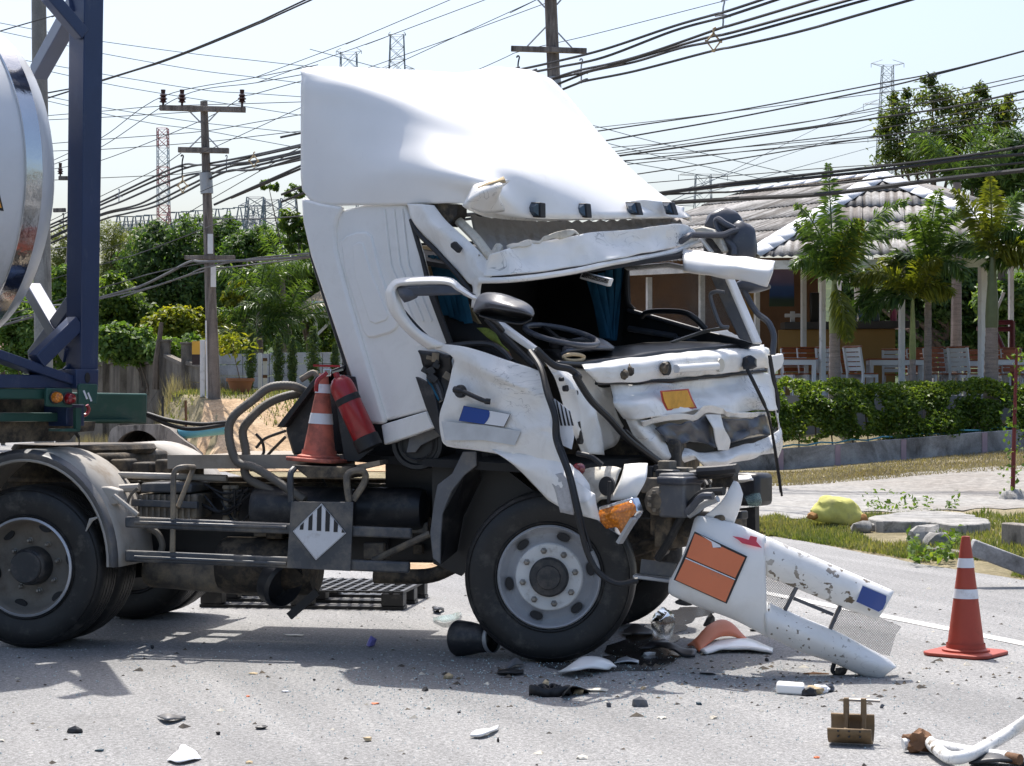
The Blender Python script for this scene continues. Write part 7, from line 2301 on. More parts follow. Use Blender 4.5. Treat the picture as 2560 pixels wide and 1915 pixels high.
# interior shell: rear wall, floor, far door, dash
W_ = lambda u, v, z: CB.w(u, v, z)
D('cab_trim', plain, (0.022, 0.022, 0.023), .8, var=.3)
MB().prism([W_(-1.75, .08, 1.2), W_(-1.75, 2.32, 1.3), W_(-1.75, 2.32, 2.78), W_(-1.75, .08, 2.6)], CB.f * -.04).build('rear_wall', 'cab_trim', tk)
MB().prism([W_(-1.75, .12, 1.25), W_(-.05, .12, 1.2), W_(-.05, 2.2, 1.3), W_(-1.75, 2.2, 1.35)], V((0, 0, -.05))).build('cab_floor', 'cab_trim', tk)
MB().prism([W_(-1.75, .1, 2.56), W_(-.4, .15, 2.32), W_(-.4, 2.28, 2.60), W_(-1.75, 2.28, 2.72)], V((0, 0, .03))).build('cab_headliner', 'cab_trim', tk)
VF = 2.22
MB().prism([cs('H', -260, -20, VF), cs('H', 455, 20, VF), cs('H', 470, 370, VF), cs('H', 430, 640, VF), cs('H', -260, 700, VF)], IN * .04).build('far_pillar', 'cab_trim', tk)
fd = cprism('far_door', 'black_clean', [cs(*p, VF) for p in (('H', 425, 365), ('H', 475, 368), ('H', 1000, 515), ('H', 1190, 560), ('H', 1330, 605), ('H', 1100, 760), ('H', 425, 640))], .05)
MB().tube([cs('H', 470, 372, VF - .01), cs('H', 960, 512, VF - .01)], .016, 8).build('window_ledge', 'slate_plastic', fd)
MB().tube([cs('H', 475, 500, VF - .03), cs('H', 800, 555, VF - .03)], .022, 8).build('arm_rest', 'slate_plastic', fd)
MB().tube([cs('H', 670, 535, VF - .02), cs('H', 940, 590, VF - .02)], .012, 8).build('trim_strip', 'slate_plastic', fd)
MB().poly([cs(*p, VF + .02) for p in (('H', 450, 60), ('H', 1130, 60), ('H', 1230, 480), ('H', 1000, 515), ('H', 470, 372))]).build('window_pane', 'window_glass', fd, smooth=0)
MB().tube(spline([cs('H', 455, 60, VF), cs('H', 452, 200, VF), cs('H', 465, 320, VF), cs('H', 510, 375, VF)], 5), .02, 8).build('window_frame', 'cab_trim', fd)
MB().tube([cs('H', 450, 85, VF), cs('H', 750, 62, VF), cs('H', 1130, 130, VF)], .02, 8).build('window_frame', 'white_dented', fd)
MB().tube(spline([cs('H', 565, 420, VF - .1), cs('H', 600, 390, VF - .12), cs('H', 700, 380, VF - .14), cs('H', 850, 388, VF - .14), cs('H', 930, 430, VF - .14), cs('H', 1005, 505, VF - .1)], 6), .02, 10).build('grab_handle', 'black_clean', fd)
fa = cprism('far_front_pillar', 'grey_plastic', [cs(*p, VF - .02) for p in (('H', 1030, 130), ('H', 1130, 150), ('H', 1215, 330), ('H', 1335, 605), ('H', 1230, 570), ('H', 1150, 400))], .06)
cprism('pillar_skin', 'white', [cs(*p, VF - .03) for p in (('H', 1128, 150), ('H', 1160, 155), ('H', 1350, 600), ('H', 1325, 608))], .10, fa)
MB().tube(spline([cs('H', 1165, 492, VF - .08), cs('H', 1110, 480, VF - .1), cs('H', 1070, 390, VF - .1), cs('H', 1038, 275, VF - .1), cs('H', 1075, 245, VF - .1), cs('H', 1135, 250, VF - .08)], 6), .014, 8).build('grab_handle', 'grey_plastic', fa)
# curtains with real folds
def curtain(top, bot, label_n, folds=9, v=1.6):
 rows_ = []
 for j in range(7):
  t = j / 6
  row = []
  for i in range(folds * 2 + 1):
   s = i / (folds * 2)
   a, b = top[0].lerp(top[1], s), bot[0].lerp(bot[1], s)
   p = a.lerp(b, t) + CB.f * (.03 * (1 if i % 2 else -1) * (.5 + .5 * t)) + IN * .02 * math.sin(i * 1.7 + t * 2)
   row.append(p)
  rows_.append(row)
 return MB().grid(rows_, 3, 2).build('curtain', 'curtain', tk, smooth=80)
curtain((cs('H', 190, 150, 1.75), cs('H', 455, 60, 2.0)), (cs('H', 300, 560, 1.75), cs('H', 372, 585, 2.0)), 'x')
curtain((cs('B', 1120, 1390, .25), cs('B', 1290, 1400, .25)), (cs('G', 370, 480, .3), cs('G', 575, 560, .3)), 'y', 8)
# pale liner seen through the near side opening
MB().prism([cs('B', 1000, 1330, .5), cs('B', 1130, 1330, .5), cs('G', 660, 560, .5), cs('G', 560, 560, .5), cs('G', 180, 140, .5)], IN * .02).build('side_liner', 'foam', tk)
# dash, hood, steering wheel, seat, mirror, rags
skin('dashboard', 'black_clean', [[cf('G', 1180, 790, -.75), cf('H', 200, 650, -.75), cf('H', 700, 595, -.75), cf('H', 1150, 520, -.75)],
                                  [cf('G', 1280, 860, -.35), cf('H', 250, 690, -.35), cf('H', 800, 625, -.35), cf('H', 1250, 575, -.35)],
                                  [cf('G', 1290, 900, -.06), cf('H', 250, 740, -.06), cf('H', 800, 665, -.06), cf('H', 1380, 615, -.06)]], 6, 5, .03, .01, 5)
MB().prism([W_(-.75, .2, 1.25), W_(-.75, 2.1, 1.3), W_(-.75, 2.1, 1.85), W_(-.75, .2, 1.8)], CB.f * .05).build('dash_front', 'cab_trim', tk)
hood = skin('instrument_hood', 'slate_plastic', [[cf('H', 5, 680, -.3), cf('H', 60, 640, -.5), cf('H', 200, 640, -.5), cf('H', 330, 640, -.5), cf('H', 372, 640, -.35)],
                                               [cf('H', 20, 640, -.3), cf('H', 60, 590, -.35), cf('H', 180, 566, -.35), cf('H', 290, 582, -.35), cf('H', 368, 632, -.3)],
                                               [cf('H', 10, 690, -.18), cf('H', 60, 655, -.15), cf('H', 180, 640, -.15), cf('H', 300, 640, -.15), cf('H', 370, 645, -.2)]], 6, 5, .02)
MB().tube([cf('H', 25 + 70 * (1 + math.cos(a)), 700 + 22 * math.sin(a), -.12) for a in [2 * math.pi * i / 24 for i in range(25)]], .012, 8).build('gauge_ring', 'foam', hood)
swc = cs('G', 1335, 655, .45)
swn = V((0.2, -.22, .95)).normalized()
sw_x = swn.cross(V((0, 0, 1))).normalized(); sw_y = swn.cross(sw_x)
ring = [swc + (sw_x * math.cos(a) + sw_y * math.sin(a)) * .23 for a in [2 * math.pi * i / 40 for i in range(41)]]
sw_ = MB().tube(ring, .018, 10, caps=False).build('steering_wheel', 'slate_plastic', tk)
for a in (0.4, 2.5, 4.6):
 MB().bar(swc - swn * .03, swc + (sw_x * math.cos(a) + sw_y * math.sin(a)) * .195, .03, .015).build('spoke', 'black_clean', sw_)
MB().lathe([(0, -.06), (.06, -.06), (.07, -.02), (.05, 0), (0, .005)], swc - swn * .02, swn, 20).build('horn_pad', 'black_clean', sw_)
skin('driver_seat_base', 'seat_fabric', [[cs('G', 380, 480, .35), cs('G', 560, 520, .35), cs('G', 760, 660, .35)], [cs('G', 400, 640, .3), cs('G', 600, 700, .3), cs('G', 900, 860, .3)], [cs('G', 420, 760, .35), cs('G', 700, 780, .35), cs('G', 1000, 920, .35)]], 5, 5, .05)
D('rag_green', plain, (.20, .24, .04), .9, var=.4, vs=20)
skin('green_rag', 'rag_green', [[cs('G', 640, 600, .2), cs('G', 740, 600, .2), cs('G', 790, 640, .2)], [cs('G', 690, 650, .18), cs('G', 780, 680, .18), cs('G', 860, 740, .18)], [cs('G', 820, 720, .2), cs('G', 860, 760, .2), cs('G', 900, 790, .2)]], 4, 4, .01, .01, 12)
skin('red_rag', 'terracotta', [[cs('G', 840, 740, .2), cs('G', 900, 790, .2)], [cs('G', 890, 800, .2), cs('G', 930, 850, .2)]], 3, 3, .01)
mir = MB().prism([cs('H', 150, 108, .95), cs('H', 345, 155, .95), cs('H', 325, 210, .95), cs('H', 130, 155, .95)], IN * .05).build('loose_visor_mirror', 'white_trim', tk, bevel=.008)
MB().prism([cs('H', 160, 115, .945), cs('H', 338, 160, .945), cs('H', 328, 190, .945), cs('H', 145, 145, .945)], IN * .003).build('mirror_face', 'polished', mir)
# near door: bent window frame, battered skin, fender sweep
wf = skin('door_window_frame', 'white', [
 [cs('F', 1440, 290, -.2), cs('F', 1330, 205, -.22), cs('F', 1230, 145, -.24), cs('F', 940, 150, -.24), cs('F', 862, 200, -.24), cs('F', 848, 265, -.24), cs('F', 880, 370, -.23), cs('F', 990, 500, -.2), cs('F', 1120, 600, -.16)],
 [cs('F', 1425, 282, -.24), cs('F', 1315, 215, -.27), cs('F', 1225, 165, -.29), cs('F', 950, 172, -.29), cs('F', 890, 215, -.29), cs('F', 895, 275, -.29), cs('F', 925, 360, -.27), cs('F', 1030, 490, -.24), cs('F', 1170, 590, -.19)],
 [cs('F', 1410, 275, -.2), cs('F', 1300, 222, -.22), cs('F', 1225, 185, -.24), cs('F', 955, 192, -.24), cs('F', 915, 225, -.24), cs('F', 945, 330, -.24), cs('F', 985, 400, -.22), cs('F', 1080, 500, -.2), cs('F', 1230, 580, -.16)]], 6, 5, .02)
skin('rain_visor', 'slate_plastic', [[cs('F', 915, 200, -.26), cs('F', 1050, 190, -.28), cs('F', 1280, 190, -.26), cs('F', 1420, 250, -.22)], [cs('F', 930, 260, -.27), cs('F', 1050, 258, -.29), cs('F', 1260, 252, -.27), cs('F', 1400, 245, -.22)]], 5, 4, .008, parent=wf)
skin('visor_end', 'slate_plastic', [[cs('F', 912, 205, -.27), cs('F', 980, 210, -.28), cs('F', 1050, 250, -.28)], [cs('F', 925, 250, -.29), cs('F', 980, 260, -.30), cs('F', 1045, 262, -.28)], [cs('F', 960, 300, -.27), cs('F', 990, 290, -.27), cs('F', 1030, 270, -.27)]], 4, 4, .01, parent=wf)
MB().tube(spline([cs('F', 950, 350, -.23), cs('F', 1050, 465, -.21), cs('F', 1145, 555, -.18)], 5), .011, 6).build('frame_seal', 'rubber', wf)
dv = -.16
dr_ = [
 [('G', 110, 735, dv), ('G', 270, 728, dv), ('G', 500, 745, dv - .02), ('G', 700, 800, dv), ('G', 900, 868, dv), ('G', 1060, 918, dv), ('G', 1165, 960, dv + .02)],
 [('G', 420, 815, dv), ('G', 450, 840, dv - .03), ('G', 600, 885, dv - .06), ('G', 790, 975, dv - .08), ('G', 930, 1040, dv - .06), ('G', 1080, 1080, dv - .03), ('G', 1195, 1120, dv)],
 [('G', 425, 960, dv), ('G', 460, 980, dv - .02), ('G', 620, 1010, dv - .02), ('G', 800, 1070, dv - .02), ('G', 950, 1110, dv - .03), ('G', 1100, 1150, dv - .04), ('G', 1215, 1180, dv)],
 [('G', 370, 1160, dv), ('G', 430, 1180, dv - .02), ('G', 620, 1200, dv - .02), ('G', 800, 1230, dv - .02), ('G', 950, 1250, dv - .02), ('G', 1120, 1280, dv - .03), ('G', 1250, 1300, dv)],
 [('G', 328, 1330, dv), ('G', 400, 1345, dv - .02), ('G', 600, 1370, dv - .02), ('G', 800, 1390, dv - .02), ('G', 950, 1410, dv - .03), ('G', 1150, 1430, dv - .04), ('G', 1290, 1440, dv)],
 [('G', 350, 1520, dv), ('G', 420, 1525, dv - .02), ('G', 600, 1530, dv - .02), ('G', 800, 1540, dv - .02), ('G', 980, 1560, dv - .03), ('G', 1180, 1590, dv - .04), ('G', 1330, 1600, dv)],
 [('G', 390, 1575, dv), ('G', 470, 1592, dv), ('G', 620, 1605, dv), ('G', 800, 1635, dv), ('G', 1000, 1690, dv), ('G', 1200, 1740, dv), ('G', 1370, 1760, dv)]]
door = skin('cab_door', 'white_dented', [[cs(*p) for p in r_] for r_ in dr_], 5, 5, .02, .008, 4, 6)
fnd = skin('wheel_arch_fender', 'white_dented', [
 [cs('L', 330, 60, dv), cs('L', 560, 90, dv), cs('L', 760, 110, dv), cs('L', 880, 180, dv), cs('L', 960, 290, dv)],
 [cs('L', 360, 85, dv - .03), cs('L', 560, 180, dv - .05), cs('L', 740, 240, dv - .06), cs('L', 870, 300, dv - .06), cs('L', 985, 400, dv - .03)],
 [cs('L', 400, 100, dv), cs('L', 560, 235, dv - .02), cs('L', 700, 385, dv - .04), cs('L', 850, 470, dv - .04), cs('L', 1032, 525, dv - .01)]], 6, 6, .015, .012, 4, 3)
skin('arch_return', 'cream_inner', [[cs('L', 400, 100, dv), cs('L', 480, 160, dv), cs('L', 560, 235, dv - .02), cs('L', 700, 385, dv - .04)], [cs('L', 440, 130, dv + .1), cs('L', 520, 190, dv + .1), cs('L', 600, 280, dv + .1), cs('L', 740, 410, dv + .08)]], 5, 4, .008, parent=fnd)
skin('scraped_patch', 'wall_pale', [[cs('L', 700, 235, dv - .075), cs('L', 790, 215, dv - .08)], [cs('L', 745, 330, dv - .085), cs('L', 840, 300, dv - .085)], [cs('L', 780, 470, dv - .06), cs('L', 862, 482, dv - .06)]], 5, 5, .004, .01, 9, parent=fnd)
# dark torn hole between door skin and cab, door jamb strip
skin('door_inner', 'black_clean', [[cs('G', 145, 785, -.06), cs('G', 300, 800, -.06), cs('G', 430, 820, -.06)], [cs('G', 210, 950, -.03), cs('G', 320, 960, -.03), cs('G', 425, 980, -.03)], [cs('G', 260, 1150, -.04), cs('G', 330, 1170, -.04), cs('G', 390, 1200, -.04)]], 5, 5, .02, .02, 12)
cprism('jamb_strip', 'black_plastic', [cs(*p, -.06) for p in (('G', 125, 998), ('G', 155, 1010), ('G', 265, 1075), ('G', 300, 1200), ('G', 330, 1400), ('G', 335, 1500), ('G', 290, 1440), ('G', 210, 1250))], .03, bevel=.004)
for i in range(4):
 MB().tube(spline([cs('G', 230 + 25 * i, 1010, -.05), cs('G', 280 + 22 * i, 1100, -.05), cs('G', 330 + 12 * i, 1190, -.05)], 4), .012, 6).build('wire_loom', ('curtain', 'rubber', 'slate_plastic', 'rubber')[i], door)
q = random.Random(4)
for i in range(9):
 c = cs('G', q.uniform(190, 410), q.uniform(820, 1030), -.07)
 MB().box(c, (q.uniform(.02, .06), .03, q.uniform(.02, .05)), Matrix.Rotation(q.uniform(0, 3), 3, 'Y')).build('latch_part', 'steel_dusty' if i % 3 == 0 else 'black_plastic', door, bevel=.004)
# handle, lock, stickers
hv = dv - .07
hnd = MB().tube(spline([cs('G', 455, 1105, hv), cs('G', 520, 1120, hv - .01), cs('G', 620, 1165, hv - .02), cs('G', 700, 1198, hv - .01), cs('G', 748, 1205, hv + .01)], 6), [.022] * 6 + [.014] * 13 + [.018] * 6, 10).build('door_handle', 'black_clean', door)
MB().lathe([(0, 0), (.035, 0), (.04, .01), (.04, .03), (0, .03)], cs('G', 485, 1120, hv - .02), IN, 16).build('handle_button', 'black_plastic', hnd)
lk = MB().lathe([(.019, .03), (.019, 0), (.012, -.004), (0, -.004)], cs('G', 462, 1233, dv - .025), IN, 18).build('door_lock', 'bolt', door)
def dec(name, mat, k, pts, off, parent=door):
 return MB().poly([cs(k, x, y, dv - off) for x, y in pts]).build(name, mat, parent, smooth=0, solid=.002)
dec('sticker', 'ink', 'G', [(528, 1238), (915, 1308), (862, 1415), (486, 1364)], .052)
dec('sticker', 'sticker_white', 'G', [(530, 1241), (910, 1310), (859, 1411), (490, 1362)], .0555)
dec('sticker', 'sticker_blue', 'G', [(530, 1241), (735, 1278), (742, 1300), (738, 1330), (722, 1362), (695, 1392), (490, 1362)], .059)
dec('silver_strip', 'silver_film', 'G', [(343, 1368), (700, 1398), (1000, 1450), (950, 1567), (700, 1525), (372, 1525)], .050)
dec('striped_decal', 'sticker_white', 'G', [(1275, 1180), (1410, 1280), (1440, 1500), (1420, 1600), (1330, 1560), (1235, 1400)], .09)
for i in range(4):
 x = 1290 + 35 * i
 dec('decal_bar', 'ink', 'G', [(x, 1190 + 28 * i), (x + 12, 1205 + 28 * i), (x + 55 - 4 * i, 1405), (x + 38 - 4 * i, 1403)], .094)
# front jamb: white inner structure with holes
jb = skin('hinge_pillar', 'white_dented', [
 [cf('G', 1090, 770, .02), cf('G', 1250, 960, .04), cf('G', 1330, 1180, .06), cf('G', 1400, 1420, .06), cf('G', 1500, 1640, .05)],
 [cf('G', 1150, 790, .05), cf('G', 1330, 960, .08), cf('G', 1430, 1180, .10), cf('G', 1500, 1420, .10), cf('G', 1590, 1640, .08)],
 [cf('G', 1260, 880, .0), cf('G', 1420, 960, .0), cf('G', 1570, 1160, .03), cf('G', 1640, 1400, .03), cf('G', 1690, 1640, .02)]], 6, 6, .015, .015, 5, 4)
for x, y, r_ in ((1380, 1095, .019), (1460, 1133, .016), (1475, 1350, .03), (1345, 1020, .012), (1500, 1530, .02)):
 MB().lathe([(r_, .02), (r_, -.004), (0, -.003)], cf('G', x, y, .115), -CB.f, 16).build('jamb_hole', 'ink', jb)
MB().tube([cf('G', 1475, 1370, .12), cf('G', 1500, 1520, .12)], .012, 8).build('check_strap', 'black_plastic', jb)
skin('inner_wing', 'white_dented', [[cf('H', 30, 770, -.1), cf('H', 180, 780, -.1), cf('H', 250, 900, -.1), cf('H', 345, 900, -.1)], [cf('H', 90, 960, -.12), cf('H', 250, 1000, -.14), cf('H', 330, 1020, -.12), cf('H', 380, 1060, -.1)], [cf('H', 200, 1350, -.1), cf('H', 300, 1340, -.16), cf('H', 380, 1300, -.16), cf('H', 440, 1180, -.1)]], 5, 5, .012, .02, 5)
# windscreen pillar rod and near mirror
MB().prism([cs('G', 700, 500, -.02), cs('G', 820, 540, -.02), cs('G', 1120, 760, -.02), cs('G', 1090, 800, -.02), cs('G', 850, 640, -.02)], IN * .05).build('lower_pillar', 'white', tk, bevel=.01)
MB().tube([cs('G', 720, 520, -.03), cs('G', 850, 660, -.03), cs('G', 1110, 910, -.03)], .022, 8).build('pillar_seal', 'rubber', tk)
MB().tube(spline([cs('G', 380, 750, -.1), cs('G', 600, 728, -.08), cs('G', 760, 735, -.08), cs('G', 850, 790, -.08), cs('G', 920, 870, -.08)], 6), .02, 8).build('window_sill_trim', 'black_clean', tk)
mm = skin('wing_mirror', 'slate_plastic', [
 [cs('G', 612, 440, -.3), cs('G', 650, 345, -.34), cs('G', 720, 308, -.36), cs('G', 860, 322, -.38), cs('G', 1010, 375, -.36), cs('G', 1085, 430, -.34), cs('G', 1104, 480, -.3)],
 [cs('G', 612, 450, -.36), cs('G', 680, 400, -.42), cs('G', 740, 385, -.46), cs('G', 860, 405, -.48), cs('G', 1000, 440, -.46), cs('G', 1070, 470, -.42), cs('G', 1102, 490, -.36)],
 [cs('G', 615, 455, -.36), cs('G', 690, 435, -.42), cs('G', 760, 425, -.44), cs('G', 860, 440, -.46), cs('G', 1000, 462, -.44), cs('G', 1070, 480, -.42), cs('G', 1102, 492, -.36)]], 6, 5, .012)
skin('mirror_recess', 'black_plastic', [[cs('G', 615, 455, -.34), cs('G', 740, 425, -.38), cs('G', 860, 440, -.4), cs('G', 1000, 462, -.38), cs('G', 1102, 492, -.34)], [cs('G', 650, 480, -.3), cs('G', 750, 480, -.3), cs('G', 860, 495, -.3), cs('G', 1000, 515, -.3), cs('G', 1090, 510, -.3)], [cs('G', 660, 495, -.36), cs('G', 760, 525, -.38), cs('G', 870, 545, -.4), cs('G', 1000, 562, -.38), cs('G', 1090, 525, -.34)]], 5, 5, .01, parent=mm)
MB().tube([cs('G', 690, 480, -.3), cs('G', 800, 560, -.12), cs('G', 850, 620, -.05)], .016, 8).build('mirror_arm', 'black_plastic', mm)
# rubber seals hanging in front
def sealp(pts, r, nm='hanging_seal'):
 MB().tube(spline(pts, 8), r, 8).build(nm, 'rubber', tk)
sealp([cs('G', 1075, 790, -.1), cs('G', 1165, 930, -.2), cs('G', 1215, 1130, -.27), cs('G', 1280, 1330, -.3), cs('L', 750, 0, -.3), cs('L', 830, 220, -.32), cs('L', 890, 480, -.33), cs('L', 950, 720, -.3), cs('L', 1030, 860, -.26), cs('L', 1150, 930, -.22), cs('L', 1280, 905, -.15)], .018)
sealp([cs('G', 1085, 780, -.07), cs('G', 1180, 930, -.17), cs('G', 1240, 1130, -.24), cs('G', 1300, 1330, -.27), cs('L', 775, 0, -.27), cs('L', 850, 220, -.29), cs('L', 912, 480, -.30), cs('L', 980, 720, -.28)], .009)
sealp([cf('G', 1125, 770, .1), cf('G', 1270, 900, .15), cf('G', 1400, 935, .18), cf('G', 1480, 1000, .2), cf('H', 110, 830, .2), cf('H', 210, 990, .2), cf('H', 340, 1120, .2), cf('H', 480, 1270, .2), cf('H', 700, 1430, .18), cf('H', 900, 1545, .15), cf('H', 1080, 1615, .1)], .021)
sealp([cf('H', 450, 1200, .16), cf('H', 640, 1370, .16), cf('H', 840, 1500, .14), cf('H', 1000, 1560, .1)], .010)
# cab front: cowl, nose skin, crushed grille frame
cw_ = skin('front_cowl', 'white_dented', [
 [cf('H', 150, 745, -.08), cf('H', 420, 712, -.08), cf('H', 800, 668, -.08), cf('H', 1100, 640, -.08), cf('H', 1395, 618, -.08)],
 [cf('H', 160, 775, .02), cf('H', 420, 745, .03), cf('H', 800, 705, .04), cf('H', 1100, 680, .04), cf('H', 1415, 655, .02)],
 [cf('H', 200, 820, .03), cf('H', 480, 805, .04), cf('H', 800, 775, .06), cf('H', 1100, 750, .06), cf('H', 1430, 715, .03)],
 [cf('H', 240, 872, .01), cf('H', 500, 866, .02), cf('H', 800, 846, .03), cf('H', 1100, 815, .03), cf('H', 1440, 772, .0)]], 7, 6, .015, .012, 5, 1)
MB().tube([cf('H', 800, 778, .085), cf('H', 1080, 758, .085)], .028, 10).build('pull_handle', 'white', cw_)
for x, y in ((740, 775), (1108, 752)):
 MB().lathe([(.045, .02), (.045, -.004), (0, -.003)], cf('H', x, y, .075), -CB.f, 14).build('handle_cup', 'cream_inner' if x > 900 else 'ink', cw_)
for x, y in ((480, 790), (435, 818), (720, 770)):
 lump('broken_mount', None, None, cf('H', x, y, .07), (.03, .03, .035), 'grime', x * .1, .5, 2)
for o in [o for o in COL.objects if o.name.startswith('broken_mount')]:
 o.parent = cw_
MB().tube([cf('H', 250, 878, .02), cf('H', 800, 856, .04), cf('H', 1420, 790, .01)], .012, 6).build('panel_gap', 'ink', cw_)
ns = skin('nose_panel', 'white_dented', [
 [cf('H', 345, 885, -.02), cf('H', 600, 878, .0), cf('H', 900, 855, .0), cf('H', 1200, 830, .0), cf('H', 1435, 805, -.02)],
 [cf('H', 365, 960, .0), cf('H', 600, 950, .02), cf('H', 900, 930, .0), cf('H', 1200, 905, .03), cf('H', 1455, 880, .0)],
 [cf('H', 375, 1020, .02), cf('H', 600, 1010, .10), cf('H', 900, 990, .06), cf('H', 1200, 980, .10), cf('H', 1470, 960, .04)],
 [cf('H', 440, 1112, .02), cf('H', 600, 1120, .12), cf('H', 960, 1060, .10), cf('H', 1150, 1090, .12), cf('H', 1490, 1055, .06)]], 8, 7, .012, .022, 4, 7)
sgn = [(690, 930), (885, 915), (912, 985), (945, 1050), (835, 1056), (735, 1066), (705, 1000)]
def onn(pts, u, nm, m):
 return MB().poly([cf('H', x, y, u) for x, y in pts]).build(nm, m, ns, smooth=0, solid=.003)
onn(sgn, .115, 'orange_plate', 'red_edge')
cxs, cys = 815, 990
onn([(cxs + (x - cxs) * .88, cys + (y - cys) * .86) for x, y in sgn], .122, 'orange_plate', 'sign_yellow')
lf = skin('lower_left_frame', 'white_dented', [[cf('H', 440, 1112, .02), cf('H', 500, 1230, .03), cf('H', 600, 1330, .05), cf('H', 700, 1420, .06), cf('H', 790, 1432, .05)],
                                          [cf('H', 500, 1125, .06), cf('H', 570, 1210, .08), cf('H', 660, 1290, .1), cf('H', 740, 1370, .1), cf('H', 830, 1400, .08)],
                                          [cf('H', 600, 1130, .04), cf('H', 690, 1190, .05), cf('H', 750, 1260, .06), cf('H', 790, 1330, .05), cf('H', 860, 1370, .04)]], 5, 5, .012, .02, 7, 2)
skin('grille_top_rail', 'white_dented', [[cf('H', 555, 1140, .12), cf('H', 780, 1090, .14), cf('H', 920, 1090, .14), cf('H', 990, 1035, .16), cf('H', 1100, 1040, .15), cf('H', 1180, 1075, .15), cf('H', 1440, 1075, .1)],
                                   [cf('H', 570, 1170, .08), cf('H', 790, 1130, .12), cf('H', 930, 1130, .12), cf('H', 1000, 1085, .12), cf('H', 1110, 1085, .12), cf('H', 1190, 1115, .12), cf('H', 1440, 1105, .08)]], 6, 4, .02, .012, 8, 3)
skin('grille_bottom_rail', 'white_dented', [[cf('H', 720, 1345, .04), cf('H', 860, 1320, .05), cf('H', 960, 1350, .07), cf('H', 1080, 1350, .07), cf('H', 1250, 1305, .08), cf('H', 1400, 1262, .06), cf('H', 1515, 1190, .03)],
                                      [cf('H', 770, 1415, .1), cf('H', 900, 1370, .12), cf('H', 975, 1410, .14), cf('H', 1100, 1410, .14), cf('H', 1250, 1370, .14), cf('H', 1400, 1335, .12), cf('H', 1520, 1280, .08)],
                                      [cf('H', 790, 1440, .06), cf('H', 940, 1395, .08), cf('H', 1000, 1458, .1), cf('H', 1180, 1430, .1), cf('H', 1290, 1400, .1), cf('H', 1390, 1365, .1), cf('H', 1505, 1355, .06)]], 6, 5, .015, .016, 6, 4)
for i, pts in enumerate(([[(655, 1180), (800, 1160), (920, 1150), (1010, 1120)], [(720, 1250), (830, 1230), (940, 1225), (1050, 1200)], [(760, 1320), (870, 1290), (950, 1280), (1062, 1335)]],
                         [[(1105, 1110), (1200, 1130), (1320, 1125), (1420, 1120)], [(1130, 1190), (1230, 1200), (1340, 1190), (1440, 1180)], [(1160, 1290), (1230, 1265), (1350, 1235), (1460, 1240)]])):
 skin('grille_shard', 'slate_plastic', [[cf('H', x, y, .08 + .05 * ((a + b) % 2)) for b, (x, y) in enumerate(r_)] for a, r_ in enumerate(pts)], 5, 5, .01, .03, 6, i * 4, smooth=25)
skin('grille_post', 'white_dented', [[cf('H', 1000, 1092, .12), cf('H', 1100, 1090, .12)], [cf('H', 1050, 1180, .15), cf('H', 1120, 1190, .15)], [cf('H', 1065, 1270, .14), cf('H', 1165, 1265, .14)], [cf('H', 1085, 1340, .12), cf('H', 1150, 1335, .12)]], 4, 5, .012, .008, 9)
skin('right_edge_panel', 'white_dented', [[cf('H', 1400, 630, -.05), cf('H', 1435, 800, -.02), cf('H', 1480, 1060, .02), cf('H', 1500, 1250, .02), cf('H', 1490, 1370, .02)], [cf('H', 1440, 640, -.2), cf('H', 1480, 830, -.2), cf('H', 1500, 1060, -.15), cf('H', 1528, 1270, -.1), cf('H', 1510, 1390, -.05)]], 6, 4, .012, .012, 7)
fprism('corner_deflector', 'white', [cf('H', x, y, -.15) for x, y in ((1455, 690), (1540, 672), (1548, 720), (1530, 770), (1490, 800), (1475, 860))], -.05)
MB().tube(spline([cf('H', 1440, 680, -.05), cf('H', 1470, 850, -.05), cf('H', 1500, 1000, -.05), cf('H', 1495, 1080, -.05)], 5), .02, 6).build('edge_seal', 'rubber', tk)
MB().prism([cf('H', 560, 1150, -.12), cf('H', 1450, 1080, -.12), cf('H', 1480, 1330, -.12), cf('H', 760, 1420, -.12)], CB.f * -.04).build('grille_back', 'cream_inner', tk)
for q in (((770, 1330), (900, 1275), (1060, 1290), (1070, 1370), (960, 1380), (880, 1350)), ((1150, 1300), (1300, 1260), (1450, 1230), (1460, 1290), (1250, 1340), (1150, 1370))):
 fprism('crushed_gap', 'ink', [cf('H', x, y, .03) for x, y in q], -.03)
# broken wiper arm dangling
MB().tube(spline([cf('H', 1290, 780, .1), cf('H', 1340, 880, .14), cf('H', 1420, 1050, .15), cf('H', 1460, 1200, .15), cf('H', 1500, 1430, .15), cf('H', 1530, 1655, .15)], 6), [.014] * 12 + [.009] * 19, 6).build('wiper_arm', 'rubber', tk)
MB().tube([cf('H', 1300, 800, .08), cf('H', 1440, 1080, .12), cf('H', 1520, 1630, .13)], .006, 5).build('wiper_rod', 'ink', tk)
lump('wiper_motor', None, None, cf('H', 1300, 735, .08), (.06, .05, .05), 'black_plastic', 3, .4, 2)
bpy.data.objects['wiper_motor'].parent = tk; bpy.data.objects['wiper_motor'].matrix_parent_inverse = Matrix.Translation(-V(tk.location))
MB().prism([cf('H', 770, 590, -.2), cf('H', 1000, 510, -.2), cf('H', 1120, 488, -.2), cf('H', 1125, 500, -.2), cf('H', 960, 545, -.2), cf('H', 790, 600, -.2)], CB.f * -.02).build('wiper_blade', 'black_clean', tk)
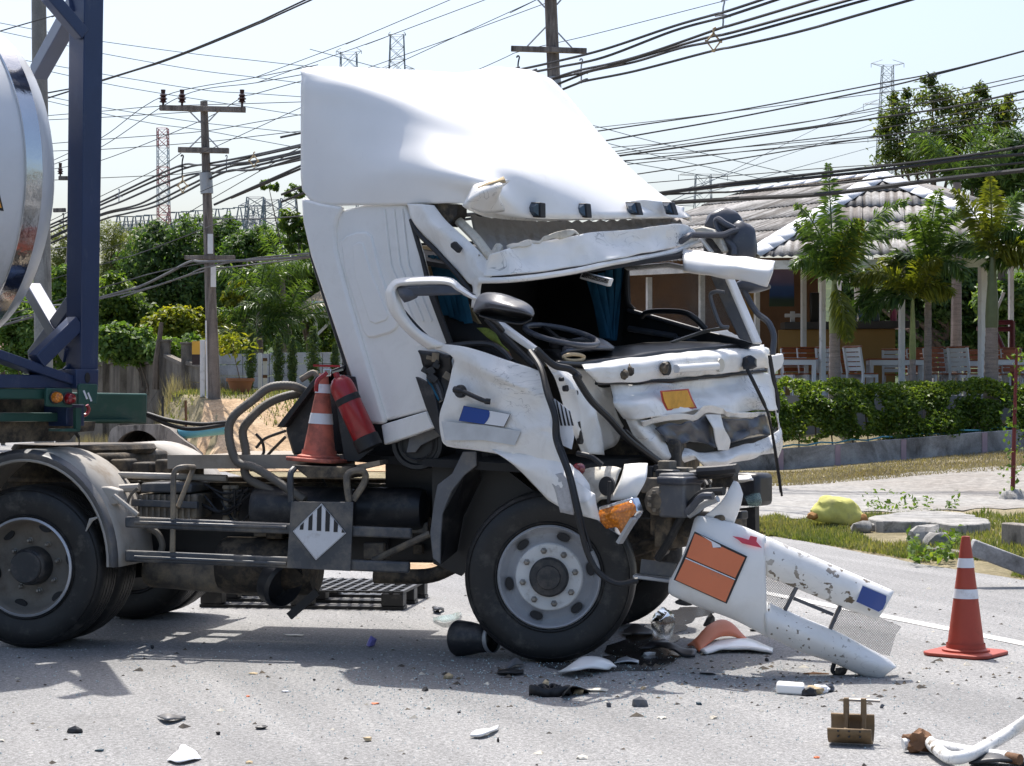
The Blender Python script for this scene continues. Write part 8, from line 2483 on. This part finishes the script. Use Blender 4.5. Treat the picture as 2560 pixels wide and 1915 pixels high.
# folded white sheet and far mirrors
skin('torn_roof_sheet', 'white_clean', [
 [cs('R', -60, 740, 2.1), cs('R', 200, 775, 2.1), cs('R', 500, 815, 2.1), cs('R', 800, 860, 2.1), cs('R', 1135, 910, 2.1)],
 [cs('R', -60, 880, 2.0), cs('R', 200, 900, 2.0), cs('R', 500, 950, 1.98), cs('R', 800, 990, 2.0), cs('R', 1110, 1000, 2.02)],
 [cs('R', -60, 1000, 1.98), cs('R', 250, 1040, 1.98), cs('R', 500, 1060, 1.98), cs('R', 750, 1060, 2.0), cs('R', 1080, 1080, 2.0)],
 [cs('R', -60, 1020, 2.04), cs('R', 250, 1070, 2.04), cs('R', 500, 1115, 2.02), cs('R', 800, 1170, 2.02), cs('R', 1020, 1222, 2.02)]], 6, 5, .012, .012, 6, 8)
def mirr(c, rx, rz, nm='far_mirror'):
 o = lump(nm, None, None, c, (rx, .07, rz), 'slate_plastic', rx * 40, .12, 3)
 o.parent = tk; o.matrix_parent_inverse = Matrix.Translation(-V(tk.location))
 return o
mirr(cs('R', 470, 430, 2.45), .14, .12)
mirr(cs('R', 690, 690, 2.45), .11, .17)
mirr(cs('R', 830, 1210, 2.45), .13, .05)
mirr(cs('R', 330, 660, 2.45), .08, .12)
MB().tube(spline([cs('X', 1900, 620, 2.1), cs('X', 1990, 560, 2.12), cs('R', 60, 555, 2.2), cs('R', 430, 555, 2.3), cs('R', 560, 510, 2.35), cs('R', 640, 490, 2.4)], 5), .022, 8).build('mirror_arm', 'slate_plastic', tk)
MB().tube(spline([cs('R', 600, 470, 2.38), cs('R', 480, 410, 2.36), cs('R', 390, 350, 2.36), cs('R', 360, 390, 2.36), cs('R', 400, 500, 2.36), cs('R', 520, 640, 2.36), cs('R', 590, 720, 2.36), cs('R', 600, 820, 2.34)], 5), .022, 8).build('mirror_arm', 'slate_plastic', tk)
MB().tube(spline([cs('R', 720, 1260, 2.4), cs('R', 800, 1420, 2.4), cs('R', 900, 1570, 2.4), cs('R', 1010, 1655, 2.4), cs('H', 1450, 480, 2.4), cs('H', 1475, 560, 2.4), cs('H', 1465, 680, 2.38)], 5), .022, 8).build('mirror_arm', 'slate_plastic', tk)
cprism('far_roof_corner', 'cream_inner', [cs('R', x, y, 2.3) for x, y in ((60, 470), (180, 445), (320, 480), (420, 600), (480, 760), (440, 790), (300, 600), (160, 580), (60, 640))], .06)
cprism('far_pillar_top', 'white', [cs('R', x, y, 2.28) for x, y in ((120, 600), (160, 590), (305, 775), (260, 775))], .05)
# ------------------------------------------------------------------ broken front corner: lamps, brackets, engine bits
zs = lambda x, y, v=-.1: cs('S', x, y, v)
skin('torn_wing_sheet', 'white', [[zs(745, 170, .02), zs(870, 160, .0), zs(980, 160, .02)], [zs(700, 330, -.08), zs(840, 320, -.1), zs(960, 330, -.06)], [zs(590, 540, -.1), zs(730, 530, -.12), zs(850, 530, -.1)]], 5, 5, .008)
skin('lamp_bucket', 'cream_inner', [[zs(240, 270, -.05), zs(400, 200, -.02), zs(560, 185, .0), zs(720, 215, .02)], [zs(300, 350, -.1), zs(430, 300, -.08), zs(560, 290, -.06), zs(680, 300, -.02)], [zs(390, 450, -.12), zs(450, 430, -.1), zs(560, 420, -.1), zs(640, 400, -.08)], [zs(460, 600, -.12), zs(500, 560, -.12), zs(560, 540, -.12), zs(600, 530, -.1)]], 5, 5, .01, .03, 7, 2)
MB().prism([zs(555 + 78 * math.cos(a), 390 + 100 * math.sin(a), -.13) for a in [2 * math.pi * i / 20 for i in range(20)]], IN * .02).build('lamp_hole', 'ink', tk)
skin('torn_tip', 'white_dented', [[zs(215, 300, -.22), zs(330, 400, -.24), zs(440, 470, -.2)], [zs(270, 480, -.26), zs(370, 560, -.26), zs(460, 600, -.22)], [zs(310, 690, -.24), zs(400, 720, -.24), zs(495, 750, -.2)]], 5, 5, .01, .012, 8)
lmp = MB().prism([zs(x, y, -.16) for x, y in ((475, 600), (820, 505), (880, 655), (720, 890), (690, 905), (560, 820), (450, 735))], IN * .07).build('indicator_lamp', 'chrome', tk, bevel=.008)
skin('indicator_lens', 'amber_lens', [[zs(490, 640, -.165), zs(640, 595, -.175), zs(815, 540, -.17)], [zs(480, 720, -.19), zs(660, 680, -.20), zs(855, 640, -.185)], [zs(560, 825, -.165), zs(660, 810, -.17), zs(710, 880, -.165)]], 6, 5, .008, parent=lmp)
MB().bar(zs(840, 720, -.18), zs(690, 970, -.18), .05, .02).build('lamp_bracket', 'galv', lmp)
MB().lathe([(.0, -.02), (.03, -.015), (.035, 0), (.035, .03)], zs(260, 215, -.14), IN, 14).build('side_marker', 'red_lens', tk)
MB().tube(spline([zs(260, 55, -.2), zs(400, 90, -.2), zs(515, 175, -.18)], 5), .016, 8).build('loose_hose', 'rubber', tk)
MB().tube([zs(590, 340, -.2), zs(580, 560, -.2)], .012, 6).build('loose_hose', 'rubber', tk)
ev = .35
blobc = lambda nm, mat, x, y, v, d, b=.015: MB().box(cs('S', x, y, v), d, Matrix.Rotation(-CB.yaw, 3, 'Z')).build(nm, mat, tk, bevel=b)
blobc('fuse_box', 'grey_plastic', 1310, 480, ev, (.18, .2, .26))
blobc('fuse_box_lid', 'slate_plastic', 1310, 330, ev - .01, (.2, .22, .05))
blobc('steering_gear', 'grime', 1220, 760, .4, (.12, .2, .3))
al = MB().lathe([(0, -.05), (.05, -.05), (.085, -.03), (.09, .02), (.085, .06), (0, .08)], cs('S', 1095, 545, .3), IN, 10).build('alternator', 'steel_dusty', tk, smooth=20)
for i in range(9):
 a = 2 * math.pi * i / 9
 MB().box(cs('S', 1095, 545, .26) + V((.06 * math.cos(a), 0, .06 * math.sin(a))), (.02, .04, .02)).build('cooling_fin', 'steel_dusty', al)
blobc('front_cross_beam', 'grime', 1500, 780, .5, (.5, .3, .14))
q = random.Random(11)
for i in range(22):
 blobc('engine_fitting', ('grime', 'black_plastic', 'steel_dusty')[i % 3], q.uniform(950, 1900), q.uniform(200, 800), q.uniform(.4, .8), (q.uniform(.04, .15), .08, q.uniform(.03, .12)), .008)
for i, pts in enumerate(([(1380, 660), (1440, 600), (1530, 500), (1650, 490)], [(1400, 690), (1480, 640), (1560, 580), (1700, 520)], [(1080, 1140), (1200, 950), (1320, 720), (1440, 560), (1560, 460), (1760, 440)], [(1500, 240), (1700, 230), (1900, 210)], [(1420, 280), (1650, 270), (1880, 240)])):
 MB().tube(spline([cs('S', x, y, .2 + .05 * i) for x, y in pts], 6), (.022, .02, .026, .03, .028)[i], 8).build('coolant_hose', ('slate_plastic', 'galv', 'rubber', 'black_plastic', 'black_plastic')[i], tk)
skin('torn_headlamp_panel', 'white', [[zs(1680, 290, .9), zs(1850, 270, .9), zs(2010, 250, .9)], [zs(1700, 330, .82), zs(1880, 320, .82), zs(2050, 320, .82)], [zs(1850, 360, .9), zs(1950, 370, .9), zs(2070, 330, .9)]], 5, 5, .01, .012, 9)
blobc('headlamp_shell', 'black_plastic', 2030, 420, .95, (.22, .2, .2), .03)
skin('headlamp_glass', 'clear_glass', [[zs(1960, 510, .85), zs(2060, 480, .85), zs(2130, 470, .85)], [zs(1990, 560, .82), zs(2070, 550, .82), zs(2140, 545, .82)], [zs(2020, 600, .85), zs(2080, 600, .85), zs(2140, 580, .85)]], 4, 4, .01, .01, 9)
MB().prism([zs(1900, 620, .9), zs(2080, 600, .9), zs(2085, 900, .9), zs(1990, 900, .9)], IN * .05).build('step_panel', 'black_plastic', tk)
for i in range(5):
 MB().tube(spline([zs(1560 + 60 * i, 330 + 10 * i, .5), zs(1590 + 60 * i, 380, .45), zs(1600 + 55 * i, 430, .5)], 4), .012, 6).build('wire_loom', ('ink', 'rubber', 'amber_lens', 'rubber', 'galv')[i], tk)
# ------------------------------------------------------------------ torn-off front bumper, one end on the road
BF = Frame(V((at('M', 800, 900, 11.95).x, 11.95, 0)), R(3))
b_ = lambda x, y, v=0.0: BF.side('M', x, y, v)
bmp = thing('torn_bumper', b_(1470, 1410), 'torn white front bumper propped on the road with orange panels and mud', 'bumper')
def bgrid(name, rows, amp=.004):
 """rows of (x, y, v); edges rolled back for thickness"""
 rr3 = [[b_(x, y, v + .09) for x, y, v in rows[0]]] + [[b_(*p) for p in r_] for r_ in rows] + [[b_(x, y, v + .09) for x, y, v in rows[-1]]]
 return MB().grid(rr3, 6, 5).shift(crumple(amp, 5, 1)).build(name, {'upper_arm': 'white_mud', 'lower_arm': 'white_specks'}.get(name, 'white'), bmp, smooth=60, solid=.012)
blk = bgrid('bumper_corner', [[(370, 478, .03), (400, 464, .0), (500, 480, .0), (640, 524, .0), (788, 580, .0)], [(320, 640, .0), (380, 620, -.05), (500, 640, -.06), (640, 690, -.06), (788, 690, -.05)],
                       [(255, 780, .0), (340, 770, -.06), (480, 800, -.07), (640, 860, -.07), (792, 860, -.06)], [(225, 840, .02), (300, 860, -.05), (440, 920, -.06), (620, 980, -.06), (796, 975, -.05)], [(220, 895, .04), (260, 920, .0), (400, 975, .0), (600, 1050, .0), (800, 1148, .0)]])
up_ = bgrid('upper_arm', [[(780, 578, .0), (1000, 668, .0), (1250, 775, .0), (1400, 842, .0), (1542, 905, .0)], [(780, 690, -.05), (985, 760, -.05), (1250, 872, -.05), (1380, 925, -.05), (1500, 985, -.04)], [(784, 790, .0), (940, 850, .0), (1240, 975, .0), (1350, 1015, .0), (1456, 1054, .0)]])
bgrid('lower_arm', [[(790, 965, .0), (890, 1010, .0), (1180, 1130, .0), (1400, 1240, .0), (1500, 1295, .0), (1558, 1345, .0)], [(790, 1060, -.05), (900, 1100, -.06), (1190, 1220, -.06), (1380, 1305, -.06), (1470, 1345, -.05), (1510, 1375, -.02)], [(798, 1148, .0), (1000, 1238, .0), (1200, 1312, .0), (1330, 1368, .0), (1420, 1402, .0), (1470, 1412, .0)]])
def bd(name, mat, pts, v, parent=blk):
 return MB().poly([b_(x, y, v) for x, y in pts]).build(name, mat, parent, smooth=0, solid=.002)
bd('orange_panel', 'ink', [(370, 540), (682, 688), (560, 968), (246, 826)], -.082)
bd('orange_panel', 'sign_orange', [(371, 553), (400, 565), (470, 600), (475, 632), (520, 640), (530, 630), (668, 695), (610, 815), (321, 690)], -.087)
bd('orange_panel', 'sign_orange', [(316, 702), (606, 830), (552, 958), (256, 826)], -.087)
bd('panel_tear', 'sticker_white', [(398, 556), (520, 620), (528, 634), (478, 636), (470, 603)], -.0885)
bd('panel_gap', 'sticker_white', [(317, 695), (610, 822), (608, 828), (315, 701)], -.0895)
bd('red_smear', 'red_smear', [(592, 568), (640, 575), (690, 590), (700, 565), (740, 575), (735, 600), (768, 638), (700, 622), (650, 610), (628, 590)], -.064)
bd('blue_sticker', 'sticker_white', [(1362, 855), (1534, 925), (1466, 1025), (1320, 958)], -.060, up_)
bd('blue_sticker', 'sticker_blue', [(1364, 862), (1504, 921), (1500, 960), (1482, 1000), (1458, 1015), (1326, 955)], -.064, up_)
def bmesh_(pts):
 me_v = [b_(x, y, .045) for x, y in pts]
 o = MB().poly(me_v).build('mesh_grille', 'mesh_grey', bmp, smooth=0)
 uv = o.data.uv_layers.new(name='UVMap')
 for l, (x, y) in zip(uv.data, pts):
  l.uv = (x / 700, y / 700)
bmesh_([(770, 780), (980, 870), (905, 1020), (770, 960)])
bmesh_([(1215, 965), (1455, 1045), (1595, 1103), (1560, 1150), (1545, 1200), (1522, 1278), (1400, 1245), (1170, 1140)])
for p, q, w in (((975, 865), (900, 1012), .042), ((1232, 978), (1165, 1128), .042), ((955, 935), (1190, 1032), .016)):
 MB().bar(b_(*p, .02), b_(*q, .02), w, .02).build('grille_brace', 'slate_plastic', bmp)
skin('bumper_shard', 'white_clean', [[b_(600, 240, .05), b_(630, 255, .05), b_(655, 320, .05)], [b_(530, 360, .03), b_(590, 370, .02), b_(640, 390, .04)], [b_(425, 452, .04), b_(540, 470, .03), b_(600, 500, .05)]], 5, 5, .01, parent=bmp)
MB().prism([S_('L', 1300, 770, -.1), S_('L', 1530, 800, -.1), S_('L', 1500, 890, -.1), S_('L', 1290, 865, -.1)], T.c * .02).build('step_riser', 'grey_plastic', bmp, bevel=.004)
MB().prism([S_('L', 1245, 872, -.16), S_('L', 1480, 900, -.16), S_('L', 1480, 925, -.16), S_('L', 1245, 895, -.16)], T.c * .12).build('step_tread', 'galv', bmp, bevel=.006)
MB().tube(spline([b_(1195, 1320, .05), b_(1185, 1365, .05), b_(1215, 1385, .05), b_(1240, 1350, .05)], 4), .014, 6).build('tow_strap', 'rubber', bmp)
lump('lamp_stub', None, None, b_(320, 955, .05), (.06, .04, .025), 'black_plastic', 2, .3, 2).parent = bmp
bpy.data.objects['lamp_stub'].matrix_parent_inverse = Matrix.Translation(-V(bmp.location))
# ------------------------------------------------------------------ debris on the road
gp_ = lambda k, x, y, z=0.0: on_ground(k, x, y, z)
def shell(name, label, cat, mat, k, outline, arch, th=.012, amp=.01, seed=1, group=None):
 """bent sheet: outline on the road read as two edges (front row, back row), arched between them"""
 f, b = outline
 n = len(f)
 rows_ = [[], [], []]
 for i in range(n):
  a, c = gp_(k, *f[i]), gp_(k, *b[i])
  t = i / (n - 1)
  h = arch * math.sin(math.pi * min(1, max(0, .08 + .84 * t)))
  rows_[0].append(a + V((0, 0, .006 + h * .55)))
  rows_[1].append(a.lerp(c, .5) + V((0, 0, .006 + h)))
  rows_[2].append(c + V((0, 0, .006 + h * .6)))
 mb = MB().grid(rows_, 5, 4).shift(crumple(amp, 9, seed))
 mn = min(p[2] for p in mb.v)
 mb.shift(lambda p: p + V((0, 0, th - mn)))
 o = mb.build(name, mat, None, smooth=50, solid=th)
 return tag(o, label, cat, group)
shell('body_fragment', 'bright white curved body piece in front of the front wheel', 'debris', 'white_clean', 'L', ([(770, 1520), (850, 1545), (960, 1530), (1090, 1500)], [(860, 1485), (950, 1470), (1060, 1475), (1140, 1490)]), .085, .012)
ob = shell('marker_panel_fragment', 'broken orange and white curved panel lying right of the front wheel', 'debris', 'white_clean', 'M', ([(430, 1275), (540, 1262), (680, 1262), (830, 1270)], [(360, 1235), (520, 1215), (680, 1205), (835, 1245)]), .05)
op = shell('orange_reflector', None, None, 'rust', 'M', ([(395, 1262), (500, 1235), (600, 1225), (690, 1215)], [(330, 1225), (450, 1195), (560, 1190), (680, 1205)]), .17)
for kk in ('label', 'category'):
 if kk in op: del op[kk]
op.data.materials.clear(); op.data.materials.append(M('sign_orange')); op.parent = ob
shell('trim_fragment', 'dark twisted strip of plastic between front wheel and orange panel', 'debris', 'black_plastic', 'M', ([(40, 1265), (160, 1262), (260, 1285), (380, 1290)], [(60, 1240), (170, 1235), (280, 1260), (370, 1265)]), .05, .012, .03, 4)
shell('trim_fragment', 'small black ring half buried in oil under the front axle', 'debris', 'rubber', 'L', ([(1180, 1270), (1260, 1285), (1375, 1270)], [(1200, 1235), (1280, 1225), (1370, 1250)]), .05, .01)
c0 = gp_('L', 165, 1425); cyl = thing('broken_pipe_boot', c0, 'black rubber intake boot lying left of the front wheel', 'debris')
ax_ = V((.8, -.55, .05)).normalized()
MB().lathe([(.105, 0), (.11, .01), (.10, .10), (.085, .17), (.08, .26)], gp_('L', 110, 1400) + V((0.0, .05, .11)), ax_, 24).build('boot', 'black_plastic', cyl, solid=.008)
MB().lathe([(.086, .25), (.09, .255), (.09, .275), (.084, .28)], gp_('L', 110, 1400) + V((0.0, .05, .11)), ax_, 24).build('clamp_ring', 'galv', cyl)
shell('lens_fragment', 'pale green glass shard standing left of the front wheel', 'debris', 'clear_glass', 'K', ([(1255, 1180), (1320, 1210), (1400, 1190), (1432, 1140)], [(1245, 1160), (1310, 1180), (1380, 1165), (1425, 1125)]), .06, .01)
shell('trim_fragment', 'small jagged black scrap behind the green glass shard', 'debris', 'black_plastic', 'K', ([(1235, 1105), (1275, 1130), (1320, 1110)], [(1240, 1095), (1280, 1110), (1322, 1098)]), .04, .008, .02, 5)
shell('lamp_fragment', 'shiny crumpled reflector catching the sun behind the front wheel', 'debris', 'chrome', 'L', ([(1380, 1200), (1440, 1215), (1505, 1185)], [(1390, 1165), (1450, 1150), (1508, 1165)]), .09, .006, .05, 7)
shell('trim_fragment', 'long flat black strip just below the front tyre', 'debris', 'black_clean', 'L', ([(370, 1522), (450, 1530), (545, 1522)], [(375, 1502), (450, 1505), (545, 1510)]), .02, .012)
shell('trim_fragment', 'grey scrap resting against the tyre foot', 'debris', 'grey_plastic', 'L', ([(420, 1500), (470, 1490), (530, 1470)], [(430, 1475), (480, 1465), (540, 1458)]), .05, .01)
st = thing('seat_belt_coil', gp_('P', 160, 425), 'coiled black belt strap on the sunny road below the front wheel', 'debris')
for i in range(4):
 c = gp_('P', 110 + 32 * i, 415)
 r4 = .045 + .012 * (i % 2)
 ring_ = [c + V((r4 * math.cos(a), r4 * .8 * math.sin(a), .03 + .012 * math.sin(a * 2 + i))) for a in [2 * math.pi * k / 18 for k in range(19)]]
 MB().grid([[p + V((0, 0, -.024)) for p in ring_], [p + V((0, 0, .024)) for p in ring_]], smooth=False).build('strap_loop', 'rubber', st, solid=.004)
MB().grid([spline([gp_('P', 215, 420), gp_('P', 260, 385), gp_('P', 330, 400)], 4), spline([gp_('P', 220, 405, .05), gp_('P', 262, 372, .06), gp_('P', 335, 392, .02)], 4)], smooth=False).build('strap_tail', 'rubber', st, solid=.004)
for i, (k, x, y, w, h, mat, lbl) in enumerate((('P', 370, 395, 60, .02, 'cream_inner', 'thin cream strip right of the coiled belt'), ('P', 290, 408, 24, .04, 'foam', 'crumb of yellow foam touching the belt coil'), ('P', 145, 370, 14, .03, 'foam', 'small foam crumb behind the belt coil'),
 ('P', 555, 460, 34, .05, 'grey_plastic', 'grey tubular plug right of the belt coil'), ('P', 418, 462, 10, .03, 'slate_plastic', 'tiny bluish cap between the belt coil and the plug'), ('P', 650, 512, 24, .015, 'cream_inner', 'flat cream chip in the middle foreground'),
 ('P', 868, 513, 18, .015, 'cream_inner', 'cream chip with a dark corner near the centre'), ('P', 302, 686, 28, .02, 'cream_inner', 'pale chip at the bottom edge left of the brake shoe'), ('P', 1315, 684, 14, .01, 'orange_bit', 'orange flake below the brake shoe'),
 ('P', 808, 453, 14, .02, 'plastic_green', 'green clip on the road below the bumper arm'), ('P', 1598, 467, 9, .02, 'grey_plastic', 'small bolt right of the brake shoe pin'), ('P', 1100, 265, 9, .02, 'ink', 'black lump below the orange panel'),
 ('P', 565, 385, 14, .015, 'foam', 'foam crumb right of the cream strip'), ('P', 1690, 343, 6, .015, 'ink', 'tiny dark bit beyond the bumper tip'), ('O', 325, 575, 36, .03, 'black_plastic', 'twisted black scrap at the lower left'),
 ('O', 1130, 558, 30, .02, 'black_plastic', 'black feather shaped scrap left of centre'), ('O', 942, 582, 9, .02, 'ink', 'black cube fragment near the feather scrap'), ('O', 1588, 610, 24, .03, 'foam', 'beige stone sized crumb at the lower centre'),
 ('O', 2152, 614, 8, .02, 'ink', 'black nut beside the white trim strip'), ('O', 1602, 200, 21, .06, 'purple_bit', 'crumpled purple wrapper in the truck shadow'), ('O', 1265, 155, 46, .012, 'cream_inner', 'pale flat scrap lit in the truck shadow'),
 ('O', 1838, 393, 16, .025, 'ink', 'black crumb at the shadow edge'), ('O', 1938, 340, 20, .03, 'foam', 'yellowish foam lump at the shadow edge'), ('O', 1092, 320, 20, .01, 'foam', 'flat tan chip left of the shadow tip'), ('O', 1620, 450, 18, .01, 'orange_bit', 'orange sliver in the centre foreground'),
 ('O', 1072, 418, 9, .008, 'orange_bit', 'tiny orange fleck left of centre'), ('O', 1230, 398, 16, .012, 'paper', 'white paper bit near the orange flecks'), ('O', 430, 653, 20, .012, 'plastic_green', 'dark green leaf like scrap at the lower left'), ('O', 660, 210, 9, .03, 'ink', 'dark crumb below the guard rail shadow'),
 ('O', 1075, 705, 16, .012, 'foam', 'tan chip on the bottom edge'), ('O', 1982, 488, 10, .015, 'ink', 'small black bolt above the trim strip'), ('O', 10, 612, 14, .012, 'cream_inner', 'cream flake at the left border'), ('O', 1358, 348, 8, .015, 'ink', 'little black fleck above the orange sliver'),
 ('M', 465, 1100, 40, .10, 'black_plastic', 'broken black bracket standing behind the orange panel'), ('M', 735, 1130, 40, .02, 'ink', 'curled black wire under the bumper arm'), ('M', 1330, 1535, 20, .01, 'steel_dusty', 'thin metal sliver right of the white box'),
 ('M', 1080, 1385, 95, .012, 'rust', 'long rusty rod lying below the bumper'), ('M', 1235, 1390, 40, .06, 'grime', 'rusty linkage lump by the bumper end'), ('M', 105, 1275, 40, .03, 'sticker_white', 'small white label scrap in the oil'), ('M', 450, 1385, 60, .02, 'grey_plastic', 'pale grey scrap in the shadow below the orange panel'))):
 c = gp_(k, x, y)
 s = w / ZT[k][2] / F * c.y
 q = random.Random(900 + i)
 ry = s if s < .04 else s * q.uniform(.35, .7)
 if x == 1080: ry = .012
 lump('fragment', lbl, 'fragment', c + V((0, 0, h * .4)), (s, ry, h * .6), mat, i * 1.9, .8, 1, 0, 'crash debris scattered on the road', 8)
bxw = thing('white_box_fragment', gp_('M', 930, 1515), 'white broken box with torn end on the road below the bumper', 'debris')
a, b = gp_('M', 852, 1500), gp_('M', 1020, 1512)
MB().prism([a, b, b + V((.02, .14, 0)), a + V((.02, .14, 0))], V((0, 0, .055))).build('box', 'white_clean', bxw, bevel=.012)
for i in range(4):
 o = lump('torn_bit', None, None, gp_('M', 1040 + 35 * i, 1510 - 8 * i) + V((0, 0, .02)), (.05, .03, .025), ('ink', 'foam', 'sticker_white', 'slate_plastic')[i], i + 3., .5, 2)
 o.parent = bxw; o.matrix_parent_inverse = Matrix.Translation(-V(bxw.location))
shell('white_trim_strip', 'narrow white trim strip in the lower centre foreground', 'debris', 'white_trim', 'O', ([(2035, 598), (2090, 600), (2150, 570)], [(2060, 585), (2100, 580), (2150, 558)]), .01, .012)
shell('plastic_sliver', 'dark curved sliver of grey plastic left of centre', 'debris', 'grey_plastic', 'O', ([(678, 512), (720, 540), (803, 518)], [(690, 515), (740, 520), (800, 512)]), .03, .008)
shell('paper_sheet', 'crumpled white paper lying at the lower left edge', 'debris', 'paper', 'O', ([(722, 700), (780, 715), (870, 690)], [(750, 680), (795, 640), (850, 665)]), .03, .003, .015, 3)
shell('body_fragment', 'thin silver scrap near the shadow of the bumper', 'debris', 'silver_film', 'L', ([(1130, 1450), (1210, 1455), (1285, 1452)], [(1150, 1430), (1210, 1425), (1280, 1440)]), .02, .006)
# brown brake shoe
BS = Frame(gp_('P', 1362, 632), R(16))
bs_ = thing('brake_shoe', BS.w(.2, .1, 0), 'rusty brown brake shoe standing on the road at the lower right', 'brake shoe')
sc_ = (gp_('P', 1545, 655) - gp_('P', 1362, 640)).length
n = 16
rows_ = []
for j in range(n + 1):
 a = R(-178) + R(215) * j / n
 rows_.append([BS.w(u, .075 + .075 * math.cos(a), .088 + .075 * math.sin(a)) for u in (0, sc_ * .5, sc_)])
MB().grid(rows_, smooth=False).build('lining', 'brown_shoe', bs_, smooth=50, solid=.012)
for u in (.35, .75):
 web = [BS.w(sc_ * u, .075 + .07 * math.cos(R(-165 + 14 * j)), .088 + .07 * math.sin(R(-165 + 14 * j))) for j in range(10)] + [BS.w(sc_ * u, .12, .17), BS.w(sc_ * u, .09, .17), BS.w(sc_ * u, .07, .08)]
 MB().prism(web, BS.f * .015).build('web', 'brown_shoe', bs_)
 MB().prism([BS.w(sc_ * u - .008, .09, .12), BS.w(sc_ * u + .018, .09, .12), BS.w(sc_ * u + .018, .09, .215), BS.w(sc_ * u - .008, .09, .215)], BS.c * .025).build('lug', 'brown_shoe', bs_, bevel=.004)
MB().tube([BS.w(sc_ * .3, .102, .205), BS.w(sc_ * 1.15, .102, .205)], .007, 8).build('anchor_pin', 'bolt', bs_)
for i in range(3):
 for j in range(2):
  MB().lathe([(.005, 0), (.005, -.012), (0, -.012)], BS.w(sc_ * (.25 + .25 * i), .001 + .004 * j, .05 + .025 * j), BS.c, 8).build('rivet_hole', 'ink', bs_)
# bent white pipe frame and black tray
pp_ = thing('bent_pipe', gp_('P', 1900, 670), 'bent chipped white pipe frame at the lower right corner', 'pipe')
MB().tube(spline([gp_('P', 1690, 625, .035), gp_('P', 1790, 610, .05), gp_('P', 1830, 640, .045), gp_('P', 1890, 680, .04), gp_('P', 1960, 675, .05), gp_('P', 2060, 625, .07), gp_('P', 2170, 560, .12), gp_('P', 2260, 500, .2)], 7), .029, 12).build('pipe_bend', 'white_mud', pp_)
MB().tube(spline([gp_('P', 1800, 622, .035), gp_('P', 1950, 650, .035), gp_('P', 2140, 680, .035)], 7), .027, 12).build('pipe_straight', 'white_mud', pp_)
MB().tube([gp_('P', 2138, 680, .035), gp_('P', 2195, 690, .035)], .025, 10).build('rust_end', 'rust', pp_)
o = lump('rust_flange', None, None, gp_('P', 1755, 612, .05), (.07, .05, .05), 'rust', 3, .5, 3)
o.parent = pp_; o.matrix_parent_inverse = Matrix.Translation(-V(pp_.location))
shell('black_tray', 'black plastic tray edge with yellow clips at the bottom right corner', 'debris', 'black_plastic', 'P', ([(1975, 720), (2090, 725), (2230, 722)], [(1972, 655), (2080, 700), (2230, 705)]), .03, .012)
# oil, wet patch and glass crumbs
def puddle(name, label, mat, k, ring, z, seed):
 pts = [gp_(k, x, y, z) for x, y in ring]
 pts = spline(pts, 6, True)
 pts = [p + V((noise.noise(p * 4), noise.noise(p * 4 + V((5, 5, 5))), 0)) * .09 for p in pts]
 return tag(MB().poly(pts).build(name, mat, None, smooth=0), label, 'puddle')
puddle('oil_puddle', 'wet black oil patch on the road beside the front wheel', 'oil', 'M', [(-140, 1230), (60, 1120), (230, 1010), (400, 985), (480, 1010), (330, 1090), (260, 1160), (280, 1290), (120, 1330), (-60, 1310)], .004, 1)
D('wet_road', plain, (.085, .085, .085), .25, var=.3, bump=.3, bs=90)
puddle('damp_patch', 'dark damp stain on the road under the cab', 'wet_road', 'L', [(600, 1440), (900, 1420), (1200, 1380), (1450, 1340), (1560, 1400), (1450, 1480), (1100, 1500), (800, 1490)], .0025, 2)
r5 = np.random.default_rng(77)
n = 5200
X = np.concatenate([r5.normal(.2, 1.1, n // 2), r5.uniform(-4, 4.5, n // 2)])
Yv = np.concatenate([r5.normal(11.6, .9, n // 2), r5.uniform(8.2, 17, n // 2)])
sz = r5.uniform(.002, .0065, n)
an = r5.uniform(0, 6.28, n)
vsx = np.zeros((n, 4, 3))
for k in range(3):
 vsx[:, k, 0] = X + sz * np.cos(an + k * 2.09); vsx[:, k, 1] = Yv + sz * np.sin(an + k * 2.09); vsx[:, k, 2] = .002
vsx[:, 3, 0] = X; vsx[:, 3, 1] = Yv; vsx[:, 3, 2] = .002 + sz
me = bpy.data.meshes.new('glass_crumbs')
fc = np.array([(0, 1, 3), (1, 2, 3), (2, 0, 3)])
me.from_pydata(vsx.reshape(-1, 3).tolist(), [], (np.arange(n)[:, None, None] * 4 + fc[None]).reshape(-1, 3).tolist())
D('crumb_glass', plain, (.45, .58, .58), .08, var=.3, vs=30)
me.materials.append(M('crumb_glass'))
tag(put(bpy.data.objects.new('glass_crumbs', me)), 'crumbs of shattered greenish glass strewn over the road', 'glass', kind='stuff')
n = 900
X = np.concatenate([r5.uniform(-4, 4.5, n // 2), r5.normal(1.2, 1.0, n // 2)]); Yv = np.concatenate([r5.uniform(8.2, 19, n // 2), r5.normal(12.0, .6, n // 2)]); sz = r5.uniform(.006, .02, n) * (1 + 1.2 * (r5.random(n) < .12))
mw = MB()
mb = MB()
for i in range(n):
 a = r5.uniform(0, 6.28)
 pts = [V((X[i] + sz[i] * math.cos(a + k * 2.1) * r5.uniform(.5, 1.3), Yv[i] + sz[i] * math.sin(a + k * 2.1), .001)) for k in range(3)]
 (mw if i % 4 == 0 else mb).add(pts + [V((X[i], Yv[i], .001 + sz[i] * .5))], [(0, 1, 3), (1, 2, 3), (2, 0, 3)])
tag(mw.build('paint_flakes', 'cream_inner', None, smooth=0), 'pale paint flakes and foam crumbs scattered over the road', 'flakes', kind='stuff')
tag(mb.build('grit', 'grime', None, smooth=0), 'dark grit and plastic crumbs scattered over the road', 'grit', kind='stuff')
